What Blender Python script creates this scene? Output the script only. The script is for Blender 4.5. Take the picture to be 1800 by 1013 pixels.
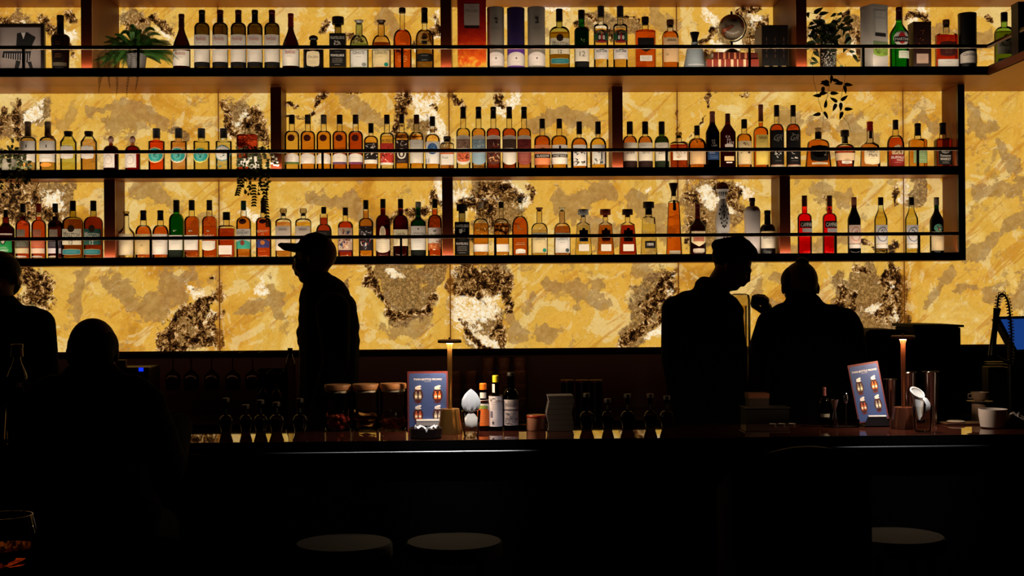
import bpy, bmesh, math, random
import numpy as np
from mathutils import Vector, Matrix

for _o in list(bpy.data.objects):
    bpy.data.objects.remove(_o)
SC = bpy.context.scene
COL = SC.collection
random.seed(7)
PI = math.pi

# ------------------------------------------------------------ camera
F_PX, CX, CY = 2300.0, 900.0, 506.5
CAM_LOC = Vector((0.0, 0.0, 1.6))
CAM_ROT = (Matrix.Rotation(math.radians(-1.75), 3, 'Z')
           @ Matrix.Rotation(math.radians(90.21), 3, 'X')
           @ Matrix.Rotation(math.radians(-0.41), 3, 'Z'))
cam_data = bpy.data.cameras.new('camera')
cam_data.sensor_width = 36.0
cam_data.lens = F_PX / 1800.0 * 36.0
cam_data.clip_start = 0.05
cam = bpy.data.objects.new('camera', cam_data)
cam.matrix_world = Matrix.Translation(CAM_LOC) @ CAM_ROT.to_4x4()
COL.objects.link(cam)
SC.camera = cam


def P(px, py, Y):
    """world point on the plane y = Y that shows at photo pixel (px, py)"""
    d = CAM_ROT @ Vector(((px - CX) / F_PX, -(py - CY) / F_PX, -1.0))
    t = (Y - CAM_LOC.y) / d.y
    return CAM_LOC + d * t


def Q(v):
    c = CAM_ROT.transposed() @ (Vector(v) - CAM_LOC)
    return (CX + F_PX * c.x / -c.z, CY - F_PX * c.y / -c.z)


# ------------------------------------------------------------ view, world
SC.view_settings.view_transform = 'Standard'
SC.view_settings.look = 'None'
SC.view_settings.gamma = 1.0
SC.view_settings.exposure = 0.0
SC.view_settings.use_curve_mapping = False
SC.cycles.use_denoising = True
SC.cycles.max_bounces = 8
SC.cycles.transmission_bounces = 8
SC.cycles.transparent_max_bounces = 32
SC.cycles.glossy_bounces = 4
SC.cycles.diffuse_bounces = 3
SC.cycles.caustics_reflective = False
SC.cycles.caustics_refractive = False
SC.cycles.sample_clamp_indirect = 3.0
world = bpy.data.worlds.new('world')
SC.world = world
world.use_nodes = True
world.node_tree.nodes['Background'].inputs[0].default_value = (0.004, 0.003, 0.003, 1)
world.node_tree.nodes['Background'].inputs[1].default_value = 0.2

# ------------------------------------------------------------ planes of the place (metres)
WALL_Y = 7.0
ROW1_Y = 6.46      # front of the deep top shelves
ROW2_Y = 6.765     # front of the two shallow shelves below
BAR_F, BAR_B = 4.50, 4.93
BAR_Z = P(900, 773, BAR_F).z
WALL_STRENGTH = 1.0
LED_W = 0.95        # watts per metre of shelf strip
SHELF_Z = {0: P(900, 13, WALL_Y).z - 0.0,
           1: P(900, 119.5, ROW1_Y).z,
           2: P(900, 296.5, ROW2_Y).z,
           3: P(900, 450, ROW2_Y).z}     # top face of each shelf (row 0: underside)
SHELF_T = {1: 14 / F_PX * ROW1_Y, 2: 14 / F_PX * ROW2_Y, 3: 13 / F_PX * ROW2_Y}
X_END = P(1697, 380, ROW2_Y).x
X_LEFT = -3.35
WALL_BOT = P(900, 612.5, WALL_Y).z


def light(name, kind, loc, energy, color, aim=None, **kw):
    d = bpy.data.lights.new(name, kind)
    d.energy = energy
    d.color = color
    for k, v in kw.items():
        setattr(d, k, v)
    o = bpy.data.objects.new(name, d)
    o.location = loc
    if aim is not None:
        o.rotation_euler = (Vector(aim) - Vector(loc)).to_track_quat('-Z', 'Y').to_euler()
    COL.objects.link(o)
    return o


# ceiling spotlights over the bar
for px_, e_ in ((610, 26), (800, 250), (1575, 200)):
    a_ = P(px_, 760, 4.7)
    light('ceiling_spotlight', 'SPOT', (a_.x, 3.75, 3.25), e_, (1.0, 0.96, 0.93), aim=(a_.x, 4.62, 1.1),
          spot_size=math.radians(15), spot_blend=0.9, shadow_soft_size=0.03)
# LED strips tucked behind the front lips of the shelves, shining up and back
for r_, x0_, x1_, y_ in ((1, X_LEFT, 2.5, ROW1_Y), (2, X_LEFT, X_END - 0.04, ROW2_Y), (3, X_LEFT, X_END - 0.04, ROW2_Y)):
    n_ = 3
    for i_ in range(n_):
        a_, b_ = x0_ + (x1_ - x0_) * i_ / n_, x0_ + (x1_ - x0_) * (i_ + 1) / n_
        loc_ = ((a_ + b_) / 2, y_ + 0.016, SHELF_Z[r_] + 0.006)
        l_ = light('shelf_led_light', 'AREA', loc_, LED_W * (b_ - a_), (1.0, 0.80, 0.58),
                   aim=(loc_[0], loc_[1] + 0.1, loc_[2] + 0.8), shape='RECTANGLE', size=b_ - a_, size_y=0.008)


# faint warm fill light added under the ledge to lift glasses and back panel
light('ledge_fill_light', 'AREA', (-0.6, 6.715, WALL_BOT - 0.03), 0.55, (1.0, 0.42, 0.2), aim=(-0.6, 6.9, 0.95), shape='RECTANGLE', size=3.6, size_y=0.02)

# ------------------------------------------------------------ materials
MATS = {}


def new_mat(name):
    m = bpy.data.materials.new(name)
    m.use_nodes = True
    m.node_tree.nodes.clear()
    return m, m.node_tree


def nd(nt, t, props=None, **ins):
    n = nt.nodes.new(t)
    for k, v in (props or {}).items():
        setattr(n, k, v)
    for k, v in ins.items():
        key = int(k[1:]) if k[0] == '_' else k.replace('_', ' ')
        s = n.inputs[key]
        if isinstance(v, bpy.types.NodeSocket):
            nt.links.new(v, s)
        else:
            if isinstance(v, (tuple, list)) and len(v) == 3 and s.type == 'RGBA':
                v = (*v, 1)
            s.default_value = v
    return n


def out(nt, sh):
    o = nt.nodes.new('ShaderNodeOutputMaterial')
    nt.links.new(sh, o.inputs[0])


def srgb(c):
    if isinstance(c, str):
        c = tuple(int(c[i:i + 2], 16) / 255 for i in (0, 2, 4))
    return tuple((x / 12.92 if x <= 0.04045 else ((x + 0.055) / 1.055) ** 2.4) for x in c)


def M(col, rough=0.6, metal=0.0, emis=0.0, noise=0.0, spec=0.5, scale=30, bump=0.0):
    """plain procedural material; col is an sRGB hex string"""
    key = ('M', col, rough, metal, emis, noise, spec, scale, bump)
    if key in MATS:
        return MATS[key]
    m, nt = new_mat('surface_' + col)
    c = srgb(col)
    p = nd(nt, 'ShaderNodeBsdfPrincipled', Base_Color=c, Roughness=rough, Metallic=metal)
    p.inputs['Specular IOR Level'].default_value = spec
    tc = nd(nt, 'ShaderNodeTexCoord')
    nz = nd(nt, 'ShaderNodeTexNoise', Vector=tc.outputs['Object'], Scale=float(scale), Detail=4.0)
    if noise > 0:
        mx = nd(nt, 'ShaderNodeMixRGB', Fac=nz.outputs['Fac'], Color1=tuple(x * (1 - noise) for x in c),
                Color2=tuple(min(1, x * (1 + noise)) for x in c))
        nt.links.new(mx.outputs[0], p.inputs['Base Color'])
    if bump > 0:
        b = nd(nt, 'ShaderNodeBump', Strength=bump, Distance=0.01, Height=nz.outputs['Fac'])
        nt.links.new(b.outputs[0], p.inputs['Normal'])
    if emis > 0:
        p.inputs['Emission Color'].default_value = (*c, 1)
        p.inputs['Emission Strength'].default_value = emis
    out(nt, p.outputs[0])
    MATS[key] = m
    return m


def GLASS(col='ffffff', refl=0.8):
    """thin glass wall: tinted see-through with fresnel reflection"""
    key = ('G', col, refl)
    if key in MATS:
        return MATS[key]
    m, nt = new_mat('glass_' + col)
    t = nd(nt, 'ShaderNodeBsdfTransparent', Color=srgb(col))
    g = nd(nt, 'ShaderNodeBsdfGlossy', Color=(refl, refl, refl), Roughness=0.03)
    f = nd(nt, 'ShaderNodeFresnel', IOR=1.28)
    x = nd(nt, 'ShaderNodeMixShader', _0=f.outputs[0], _1=t.outputs[0], _2=g.outputs[0])
    out(nt, x.outputs[0])
    MATS[key] = m
    return m


def LEAF(col, noise=0.3):
    """thin leaf: light passes through it"""
    key = ('F', col)
    if key in MATS:
        return MATS[key]
    m, nt = new_mat('leaf_' + col)
    tc = nd(nt, 'ShaderNodeTexCoord')
    nz = nd(nt, 'ShaderNodeTexNoise', Vector=tc.outputs['Object'], Scale=40.0, Detail=3.0)
    c = srgb(col)
    mx = nd(nt, 'ShaderNodeMixRGB', Fac=nz.outputs['Fac'], Color1=tuple(x * 0.6 for x in c), Color2=tuple(min(1, x * 1.4) for x in c))
    d = nd(nt, 'ShaderNodeBsdfPrincipled', Base_Color=mx.outputs[0], Roughness=0.5)
    t = nd(nt, 'ShaderNodeBsdfTranslucent', Color=mx.outputs[0])
    x = nd(nt, 'ShaderNodeMixShader', _0=0.3, _1=d.outputs[0], _2=t.outputs[0])
    out(nt, x.outputs[0])
    MATS[key] = m
    return m


def LIQ(col, rough=0.0):
    key = ('L', col, rough)
    if key in MATS:
        return MATS[key]
    m, nt = new_mat('liquid_' + col)
    c = tuple(x ** 0.42 for x in srgb(col))
    g = nd(nt, 'ShaderNodeBsdfGlass', Color=c, Roughness=rough, IOR=1.10)
    out(nt, g.outputs[0])
    MATS[key] = m
    return m


# ------------------------------------------------------------ mesh helpers
class MB:
    def __init__(s):
        s.v, s.f, s.m, s.mats = [], [], [], []

    def mi(s, mat):
        if mat not in s.mats:
            s.mats.append(mat)
        return s.mats.index(mat)

    def add(s, vs, fs, mat):
        o = len(s.v)
        k = s.mi(mat)
        s.v += [tuple(v) for v in vs]
        for f in fs:
            s.f.append(tuple(i + o for i in f))
            s.m.append(k)
        return s

    def box(s, x0, x1, y0, y1, z0, z1, mat):
        vs = [(x, y, z) for z in (z0, z1) for y in (y0, y1) for x in (x0, x1)]
        return s.add(vs, [(0, 2, 3, 1), (4, 5, 7, 6), (0, 1, 5, 4), (2, 6, 7, 3), (0, 4, 6, 2), (1, 3, 7, 5)], mat)

    def lathe(s, prof, mat, seg=24, c=(0, 0, 0), n=2.0, dep=1.0, nr=0.0, cap0=True, cap1=True, nfun=None):
        """prof: list of (r, z). n>2 squares the section where r is larger than nr"""
        vs, fs = [], []
        R = max(r for r, z in prof)
        for r, z in prof:
            k = 0 if R <= nr + 1e-9 else max(0, min(1, (r - nr) / (R - nr)))
            e = 2 + (n - 2) * k
            d = 1 + (dep - 1) * k
            for i in range(seg):
                a = 2 * PI * i / seg
                ca, sa = math.cos(a), math.sin(a)
                if e > 2.01:
                    q = (abs(ca) ** e + abs(sa) ** e) ** (-1 / e)
                else:
                    q = 1
                vs.append((c[0] + r * q * ca, c[1] + r * q * sa * d, c[2] + z))
        for j in range(len(prof) - 1):
            for i in range(seg):
                a, b = j * seg + i, j * seg + (i + 1) % seg
                fs.append((a, b, b + seg, a + seg))
        if cap0 and prof[0][0] > 1e-6:
            fs.append(tuple(range(seg - 1, -1, -1)))
        if cap1 and prof[-1][0] > 1e-6:
            o = (len(prof) - 1) * seg
            fs.append(tuple(range(o, o + seg)))
        return s.add(vs, fs, mat)

    def tube(s, pts, rad, mat, seg=8, flat=1.0):
        pts = [Vector(p) for p in pts]
        n = len(pts)
        rs = rad if isinstance(rad, (list, tuple)) else [rad] * n
        vs, fs = [], []
        up = Vector((0, 0, 1))
        for i, p in enumerate(pts):
            t = (pts[min(i + 1, n - 1)] - pts[max(i - 1, 0)])
            t = t.normalized() if t.length > 0 else up
            u = t.cross(up)
            if u.length < 0.05:
                u = t.cross(Vector((1, 0, 0)))
            u.normalize()
            w = t.cross(u)
            for k in range(seg):
                a = 2 * PI * k / seg
                vs.append(p + (u * math.cos(a) + w * math.sin(a) * flat) * rs[i])
        for j in range(n - 1):
            for k in range(seg):
                a, b = j * seg + k, j * seg + (k + 1) % seg
                fs.append((a, b, b + seg, a + seg))
        fs.append(tuple(range(seg - 1, -1, -1)))
        fs.append(tuple(range((n - 1) * seg, n * seg)))
        return s.add(vs, fs, mat)

    def prism(s, poly, y0, y1, mat, M_=None):
        """poly of (x, z) extruded from y0 to y1"""
        n = len(poly)
        vs = [(x, y0, z) for x, z in poly] + [(x, y1, z) for x, z in poly]
        fs = [tuple(range(n)), tuple(range(2 * n - 1, n - 1, -1))]
        fs += [(i, i + n, (i + 1) % n + n, (i + 1) % n) for i in range(n)]
        if M_ is not None:
            vs = [M_ @ Vector(v) for v in vs]
        return s.add(vs, fs, mat)

    def ell(s, c, r, mat, seg=16, rings=10, R=None):
        vs, fs = [], []
        for j in range(rings + 1):
            t = PI * j / rings
            for i in range(seg):
                a = 2 * PI * i / seg
                v = Vector((r[0] * math.sin(t) * math.cos(a), r[1] * math.sin(t) * math.sin(a), -r[2] * math.cos(t)))
                if R is not None:
                    v = R @ v
                vs.append(v + Vector(c))
        for j in range(rings):
            for i in range(seg):
                a, b = j * seg + i, j * seg + (i + 1) % seg
                fs.append((a, b, b + seg, a + seg))
        return s.add(vs, fs, mat)

    def build(s, name, parent=None, smooth=True, loc=None, bevel=0.0):
        me = bpy.data.meshes.new(name)
        me.from_pydata(s.v, [], s.f)
        for m in s.mats:
            me.materials.append(m)
        me.polygons.foreach_set('material_index', s.m)
        if smooth:
            me.polygons.foreach_set('use_smooth', [True] * len(s.f))
        me.update()
        if smooth:
            try:
                me.set_sharp_from_angle(angle=math.radians(40))
            except Exception:
                pass
        o = bpy.data.objects.new(name, me)
        COL.objects.link(o)
        if parent is not None:
            o.parent = parent
        if loc is not None:
            o.location = loc
        if bevel > 0:
            b = o.modifiers.new('bevel', 'BEVEL')
            b.width = bevel
            b.segments = 2
            b.limit_method = 'ANGLE'
        return o


def tag(o, label=None, cat=None, group=None, kind=None):
    if label:
        o['label'] = label
    if cat:
        o['category'] = cat
    if group:
        o['group'] = group
    if kind:
        o['kind'] = kind
    return o


def thing(name, label, cat, loc=(0, 0, 0), rotz=0.0, group=None):
    o = bpy.data.objects.new(name, None)
    o.empty_display_size = 0.05
    COL.objects.link(o)
    o.location = loc
    o.rotation_euler = (0, 0, rotz)
    return tag(o, label, cat, group)


_TXT = {}


def text_geo(t, shear=0.0):
    """triangulated flat outline of a string: verts (x, z) with unit cap height, faces, width"""
    k = (t, shear)
    if k in _TXT:
        return _TXT[k]
    cu = bpy.data.curves.new('t', 'FONT')
    cu.body = t
    cu.size = 1.0
    cu.shear = shear
    cu.resolution_u = 2
    ob = bpy.data.objects.new('t', cu)
    COL.objects.link(ob)
    dg = bpy.context.evaluated_depsgraph_get()
    me = ob.evaluated_get(dg).to_mesh()
    vs = [(v.co.x, v.co.y) for v in me.vertices]
    fs = [tuple(p.vertices) for p in me.polygons]
    ob.evaluated_get(dg).to_mesh_clear()
    bpy.data.objects.remove(ob)
    bpy.data.curves.remove(cu)
    if vs:
        x0, x1 = min(v[0] for v in vs), max(v[0] for v in vs)
        y0, y1 = min(v[1] for v in vs), max(v[1] for v in vs)
        h = max(1e-6, y1 - y0)
        vs = [((x - (x0 + x1) / 2) / h, (y - (y0 + y1) / 2) / h) for x, y in vs]
        w = (x1 - x0) / h
    else:
        w = 1
    _TXT[k] = (vs, fs, w)
    return _TXT[k]

# ============================================================ backlit stone wall
S7 = WALL_Y / F_PX      # metres per photo pixel on the wall
# soft fields of the stone's figure: (kind, x0, y0, x1, y1, r) capsules given where the photo shows them on the wall
FIG = {'vein': [
    (55, 480, 62, 525, 26), (378, 505, 340, 530, 9), (340, 530, 300, 600, 15), (360, 530, 352, 590, 9), (383, 545, 383, 610, 12), (372, 480, 384, 520, 5), (325, 600, 375, 606, 12),
    (642, 470, 668, 515, 9), (668, 515, 700, 548, 8), (700, 548, 735, 550, 9), (735, 550, 760, 520, 5),
    (815, 475, 870, 500, 24), (880, 505, 888, 560, 9), (800, 500, 830, 520, 12), (860, 560, 880, 605, 8), (800, 570, 850, 600, 6),
    (1190, 475, 1165, 520, 11), (1165, 520, 1120, 580, 13), (1120, 580, 1095, 608, 14), (1180, 520, 1150, 575, 5), (1186, 480, 1192, 520, 6),
    (1480, 500, 1486, 530, 7), (1575, 470, 1580, 590, 12), (1555, 480, 1545, 520, 9), (1510, 475, 1520, 480, 7), (1560, 540, 1555, 560, 8), (1465, 585, 1540, 590, 5), (1500, 520, 1520, 560, 6),
    (20, 330, 45, 370, 22), (85, 370, 95, 395, 14), (60, 330, 66, 350, 12), (5, 340, 8, 372, 10),
    (745, 370, 680, 392, 8), (680, 392, 665, 410, 6), (750, 330, 765, 350, 9), (770, 380, 778, 420, 7),
    (830, 335, 900, 345, 17), (860, 330, 880, 334, 12), (810, 350, 850, 370, 12), (930, 330, 935, 360, 6), (860, 390, 890, 400, 12), (800, 400, 830, 420, 6),
    (1215, 330, 1230, 352, 10), (1262, 318, 1272, 330, 12), (1300, 330, 1306, 370, 5), (1240, 372, 1230, 400, 7), (1200, 380, 1212, 430, 6), (1285, 350, 1290, 365, 8),
    (1545, 440, 1585, 443, 10), (1500, 425, 1525, 430, 6), (1575, 330, 1592, 360, 6), (1440, 340, 1455, 370, 5),
    (25, 180, 32, 250, 7), (5, 210, 12, 230, 8), (400, 190, 420, 240, 10), (455, 195, 470, 240, 14), (440, 215, 450, 235, 10), (430, 270, 460, 280, 10),
    (500, 200, 520, 175, 5), (555, 185, 575, 176, 8), (575, 174, 625, 166, 7), (505, 215, 545, 195, 5),
    (715, 172, 708, 232, 10), (745, 175, 760, 186, 8), (735, 220, 760, 230, 5), (700, 240, 725, 250, 6),
    (800, 172, 822, 200, 6), (870, 170, 885, 178, 6), (1190, 180, 1192, 230, 3),
    (1290, 172, 1318, 172, 5), (1245, 172, 1230, 220, 2), (1230, 220, 1215, 240, 2),
    (10, 25, 50, 55, 10), (85, 30, 110, 95, 9), (125, 25, 130, 40, 8), (100, 60, 118, 110, 7),
    (215, 45, 250, 60, 9), (270, 25, 295, 50, 10), (240, 30, 262, 40, 6), (590, 20, 575, 45, 6), (615, 48, 620, 60, 5),
    (720, 95, 775, 40, 9), (760, 20, 772, 30, 7), (740, 60, 760, 60, 6),
    (1080, 60, 1075, 75, 8), (1010, 40, 1035, 60, 8), (1020, 20, 1050, 28, 5), (1095, 20, 1110, 25, 5),
    (1235, 70, 1260, 50, 7), (1300, 30, 1338, 20, 9), (1310, 80, 1330, 60, 9), (1245, 95, 1262, 84, 6), (1332, 55, 1345, 40, 7),
    (1430, 35, 1440, 90, 9), (1480, 25, 1495, 60, 9), (1595, 30, 1620, 40, 9), (1740, 38, 1750, 45, 6), (1500, 60, 1500, 100, 5)],
    'white': [
    (330, 510, 345, 520, 12), (372, 540, 380, 590, 8), (345, 600, 370, 600, 10), (455, 495, 462, 500, 12),
    (60, 480, 58, 520, 12), (695, 476, 705, 480, 8), (800, 480, 815, 470, 12), (800, 560, 850, 550, 24), (830, 590, 870, 600, 14), (800, 535, 870, 520, 10),
    (1180, 510, 1160, 530, 8), (1150, 590, 1185, 585, 9), (1190, 480, 1170, 500, 6), (1540, 545, 1580, 560, 9), (1560, 490, 1580, 500, 9),
    (100, 350, 70, 350, 18), (40, 355, 60, 400, 8), (770, 330, 780, 345, 16), (800, 330, 810, 350, 10), (900, 330, 915, 360, 14), (850, 350, 830, 360, 12),
    (1240, 335, 1260, 365, 14), (1275, 345, 1292, 370, 10), (1310, 335, 1320, 345, 10), (1140, 330, 1150, 328, 5), (1590, 325, 1596, 350, 8),
    (455, 205, 440, 215, 16), (415, 215, 400, 245, 8), (60, 185, 55, 215, 14), (745, 190, 770, 240, 18), (735, 170, 760, 172, 14), (905, 172, 890, 185, 14), (430, 370, 445, 378, 12),
    (110, 60, 122, 75, 13), (40, 35, 55, 50, 8), (280, 50, 290, 60, 8), (595, 25, 590, 40, 7), (745, 90, 770, 50, 10), (770, 15, 765, 60, 9),
    (960, 12, 985, 14, 7), (1060, 40, 1080, 70, 8), (1240, 30, 1260, 40, 10), (1260, 70, 1290, 75, 10), (1320, 40, 1330, 65, 9), (1600, 40, 1620, 20, 9), (1430, 50, 1435, 70, 8), (1490, 90, 1500, 60, 6), (1395, 18, 1410, 18, 5)],
    'rough': [
    (705, 480, 720, 535, 38), (680, 480, 760, 480, 20), (770, 490, 745, 520, 12), (112, 335, 112, 350, 20), (30, 340, 90, 350, 40), (610, 500, 612, 520, 9),
    (860, 330, 870, 370, 50), (820, 500, 870, 480, 26), (1240, 350, 1240, 400, 42), (1290, 340, 1290, 380, 24), (1610, 330, 1610, 350, 13), (350, 560, 340, 590, 30),
    (760, 400, 700, 430, 24), (1165, 500, 1110, 600, 30), (1520, 500, 1560, 570, 32), (1480, 500, 1500, 570, 18), (440, 240, 430, 200, 26), (250, 45, 220, 30, 22), (30, 40, 60, 50, 20),
    (1050, 35, 1100, 45, 22), (1290, 60, 1320, 60, 30), (1440, 60, 1500, 50, 26), (740, 220, 770, 260, 22), (70, 190, 20, 230, 20), (850, 560, 840, 590, 30), (300, 228, 320, 236, 9)],
    'patch': [
    (150, 470, 140, 500, 8), (140, 500, 118, 555, 9), (180, 505, 215, 510, 13), (215, 500, 245, 540, 20), (245, 540, 290, 555, 16), (300, 500, 300, 540, 16), (330, 475, 300, 495, 14),
    (205, 200, 240, 215, 24), (150, 210, 165, 205, 10), (165, 205, 205, 190, 10), (240, 215, 280, 215, 14), (30, 200, 50, 250, 12), (60, 215, 75, 215, 8),
    (620, 190, 670, 205, 18), (700, 580, 735, 570, 18), (625, 570, 640, 585, 10), (895, 575, 915, 580, 14), (925, 530, 930, 550, 9), (975, 508, 1010, 510, 16), (1010, 515, 1070, 540, 16),
    (1060, 500, 1060, 500, 14), (1125, 480, 1150, 480, 16), (950, 585, 965, 590, 12), (940, 210, 960, 215, 14), (980, 195, 1010, 200, 16), (1005, 200, 1050, 215, 14), (1380, 205, 1400, 215, 12), (1430, 230, 1460, 235, 12),
    (1490, 220, 1530, 240, 16), (1670, 470, 1650, 500, 8), (1650, 500, 1632, 535, 9), (1690, 500, 1720, 500, 13), (1745, 510, 1740, 530, 14), (1790, 500, 1790, 540, 18), (1620, 205, 1640, 220, 10),
    (1715, 200, 1730, 230, 20), (1720, 340, 1790, 330, 18), (1760, 270, 1790, 290, 16), (1710, 440, 1740, 420, 12), (1760, 400, 1795, 395, 14), (250, 330, 290, 350, 18), (440, 560, 470, 530, 18), (480, 500, 500, 560, 12),
    (1000, 360, 1060, 330, 24), (1030, 400, 1090, 420, 18), (620, 340, 640, 400, 16), (560, 350, 600, 350, 10), (1420, 340, 1480, 340, 18), (1390, 430, 1480, 430, 14), (1340, 500, 1360, 540, 14), (1380, 480, 1400, 490, 12),
    (1120, 340, 1180, 400, 18), (320, 440, 360, 380, 14), (940, 40, 960, 60, 10), (1150, 30, 1180, 60, 14), (670, 30, 700, 60, 14), (640, 300, 600, 260, 12), (1640, 60, 1740, 70, 12)]}


def build_wall():
    xl, xr = X_LEFT - 0.1, 3.35
    z0, z1 = WALL_BOT, SHELF_Z[0] + 0.02
    nx, nz = 480, 130
    xs = np.linspace(xl, xr, nx)
    zs = np.linspace(z0, z1, nz)
    vs = [(float(x), WALL_Y, float(z)) for z in zs for x in xs]
    fs = [(j * nx + i, j * nx + i + 1, (j + 1) * nx + i + 1, (j + 1) * nx + i) for j in range(nz - 1) for i in range(nx - 1)]
    me = bpy.data.meshes.new('wall_back')
    me.from_pydata(vs, [], fs)
    GX, GZ = np.meshgrid(xs, zs)
    rng = np.random.RandomState(5)

    def vnoise(cell):
        u, v = (GX - xl) / cell, (GZ - z0) / cell
        g = rng.rand(int(v.max()) + 3, int(u.max()) + 3) * 2 - 1
        i, j = v.astype(int), u.astype(int)
        fv, fu = v - i, u - j
        fv, fu = fv * fv * (3 - 2 * fv), fu * fu * (3 - 2 * fu)
        return (g[i, j] * (1 - fu) + g[i, j + 1] * fu) * (1 - fv) + (g[i + 1, j] * (1 - fu) + g[i + 1, j + 1] * fu) * fv

    WX = 0.045 * vnoise(0.16) + 0.030 * vnoise(0.07) + 0.016 * vnoise(0.03)
    WZ = 0.045 * vnoise(0.16) + 0.030 * vnoise(0.07) + 0.016 * vnoise(0.03)
    GX0, GZ0 = GX, GZ
    for kind, feats in FIG.items():
        k_ = {'vein': 0.95, 'white': 0.8, 'rough': 0.8, 'patch': 1.0}[kind]
        GX, GZ = GX0 + WX * k_, GZ0 + WZ * k_
        m = np.zeros_like(GX)
        for x0, y0, x1, y1, r in feats:
            a, b = P(x0, y0, WALL_Y), P(x1, y1, WALL_Y)
            rr = r * S7
            dx, dz = b.x - a.x, b.z - a.z
            L2 = dx * dx + dz * dz + 1e-9
            t = np.clip(((GX - a.x) * dx + (GZ - a.z) * dz) / L2, 0, 1)
            d = np.hypot(GX - a.x - t * dx, GZ - a.z - t * dz) / rr
            m = np.maximum(m, np.exp(-d * d * 0.693))
        at = me.attributes.new(kind, 'FLOAT', 'POINT')
        at.data.foreach_set('value', m.ravel().astype(np.float32))
    o = bpy.data.objects.new('wall_back', me)
    COL.objects.link(o)
    tag(o, kind='structure')
    m, nt = new_mat('backlit_onyx')
    tc = nd(nt, 'ShaderNodeTexCoord').outputs['Object']

    def noise(scale, detail=6.0, rough=0.55, dist=0.0, vec=tc):
        return nd(nt, 'ShaderNodeTexNoise', Vector=vec, Scale=float(scale), Detail=float(detail), Roughness=rough, Distortion=dist).outputs['Fac']

    def math_(op, a, b=0.0, c=None):
        n = nd(nt, 'ShaderNodeMath', {'operation': op}, _0=a, _1=b)
        if c is not None:
            n.inputs[2].default_value = c
        return n.outputs[0]

    def step(a, lo, hi):
        return nd(nt, 'ShaderNodeMapRange', {'interpolation_type': 'SMOOTHSTEP'}, _0=a, _1=lo, _2=hi, _3=0.0, _4=1.0).outputs[0]

    def mix(f, a, b):
        return nd(nt, 'ShaderNodeMixRGB', Fac=f, Color1=a, Color2=b).outputs[0]

    def ramp(f, stops):
        r = nt.nodes.new('ShaderNodeValToRGB')
        nt.links.new(f, r.inputs[0])
        e = r.color_ramp.elements
        while len(e) < len(stops):
            e.new(0.5)
        for k, (p, c) in zip(e, stops):
            k.position = p
            k.color = (*srgb(c), 1)
        return r.outputs[0]

    def attr(n):
        return nd(nt, 'ShaderNodeAttribute', {'attribute_name': n}).outputs['Fac']

    # slanting coordinate for the fine scratches
    mp = nd(nt, 'ShaderNodeMapping', Vector=tc)
    mp.inputs['Rotation'].default_value = (0, math.radians(40), 0)
    mp2 = nd(nt, 'ShaderNodeMapping', Vector=mp.outputs[0])
    mp2.inputs['Scale'].default_value = (0.5, 1, 3.6)
    slant = mp2.outputs[0]
    base = ramp(noise(2.3, 9, 0.62, 0.6), [(0.30, 'a86f1e'), (0.40, 'd0922c'), (0.48, 'e3ac42'), (0.55, 'd9a63f'), (0.62, 'e6b95a'), (0.72, 'f2d68c')])
    # flat overlapping films of paler stone with crisp edges
    n1 = noise(5.0, 8, 0.6, 0.9)
    pale = step(n1, 0.545, 0.56)
    base = mix(math_('MULTIPLY', pale, 0.42), base, srgb('efd898'))
    n2 = noise(4.1, 9, 0.66, 1.2, slant)
    base = mix(math_('MULTIPLY', step(n2, 0.56, 0.60), 0.6), base, srgb('c07c22'))
    # broad light and dark cloudiness, fine grain
    grain = noise(60, 5, 0.75)
    base = mix(math_('MULTIPLY', step(grain, 0.50, 0.70), 0.38), base, srgb('a8742c'))
    base = mix(math_('MULTIPLY', step(noise(34, 4, 0.7, 0.5), 0.56, 0.72), 0.35), base, srgb('f6e3ad'))
    base = mix(math_('MULTIPLY', step(noise(150, 4, 0.8), 0.54, 0.68), 0.35), base, srgb('94601f'))
    # grey-tan patches
    pn = noise(14, 9, 0.72, 0.5)
    pm = math_('ADD', attr('patch'), math_('MULTIPLY', math_('SUBTRACT', pn, 0.5), 2.4))
    pm = math_('MAXIMUM', step(pm, 0.50, 0.53), math_('MULTIPLY', step(noise(6.5, 12, 0.72, 0.3), 0.585, 0.60), 0.75))
    tan = ramp(noise(22, 8, 0.75), [(0.3, '6e4a26'), (0.5, '9c7444'), (0.7, 'c0985c')])
    base = mix(math_('MULTIPLY', pm, 0.72), base, tan)
    # scratches
    sc = noise(9, 3, 0.5, 0.2, slant)
    line = math_('MULTIPLY', step(math_('ABSOLUTE', math_('SUBTRACT', sc, 0.56)), 0.006, 0.0), step(noise(3.0, 2), 0.5, 0.6))
    base = mix(math_('MULTIPLY', line, 0.5), base, srgb('fbe9bb'))
    sc2 = noise(7, 5, 0.6, 0.5, slant)
    line2 = math_('MULTIPLY', step(math_('ABSOLUTE', math_('SUBTRACT', sc2, 0.45)), 0.007, 0.0), step(noise(2.4, 2), 0.5, 0.58))
    base = mix(math_('MULTIPLY', line2, 0.55), base, srgb('8a5a20'))
    # dark specks
    spk = math_('MULTIPLY', step(noise(85, 3, 0.6), 0.68, 0.74), step(noise(6, 3), 0.50, 0.62))
    base = mix(math_('MULTIPLY', spk, 0.7), base, srgb('5a3812'))
    # speckled rough masses
    rn = noise(15, 9, 0.75)
    rm = step(math_('ADD', attr('rough'), math_('MULTIPLY', math_('SUBTRACT', rn, 0.5), 1.6)), 0.48, 0.62)
    rc = ramp(noise(58, 11, 0.88, 0.5), [(0.38, '170a06'), (0.45, '46291a'), (0.51, '7c5836'), (0.57, 'b98a4a'), (0.65, 'f4deb0')])
    base = mix(math_('MULTIPLY', rm, 0.85), base, rc)
    # white crystalline quartz
    wn = noise(24, 9, 0.8, 0.9)
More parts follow.
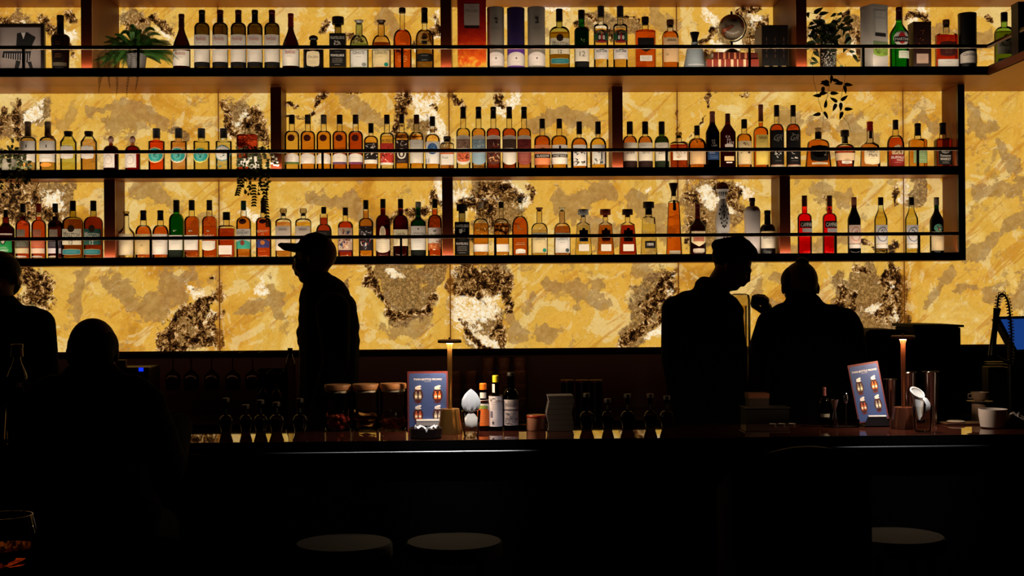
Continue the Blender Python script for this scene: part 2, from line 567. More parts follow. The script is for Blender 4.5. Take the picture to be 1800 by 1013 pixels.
    wm = step(math_('ADD', attr('white'), math_('MULTIPLY', math_('SUBTRACT', wn, 0.5), 3.4)), 0.55, 0.70)
    wc = ramp(noise(60, 8, 0.85, 0.8), [(0.34, '8a5520'), (0.42, 'e8b45c'), (0.5, 'ffe9bd'), (0.6, 'fffbe8')])
    base = mix(math_('MULTIPLY', wm, 0.95), base, wc)
    # dark crystalline veins: a tangle of near-black threads with amber and white between them
    va = attr('vein')
    vn = noise(26, 11, 0.82, 0.7)
    vn2 = math_('MULTIPLY', math_('SUBTRACT', noise(8, 6, 0.7, 0.4), 0.5), 1.9)
    vm = step(math_('ADD', math_('ADD', va, vn2), math_('MULTIPLY', math_('SUBTRACT', vn, 0.5), 2.2)), 0.44, 0.60)
    dk = math_('SUBTRACT', noise(34, 12, 0.86, 0.9), math_('MULTIPLY', math_('SUBTRACT', va, 0.45), 0.08))
    vc = ramp(dk, [(0.41, '060302'), (0.465, '2a1408'), (0.495, '7a4a1c'), (0.53, 'd59a48'), (0.58, 'ffe8bd')])
    base = mix(vm, base, vc)
    # panel joints
    xs_ = nd(nt, 'ShaderNodeSeparateXYZ', Vector=tc).outputs[0]
    seam0 = P(386, 540, WALL_Y).x
    pitch = (P(1590, 540, WALL_Y).x - seam0) / 3
    fr = math_('MULTIPLY', math_('ABSOLUTE', math_('SUBTRACT', math_('FRACT', math_('ADD', math_('DIVIDE', math_('SUBTRACT', xs_, seam0), pitch), 20.5)), 0.5)), pitch)
    base = mix(math_('MULTIPLY', step(fr, 0.030, 0.0), 0.45), base, srgb('a8661c'))
    base = mix(step(fr, 0.0045, 0.0015), base, srgb('5d3410'))
    p = nd(nt, 'ShaderNodeBsdfPrincipled', Base_Color=(0.05, 0.04, 0.03), Roughness=0.35)
    nt.links.new(base, p.inputs['Emission Color'])
    p.inputs['Emission Strength'].default_value = WALL_STRENGTH
    out(nt, p.outputs[0])
    me.materials.append(m)


build_wall()

BLACK = M('050404', 0.45, 0.0)
STEEL_BLK = M('070506', 0.35, 0.3)
WALLPAINT = M('120c0a', 0.8)


def struct(name, *boxes, mat=WALLPAINT):
    b = MB()
    for x in boxes:
        b.box(*x, mat)
    return tag(b.build(name, smooth=False), kind='structure')


struct('floor', (-6, 6, -1.5, 7.6, -0.1, 0.0), mat=M('140f0c', 0.5, noise=0.3, scale=6))
struct('ceiling', (-6, 6, -1.5, 7.6, 3.62, 3.72))
struct('wall_left', (-4.6, -4.5, -1.5, 7.6, 0, 3.62))
struct('wall_right', (3.36, 3.46, -1.5, 7.6, 0, 3.62))
struct('wall_front', (-4.5, 3.36, -1.5, -1.4, 0, 3.62))
struct('wall_back', (-4.5, 3.36, WALL_Y + 0.03, WALL_Y + 0.13, 0, 3.62),
       (-4.5, X_LEFT - 0.12, WALL_Y, WALL_Y + 0.03, WALL_BOT, 3.62),
       (-4.5, 3.36, WALL_Y, WALL_Y + 0.03, SHELF_Z[0] + 0.021, 3.62))

# ============================================================ shelves
BRONZE = None


def shelf_mat():
    m, nt = new_mat('bronze_board')
    tc = nd(nt, 'ShaderNodeTexCoord').outputs['Object']
    mp = nd(nt, 'ShaderNodeMapping', Vector=tc)
    mp.inputs['Scale'].default_value = (6.0, 0.3, 6.0)
    n = nd(nt, 'ShaderNodeTexNoise', Vector=mp.outputs[0], Scale=3.0, Detail=4.0)
    c = nd(nt, 'ShaderNodeMixRGB', Fac=n.outputs[0], Color1=srgb('7c3a0e'), Color2=srgb('a85c1c'))
    p = nd(nt, 'ShaderNodeBsdfPrincipled', Base_Color=c.outputs[0], Roughness=0.42, Metallic=0.75)
    out(nt, p.outputs[0])
    return m


BRONZE = shelf_mat()
REDWOOD = M('7a3418', 0.35, 0.2, noise=0.2, scale=8)
SIDEWOOD = M('743613', 0.5, 0.2, spec=0.25, noise=0.15, scale=6)
RAILB = M('060405', 0.3, 0.6)
RAIL_LIT = M('d8c0a0', 0.35, 0.4)  # pale colour painted for the LED light caught under the rails
LED_MAT = M('ffd9a0', 0.5, emis=0.8)


def shelf(row, x0, x1, yf, rail_dz, posts, label, ret=None):
    z = SHELF_Z[row]
    t = SHELF_T[row]
    root = thing('wall_shelf', label, 'shelf', ((x0 + x1) / 2, yf, z), group='long bottle shelves on the backlit wall')
    cx, cy, cz = root.location
    b = MB().box(x0 - cx, x1 - cx, 0.012, WALL_Y - yf - 0.002, -t, 0, BRONZE)
    if ret:
        b.box(x1 - cx - 0.001, 3.355 - cx, ret - yf, WALL_Y - yf - 0.002, -t, 0, BRONZE)
    b.build('board', root, smooth=False)
    e = MB().box(x0 - cx, x1 - cx, 0, 0.0115, -t, 0.004, STEEL_BLK)
    if ret:
        e.box(x1 - cx - 0.0005, x1 - cx + 0.011, ret - yf, -0.0005, -t, 0.004, STEEL_BLK)
        e.box(x1 - cx - 0.0005, x1 - cx + 0.011, 0, 0.0115, -t, 0.004, STEEL_BLK)
    e.build('front_edge', root, smooth=False)
    MB().box(x0 - cx, x1 - cx - 0.02, 0.0125, 0.0155, 0.0, 0.003, LED_MAT).build('led_strip', root, smooth=False)
    rz = rail_dz
    r = MB().box(x0 - cx, x1 - cx, 0.0, 0.010, rz, rz + 0.011, RAILB)
    if ret:
        r.box(x1 - cx, x1 - cx + 0.010, ret - yf, 0.0, rz, rz + 0.011, RAILB)
    ro = r.build('rail', root, smooth=False)
    tr = MB().box(x0 - cx, x1 - cx, 0.0, 0.010, rz - 0.007, rz, RAIL_LIT)  # light strip drawn in as the rail's lit underside
    if ret:
        tr.box(x1 - cx, x1 - cx + 0.010, ret - yf, 0.0, rz - 0.007, rz, RAIL_LIT)
    tr.build('rail_lit_underside', ro, smooth=False)
    for px in posts:
        x = P(px, Q((0, yf, z))[1], yf).x
        MB().box(x - cx - 0.006, x - cx + 0.006, 0, 0.010, 0.004, rz - 0.007, RAILB).build('rail_post', root, smooth=False)
    return root


RAIL_H = {1: P(900, 83, ROW1_Y).z - SHELF_Z[1], 2: P(900, 265, ROW2_Y).z - SHELF_Z[2], 3: P(900, 416, ROW2_Y).z - SHELF_Z[3]}
X1_END = P(1736, 130, ROW1_Y).x
shelf(1, X_LEFT, X1_END, ROW1_Y, RAIL_H[1], (41, 243, 707, 859, 1318, 1518), 'deep top bottle shelf with black front edge and thin rail', ret=4.6)
shelf(2, X_LEFT, X_END - 0.037, ROW2_Y, RAIL_H[2], (401, 567, 1006, 1172, 1614), 'middle bottle shelf with black front edge and thin rail')
shelf(3, X_LEFT, X_END - 0.037, ROW2_Y, RAIL_H[3], (100, 265, 705, 871, 1469, 1616), 'lowest bottle shelf with black front edge, just above the heads')
r0 = thing('wall_shelf', 'uppermost shelf board cut off by the top of the photo', 'shelf', (0, ROW1_Y, SHELF_Z[0]), group='long bottle shelves on the backlit wall')
MB().box(X_LEFT, 3.355, 0.012, WALL_Y - ROW1_Y - 0.002, 0, 0.04, BRONZE).build('board', r0, smooth=False)
MB().box(X_LEFT, 3.355, 0.0, 0.0115, 0, 0.04, STEEL_BLK).build('front_edge', r0, smooth=False)

DW = 19 / F_PX


def divider(row, pxl, y0, z0, z1, label):
    """upright between two shelves: dark front slat in front of bronze side board"""
    w = DW * y0
    x = P(pxl, 300, y0).x
    px_r = P(pxl, Q((0, y0, (z0 + z1) / 2))[1], y0).x
    x = px_r
    root = thing('shelf_divider', label, 'divider', (x + w / 2, y0, z0), group='dark uprights between the shelves')
    h = z1 - z0
    MB().box(-w / 2, w / 2, 0.030, 0.045, 0.0015, h - 0.0015, REDWOOD).build('front_slat', root, smooth=False)
    MB().box(-w / 2 + 0.002, w / 2 - 0.002, 0.0455, WALL_Y - y0 - 0.003, 0.0015, h - 0.0015, SIDEWOOD).build('side_board', root, smooth=False)
    return root


zt = {r: SHELF_Z[r] for r in (1, 2, 3)}
zb = {r: SHELF_Z[r] - SHELF_T[r] for r in (1, 2, 3)}
for pxl, wd in ((139, 'left'), (774, 'centre'), (1402, 'right')):
    divider(1, pxl, ROW1_Y, zt[1], SHELF_Z[0], {'left': 'dark upright on the top shelf beside the fern', 'centre': 'dark upright on the top shelf beside the red box', 'right': 'dark upright on the top shelf behind the trailing plant'}[wd])
divider(2, 474, ROW2_Y, zt[2], zb[1], 'dark upright on the middle shelf beside the white-berried trailing plant')
divider(2, 1077, ROW2_Y, zt[2], zb[1], 'dark upright on the middle shelf right of the four black-capped orange bottles')
divider(3, 180, ROW2_Y, zt[3], zb[2], 'dark upright on the lowest shelf near the left end')
divider(3, 777, ROW2_Y, zt[3], zb[2], 'dark upright on the lowest shelf above the left table lamp')
divider(3, 1373, ROW2_Y, zt[3], zb[2], 'dark upright on the lowest shelf left of the red aperitif bottles')
ep = thing('shelf_end_panel', 'black end panel closing the right end of the two lower shelves', 'panel', (X_END - 0.018, ROW2_Y, zb[3]))
MB().box(-0.018, 0.018, -0.002, 0.02, 0, zb[1] - zb[3] - 0.001, STEEL_BLK).build('front_edge', ep, smooth=False)
MB().box(-0.018, 0.018, 0.0205, WALL_Y - ROW2_Y - 0.003, 0, zb[1] - zb[3] - 0.001, SIDEWOOD).build('side_board', ep, smooth=False)

# ============================================================ back bar under the stone
BC_Z = 0.98
bc = thing('back_counter', 'dark back counter running along the wall under the backlit stone', 'counter', (0, 6.3, 0))
MB().box(-4.4, 3.35, 0, 0.695, BC_Z - 0.03, BC_Z, M('1a0e0a', 0.2)).build('worktop', bc, smooth=False)
MB().box(-4.4, 3.35, 0.03, 0.695, 0, BC_Z - 0.031, M('0c0605', 0.5)).build('cabinet', bc, smooth=False)
MB().box(-4.4, 3.35, 0.67, 0.695, BC_Z + 0.001, WALL_BOT - 0.026, M('34110a', 0.5)).build('back_panel', bc, smooth=False)
MB().box(-4.4, 3.35, 0.42, 0.695, WALL_BOT - 0.025, WALL_BOT - 0.001, M('1c0a05', 0.9, spec=0.0)).build('ledge', bc, smooth=False)

# ============================================================ front bar
def bar_mat():
    m, nt = new_mat('polished_stone')
    tc = nd(nt, 'ShaderNodeTexCoord').outputs['Object']
    n = nd(nt, 'ShaderNodeTexNoise', Vector=tc, Scale=45.0, Detail=6.0, Roughness=0.7)
    c = nd(nt, 'ShaderNodeMixRGB', Fac=n.outputs[0], Color1=srgb('1e0c08'), Color2=srgb('46241c'))
    p = nd(nt, 'ShaderNodeBsdfPrincipled', Base_Color=c.outputs[0], Roughness=0.02)
    p.inputs['IOR'].default_value = 2.1
    out(nt, p.outputs[0])
    return m


ct = MB()
ct.box(-3.6, 3.3, BAR_F + 0.005, BAR_B, BAR_Z - 0.03, BAR_Z, bar_mat())
ct.box(-3.6, 3.3, BAR_F, BAR_F + 0.0048, BAR_Z - 0.03, BAR_Z - 0.0004, M('040303', 0.8, spec=0.05))
tag(ct.build('countertop', smooth=False), 'long polished dark stone bar top mirroring the lit wall', 'countertop')
bar = thing('bar_counter', 'long black bar front below the polished top', 'bar', (0, BAR_F, 0))
MB().box(-3.6, 3.3, 0.03, 0.06, 0.1, BAR_Z - 0.031, M('020202', 0.9, spec=0.05)).build('front_panel', bar, smooth=False)
MB().box(-3.6, 3.3, 0.061, 0.40, 0.0, BAR_Z - 0.031, BLACK).build('body', bar, smooth=False)
MB().tube([(-3.6, 0.002, BAR_Z - 0.042), (3.3, 0.002, BAR_Z - 0.042)], 0.007, M('8c8c90', 0.25, 1.0), seg=10).build('steel_trim', bar)
MB().box(-3.6, 3.3, 0.401, 0.46, 0.0, BAR_Z - 0.06, BLACK).build('back_panel', bar, smooth=False)

# ============================================================ bottles
CL, GR, OL, BR, BK = 'f6f4ee', '3f9a2c', '8f8a48', '6b3a1c', '120a08'
GREENB = 'a9c98a'
LQ = {'AM': 'e0781c', 'GO': 'efb044', 'PG': 'f6dc98', 'RD': 'a8380f', 'OR': 'd95a16', 'DK': '3a1206', 'PK': 'f6c0a4', 'RE': 'd0201a',
      'GN': '3a7d22', 'WN': '9a8a48', 'BN': '96582a', 'CW': 'f5ecd2', 'YG': 'eef0b4', 'DR': '6e1608', 'BZ': '8a6a3a'}


def surf_y(R, x, n, dep):
    """front surface depth of a (super)elliptic section of half width R"""
    t = min(0.9999, abs(x) / R)
    return -R * dep * (1 - t ** n) ** (1 / n)


class Bottle:
    pass


def prof_of(b):
    """outer profile (r, z) from foot to mouth"""
    R, nr = b.R, b.nr
    zb, zn, zt = b.zb, b.zn, b.zt
    rb = b.Rb
    p = [(rb * 0.90, 0.0), (rb * 0.985, 0.003), (rb, 0.009)]
    p += [(rb + (R - rb) * k, 0.009 + (zb - 0.009) * k) for k in (0.33, 0.66, 1.0)]
    if b.kind == 'R':
        for i in range(1, 9):
            a = i / 8 * PI / 2
            p.append((nr + (R - nr) * math.cos(a), zb + (zn - zb) * math.sin(a)))
    elif b.kind == 'S':
        for i in range(1, 9):
            t = i / 8
            k = (1 + math.cos(PI * t)) / 2
            p.append((nr + (R - nr) * k, zb + (zn - zb) * t))
    elif b.kind == 'B':          # bulging neck under a round shoulder
        for i in range(1, 7):
            a = i / 6 * PI / 2 * 0.86
            p.append((nr * 1.12 + (R - nr * 1.12) * math.cos(a), zb + (zn - zb) * 0.75 * math.sin(a)))
        p.append((nr * 1.15, zn))
        p.append((nr, zn + (b.zc - zn) * 0.7))
    else:
        p += [(R * 0.96, zb + (zn - zb) * 0.12), (nr * 1.1, zb + (zn - zb) * 0.9), (nr, zn)]
    if p[-1][1] < b.zc - 0.001:
        p.append((nr, b.zc))
    return p


def r_at(prof, z):
    for (r0, z0), (r1, z1) in zip(prof, prof[1:]):
        if z0 <= z <= z1 and z1 > z0:
            return r0 + (r1 - r0) * (z - z0) / (z1 - z0)
    return prof[-1][0]


PAPER = {}


def paper(col):
    return M(col, 0.7, spec=0.25)


def make_labels(b, prof, items, parent):
    """printed pieces that touch form one label; separate pieces are labels of their own"""
    # lettering too small to read in the photo stays a row of fine dashes
    tiny = ('SPIRIT', 'RUM', 'DALMORE', 'YAMAZAKURA', 'MAYA YEN', 'SOLIST', 'PORT WOOD', 'JAPANESE', 'WHISKY', 'BITTERS', 'RYE', 'MEZCAL', 'orange', 'IRISH')
    items = [('l', i[2] - i[3] / 2, i[2] + i[3] / 2, 0.5, i[4], 2 if i[3] > 3.6 else 1, i[5] if len(i) > 5 else 0.0) if i[0] == 't' and i[1] in tiny else i for i in items]
    groups = []
    for it in items:
        if it[0] == 't':
            y0, y1 = it[2] - it[3] / 2, it[2] + it[3] / 2
        else:
            y0, y1 = it[1], it[2]
        for g in groups:
            if y0 < g[1] - 0.3 and y1 > g[0] + 0.3:
                g[0], g[1] = min(g[0], y0), max(g[1], y1)
                g[2].append(it)
                break
        else:
            groups.append([y0, y1, [it]])
    k = 0
    for g in groups:
        patch = any(i[0] in 'roavsdn' for i in g[2])
        make_label(b, prof, g[2], parent, 'label' if patch else 'lettering', k)
        k += len(g[2])


def make_label(b, prof, items, parent, name='label', lay=0):
    """each item one printed label: (shape, y0, y1, half width, colour, dx) + marks"""
    mb = MB()
    eps = 0.0007

    def put(x, z, e):
        R = r_at(prof, min(max(z, 0.003), b.zt))
        return (x, surf_y(R + e, x, b.n, b.dep) if abs(x) < R + e else 0, z)

    for it in items:
        k = it[0]
        lay += 1
        e = eps + 0.0003 * lay
        if k in ('r', 'o', 'a', 'v', 's', 'd', 'n'):
            _, y0, y1, hw, col = it[:5]
            dx = it[5] if len(it) > 5 else 0.0
            zt_, zb_ = b.toz(y0), b.toz(y1)
            nx, nz = (20 if hw > .3 else 8), (2 if k == 'r' else 18)
            vs = []
            for j in range(nz + 1):
                t = j / nz
                z = zb_ + (zt_ - zb_) * t
                h = 1.0
                if k == 'o':
                    h = math.sqrt(max(0.0, 1 - (2 * t - 1) ** 2)) + 1e-4
                elif k == 'a':      # arched top
                    pass
                elif k == 's':      # superellipse / rounded plate
                    h = (max(0.0, 1 - abs(2 * t - 1) ** 5)) ** (1 / 5) + 1e-3
                for i in range(nx + 1):
                    u = 2 * i / nx - 1
                    x = (math.sin(u * math.asin(min(0.995, h * hw))) + dx) * b.R if b.n < 4 else (u * h * hw + dx) * b.R
                    zz = z
                    if k == 'a' and t > 0:
                        zz = zb_ + (zt_ - zb_) * t * (1 - 0.28 * u * u)
                    elif k == 'v':   # pointed foot
                        zz = zt_ - (zt_ - zb_) * (1 - t) * (1 - 0.3 * abs(u))
                    elif k == 'd':   # rounded foot
                        zz = zt_ - (zt_ - zb_) * (1 - t) * (1 - 0.22 * u * u)
                    elif k == 'n':   # jagged lower edge of a brush picture
                        zz = zb_ + (zt_ - zb_) * (t + (1 - t) * 0.35 * abs(math.sin(u * 5 + 1)))
                    x = max(-b.R * 0.985, min(b.R * 0.985, x))
                    vs.append(put(x, zz, e))
            fs = [(j * (nx + 1) + i, j * (nx + 1) + i + 1, (j + 1) * (nx + 1) + i + 1, (j + 1) * (nx + 1) + i)
                  for j in range(nz) for i in range(nx)]
            mb.add(vs, fs, paper(col))
        elif k == 't':               # lettering: (t, text, y, height px, colour, dx, max half width, shear)
            _, txt, y, hp, col = it[:5]
            dx = it[5] if len(it) > 5 else 0.0
            mw = it[6] if len(it) > 6 else 0.8
            sh = it[7] if len(it) > 7 else 0.0
            vs0, fs, w = text_geo(txt, sh)
            h = hp / b.s
            sx = min(h, 2 * mw * b.R / w)
            vs = []
            for x, z in vs0:
                X = x * sx + dx * b.R
                X = max(-b.R * 0.985, min(b.R * 0.985, X))
                vs.append(put(X, b.toz(y) + z * h, e + 0.0003))
            mb.add(vs, fs, paper(col))
        elif k == 'l':               # fine print: rows of thin dashes (l, y0, y1, half width, colour, rows, dx)
            _, y0, y1, hw, col, rows = it[:6]
            dx = it[6] if len(it) > 6 else 0.0
            rr = random.Random(int(y0 * 7 + b.x * 13))
            for q in range(rows):
                zc = b.toz(y0 + (y1 - y0) * (q + 0.5) / rows)
                hh = 0.0007
                x = -hw * rr.uniform(0.6, 1)
                end = -x
                while x < end:
                    ww = rr.uniform(0.05, 0.14)
                    xa, xb = (x + dx) * b.R, (min(end, x + ww) + dx) * b.R
                    mb.add([put(xa, zc - hh, e), put(xb, zc - hh, e), put(xb, zc + hh, e), put(xa, zc + hh, e)], [(0, 1, 2, 3)], paper(col))
                    x += ww + 0.05
        elif k == 'b':               # blotchy picture: random small patches (b, y0, y1, hw, [colours], count)
            _, y0, y1, hw, cols, cnt = it[:6]
            rr = random.Random(int(y0 * 3 + b.x * 17))
            for q in range(cnt):
                xc, yc = rr.uniform(-hw, hw), rr.uniform(y0, y1)
                a = rr.uniform(0, PI)
                L, W = rr.uniform(0.10, 0.34) * b.R, rr.uniform(0.04, 0.13) * b.R
                pts = []
                for ang in (0, 1, 2, 3, 4, 5):
                    t = ang / 6 * 2 * PI
                    px_, pz_ = L * math.cos(t), W * math.sin(t) * rr.uniform(0.6, 1.3)
                    pts.append((xc * b.R + px_ * math.cos(a) - pz_ * math.sin(a), b.toz(yc) + px_ * math.sin(a) + pz_ * math.cos(a)))
                vs = [put(max(-b.R * hw * 1.05, min(b.R * hw * 1.05, p)), max(b.toz(y1), min(b.toz(y0), z)), e + 0.0001 * (q % 5)) for p, z in pts]
                mb.add(vs, [tuple(range(6))], paper(rr.choice(cols)))
    return mb.build(name, parent)


def bottle(row, x, w, top, capb, yn, yb, nw, kind, n, dep, glass, liq, fill, cap, decor, look, name='liquor_bottle', wb=None, Y=None, rot=0.0, base=None, group=None, label=None, cat='bottle'):
    b = Bottle()
    if row:
        yf = {1: ROW1_Y, 2: ROW2_Y, 3: ROW2_Y}[row]
        b.Y = Y or yf + (0.135 if row == 1 else 0.115)
        zbase = SHELF_Z[row]
    else:
        b.Y, zbase = Y, base
    b.x = x
    b.s = F_PX / b.Y
    tp = P(x, top, b.Y)
    z0 = zbase + 0.0006
    b.toz = lambda y: P(x, y, b.Y).z - z0
    b.R, b.nr = w / 2 / b.s, nw / 2 / b.s
    b.Rb = (wb or w) / 2 / b.s
    b.zt, b.zc, b.zn, b.zb = b.toz(top), b.toz(capb), b.toz(yn), b.toz(yb)
    b.kind, b.n, b.dep = kind, n, dep
    root = thing(name, None, cat, (tp.x, b.Y, z0), rot, group)
    prof = prof_of(b)
    g = MB()
    opaque = glass in ('050404', 'ece4d8', 'd9d0d0', 'a9b7c2', '140a06')
    gm = M(glass, 0.25) if opaque else GLASS(glass)
    g.lathe(prof, gm, seg=28, n=n, dep=dep, nr=b.nr, cap1=False)
    g.build('glass', root)
    if liq and not opaque:
        zf = min(b.toz(fill), b.zc - 0.004)
        ip = [(max(0.001, r * 0.94 - 0.0006), 0.008 + z * (1 - 0.008 / zf)) for r, z in prof if z < zf]
        ip.append((max(0.001, r_at(prof, zf) * 0.94 - 0.0006), zf))
        MB().lathe(ip, LIQ(LQ.get(liq, liq)), seg=28, n=n, dep=dep, nr=b.nr).build('liquid', root)
    # cap
    ck, ccol = cap[0], cap[1]
    cw = (cap[2] / 2 / b.s) if len(cap) > 2 else b.nr * 1.12
    z0c, z1c = b.zc, b.zt
    c = MB()
    H = z1c - z0c
    if ck == 'c':        # screw cap or foil
        cm = M(ccol, 0.4, 0.1)
        c.lathe([(cw, z0c), (cw, z0c + H * 0.72), (cw * 0.93, z0c + H * 0.73), (cw * 0.93, z0c + H * 0.76), (cw, z0c + H * 0.77), (cw, z1c - 0.002), (cw * 0.9, z1c)], cm, seg=20)
    elif ck == 'f':      # long foil capsule, slightly flared foot
        cm = M(ccol, 0.35, 0.2)
        c.lathe([(cw * 1.06, z0c - 0.002), (cw, z0c + H * 0.3), (cw * 0.96, z0c + H * 0.7), (cw * 1.04, z0c + H * 0.72), (cw * 1.04, z1c - 0.002), (cw * 0.9, z1c)], cm, seg=20)
    elif ck == 'w':      # wide stopper on a thin plug
        cm = M(ccol, 0.5)
        c.lathe([(b.nr * 0.8, z0c - 0.012), (b.nr * 0.8, z0c), (cw, z0c), (cw, z1c - 0.003), (cw * 0.92, z1c)], cm, seg=20)
    elif ck == 'g':      # see-through glass stopper
        cm = GLASS('cfc4b0', 0.9)
        c.lathe([(b.nr * 0.8, z0c - 0.008), (b.nr * 0.8, z0c), (cw * 0.8, z0c + H * 0.15), (cw, z0c + H * 0.5), (cw * 0.85, z1c - 0.002), (cw * 0.3, z1c)], cm, seg=20)
        c.lathe([(b.nr * 0.7, z0c - 0.008), (b.nr * 0.7, z0c + H * 0.2)], M(ccol, 0.5), seg=14)
    elif ck == 'b':      # ball
        cm = M(ccol, 0.4)
        c.lathe([(cw * math.sin(PI * i / 8) + 0.0004, z0c + H / 2 - H / 2 * math.cos(PI * i / 8)) for i in range(9)], cm, seg=16)
    elif ck == 'v':      # flared stopper, wider at the top
        cm = M(ccol, 0.4, 0.3)
        c.lathe([(b.nr * 0.9, z0c), (b.nr * 0.85, z0c + H * 0.3), (cw, z1c - 0.003), (cw * 0.95, z1c)], cm, seg=20)
    c.build('cap', root)
    if decor:
        make_labels(b, prof, decor, root)
    b.root, b.look, b.row = root, look, row
    if label:
        root['label'] = label
    return b


BOTTLES = []


def B(*a, **k):
    b = bottle(*a, **k)
    BOTTLES.append(b)
    return b


W, CR = 'f2ece2', 'f0dfb8'
INK = '3a3230'
# ---------------- row 1 (deep top shelf)
B(1, 106, 32, 27, 60, 60, 68, 11, 'R', 2, 1, '140a06', None, 0, ('f', '1a0a08', 12), [('l', 74, 86, .3, '8a5a30', 3), ('l', 96, 104, .35, '8a5a30', 3), ('r', 112, 118, .8, '5b5040')],
  'squat black bottle with thin grey foot label', wb=28)
B(1, 319, 30, 25, 47, 46, 86, 9, 'S', 2, 1, '7a5a34', 'BN', 50, ('f', '3a0c0a', 10), [('r', 91, 118, .96, W), ('t', 'Penfolds', 96, 6, 'a8342a', 0, .6, .3), ('l', 101, 105, .4, '998f84', 2)],
  'slope-shouldered wine bottle with white label and red script', name='wine_bottle')
for x_, c_, q_ in ((355, '14100c', 'leftmost'), (387, '4a0e0c', ''), (419, '4a0e0c', ''), (448, '14100c', ''), (478, '5a1210', '')):
    B(1, x_, 27, 18, 40, 40, 50, 10, 'R', 2, 1, 'b4aa68', 'WN', 46, ('f', c_, 11), [('r', 63, 111, .97, 'e9e2d8'), ('t', 'Penfolds', 70, 7, 'b03a2c', -.05, .68, .35), ('l', 76, 79, .35, '998f84', 1), ('r', 111, 120, .97, '0c0806')],
      'tall olive wine bottle with %s capsule and white label' % ('black' if c_ == '14100c' else 'dark red'), name='wine_bottle')
B(1, 511, 30, 24, 47, 47, 86, 9, 'S', 2, 1, '7a5a34', 'BN', 50, ('f', '7a1410', 10), [('r', 89, 118, .96, W), ('t', 'Penfolds', 94, 6, 'a8342a', 0, .6, .3), ('l', 99, 103, .4, '998f84', 2)],
  'slope-shouldered wine bottle with bright red capsule', name='wine_bottle')
B(1, 551, 35, 62, 73, 81, 88, 13, 'R', 4, .55, '140a06', None, 0, ('b', '0a0706', 16), [('s', 91, 119, .64, CR), ('t', 'Don Julio', 102, 6, '4a3426', 0, .5, .2), ('l', 108, 114, .4, '9a7a50', 2), ('l', 88, 90, .5, 'b8a888', 1)],
  'short black bottle with large rounded cream label')
MONT = lambda: [('r', 61, 120, .98, '0b0908'), ('t', 'MONTELOBOS', 69, 5, 'd8d2c8', 0, .85), ('b', 74, 82, .4, ['b9b2a6'], 9), ('t', 'MEZCAL', 89, 3, 'cfc8bc', 0, .4), ('l', 92, 95, .5, 'a8a298', 1),
                ('t', 'MONTELOBOS', 100, 4, 'ece6dc', 0, .8), ('l', 104, 113, .7, 'b0a89c', 4), ('t', 'MAYA YEN', 116, 3, 'd8d2c8', 0, .7)]
B(1, 594, 29, 30, 43, 60, 61, 12, 'L', 6, 1, 'b9b39c', 'CW', 66, ('w', '0b0908', 21), MONT(), 'tall square black-printed bottle with wide black stopper')
CEN = lambda col, dot, o=0: [('r', 85 + o, 120 + o, .88, col), ('r', 85 + o, 91 + o, .86, '8f9288'), ('t', 'CENOTE', 95 + o, 5, '57504a', 0, .62), ('l', 100 + o, 104 + o, .3, '8c857b', 1), ('o', 112 + o, 119 + o, .22, dot, .55)]
B(1, 631, 33, 36, 43, 62, 84, 12, 'R', 2.6, .8, 'cfdcd6', 'c5d3c9', 78, ('v', 'b0aca4', 17), CEN('f3f3ee', '9aa3a0'), 'clear bluish bottle with flared stopper and white label')
B(1, 670, 33, 36, 43, 62, 84, 12, 'R', 2.6, .8, 'f1e6d4', 'BN', 76, ('v', '3c2318', 17), CEN('f0dca6', '1f9a86'), 'brown bottle with flared stopper and cream label')
B(1, 707, 32, 14, 23, 52, 70, 9, 'R', 2.3, .9, CL, 'OR', 55, ('c', '1c1410', 12), [('l', 78, 84, .5, 'f0b070', 2), ('l', 100, 112, .55, 'f6c890', 4)], 'tall amber bottle with long clear neck and frosted letters')
B(1, 746, 32, 14, 40, 52, 70, 9, 'R', 2.3, .9, CL, 'BZ', 55, ('f', '171210', 11), [('r', 67, 72, .22, '15100d'), ('r', 74, 80, .30, '15100d'), ('s', 96, 111, .85, '12100e'), ('t', 'JAPANESE', 100, 3, 'd8d2c8', 0, .6), ('t', 'WHISKY', 108, 3.5, 'e8e2d8', 0, .6)],
  'smoky gold bottle with black band low on its body')
SING = lambda lab, inkc, o: [('r', 69 + o, 97 + o, .94, lab), ('o', 62 + o, 75 + o, .34, '2a120c'), ('t', 'SINGLETON', 80 + o, 7, inkc, 0, .8), ('t', 'THE', 76 + o, 3, inkc, -.6, .2), ('l', 86 + o, 88 + o, .4, '8c8072', 1), ('t', '12', 93 + o, 6, inkc, 0, .3),
                            ('s', 104 + o, 115 + o, .90, 'b99a6a'), ('s', 105 + o, 114 + o, .87, '2d7d86'), ('l', 108 + o, 111 + o, .6, '9fc4c6', 1)]
B(1, 983, 36, 16, 38, 47, 60, 11, 'R', 3, .7, 'd2cf9a', 'c79a3c', 58, ('c', '0e0b0a', 12), SING('f0e6cc', '3a322c', 0), 'broad gold whisky bottle with cream label and teal plate', name='whisky_bottle')
B(1, 1022, 26, 18, 33, 48, 56, 11, 'R', 3, 1, '4a9a3a', '4a3a14', 50, ('c', '0d0a0a', 12), [('r', 82, 110, .94, 'efe6d6'), ('t', 'Glenfiddich', 86, 5, '4c463f', 0, .8), ('t', '12', 97, 9, '6a6258', 0, .45), ('r', 111, 120, .95, '0c0a09'), ('b', 70, 76, .3, ['7a8a50'], 3)],
  'green-necked dark whisky bottle with white label', name='whisky_bottle')
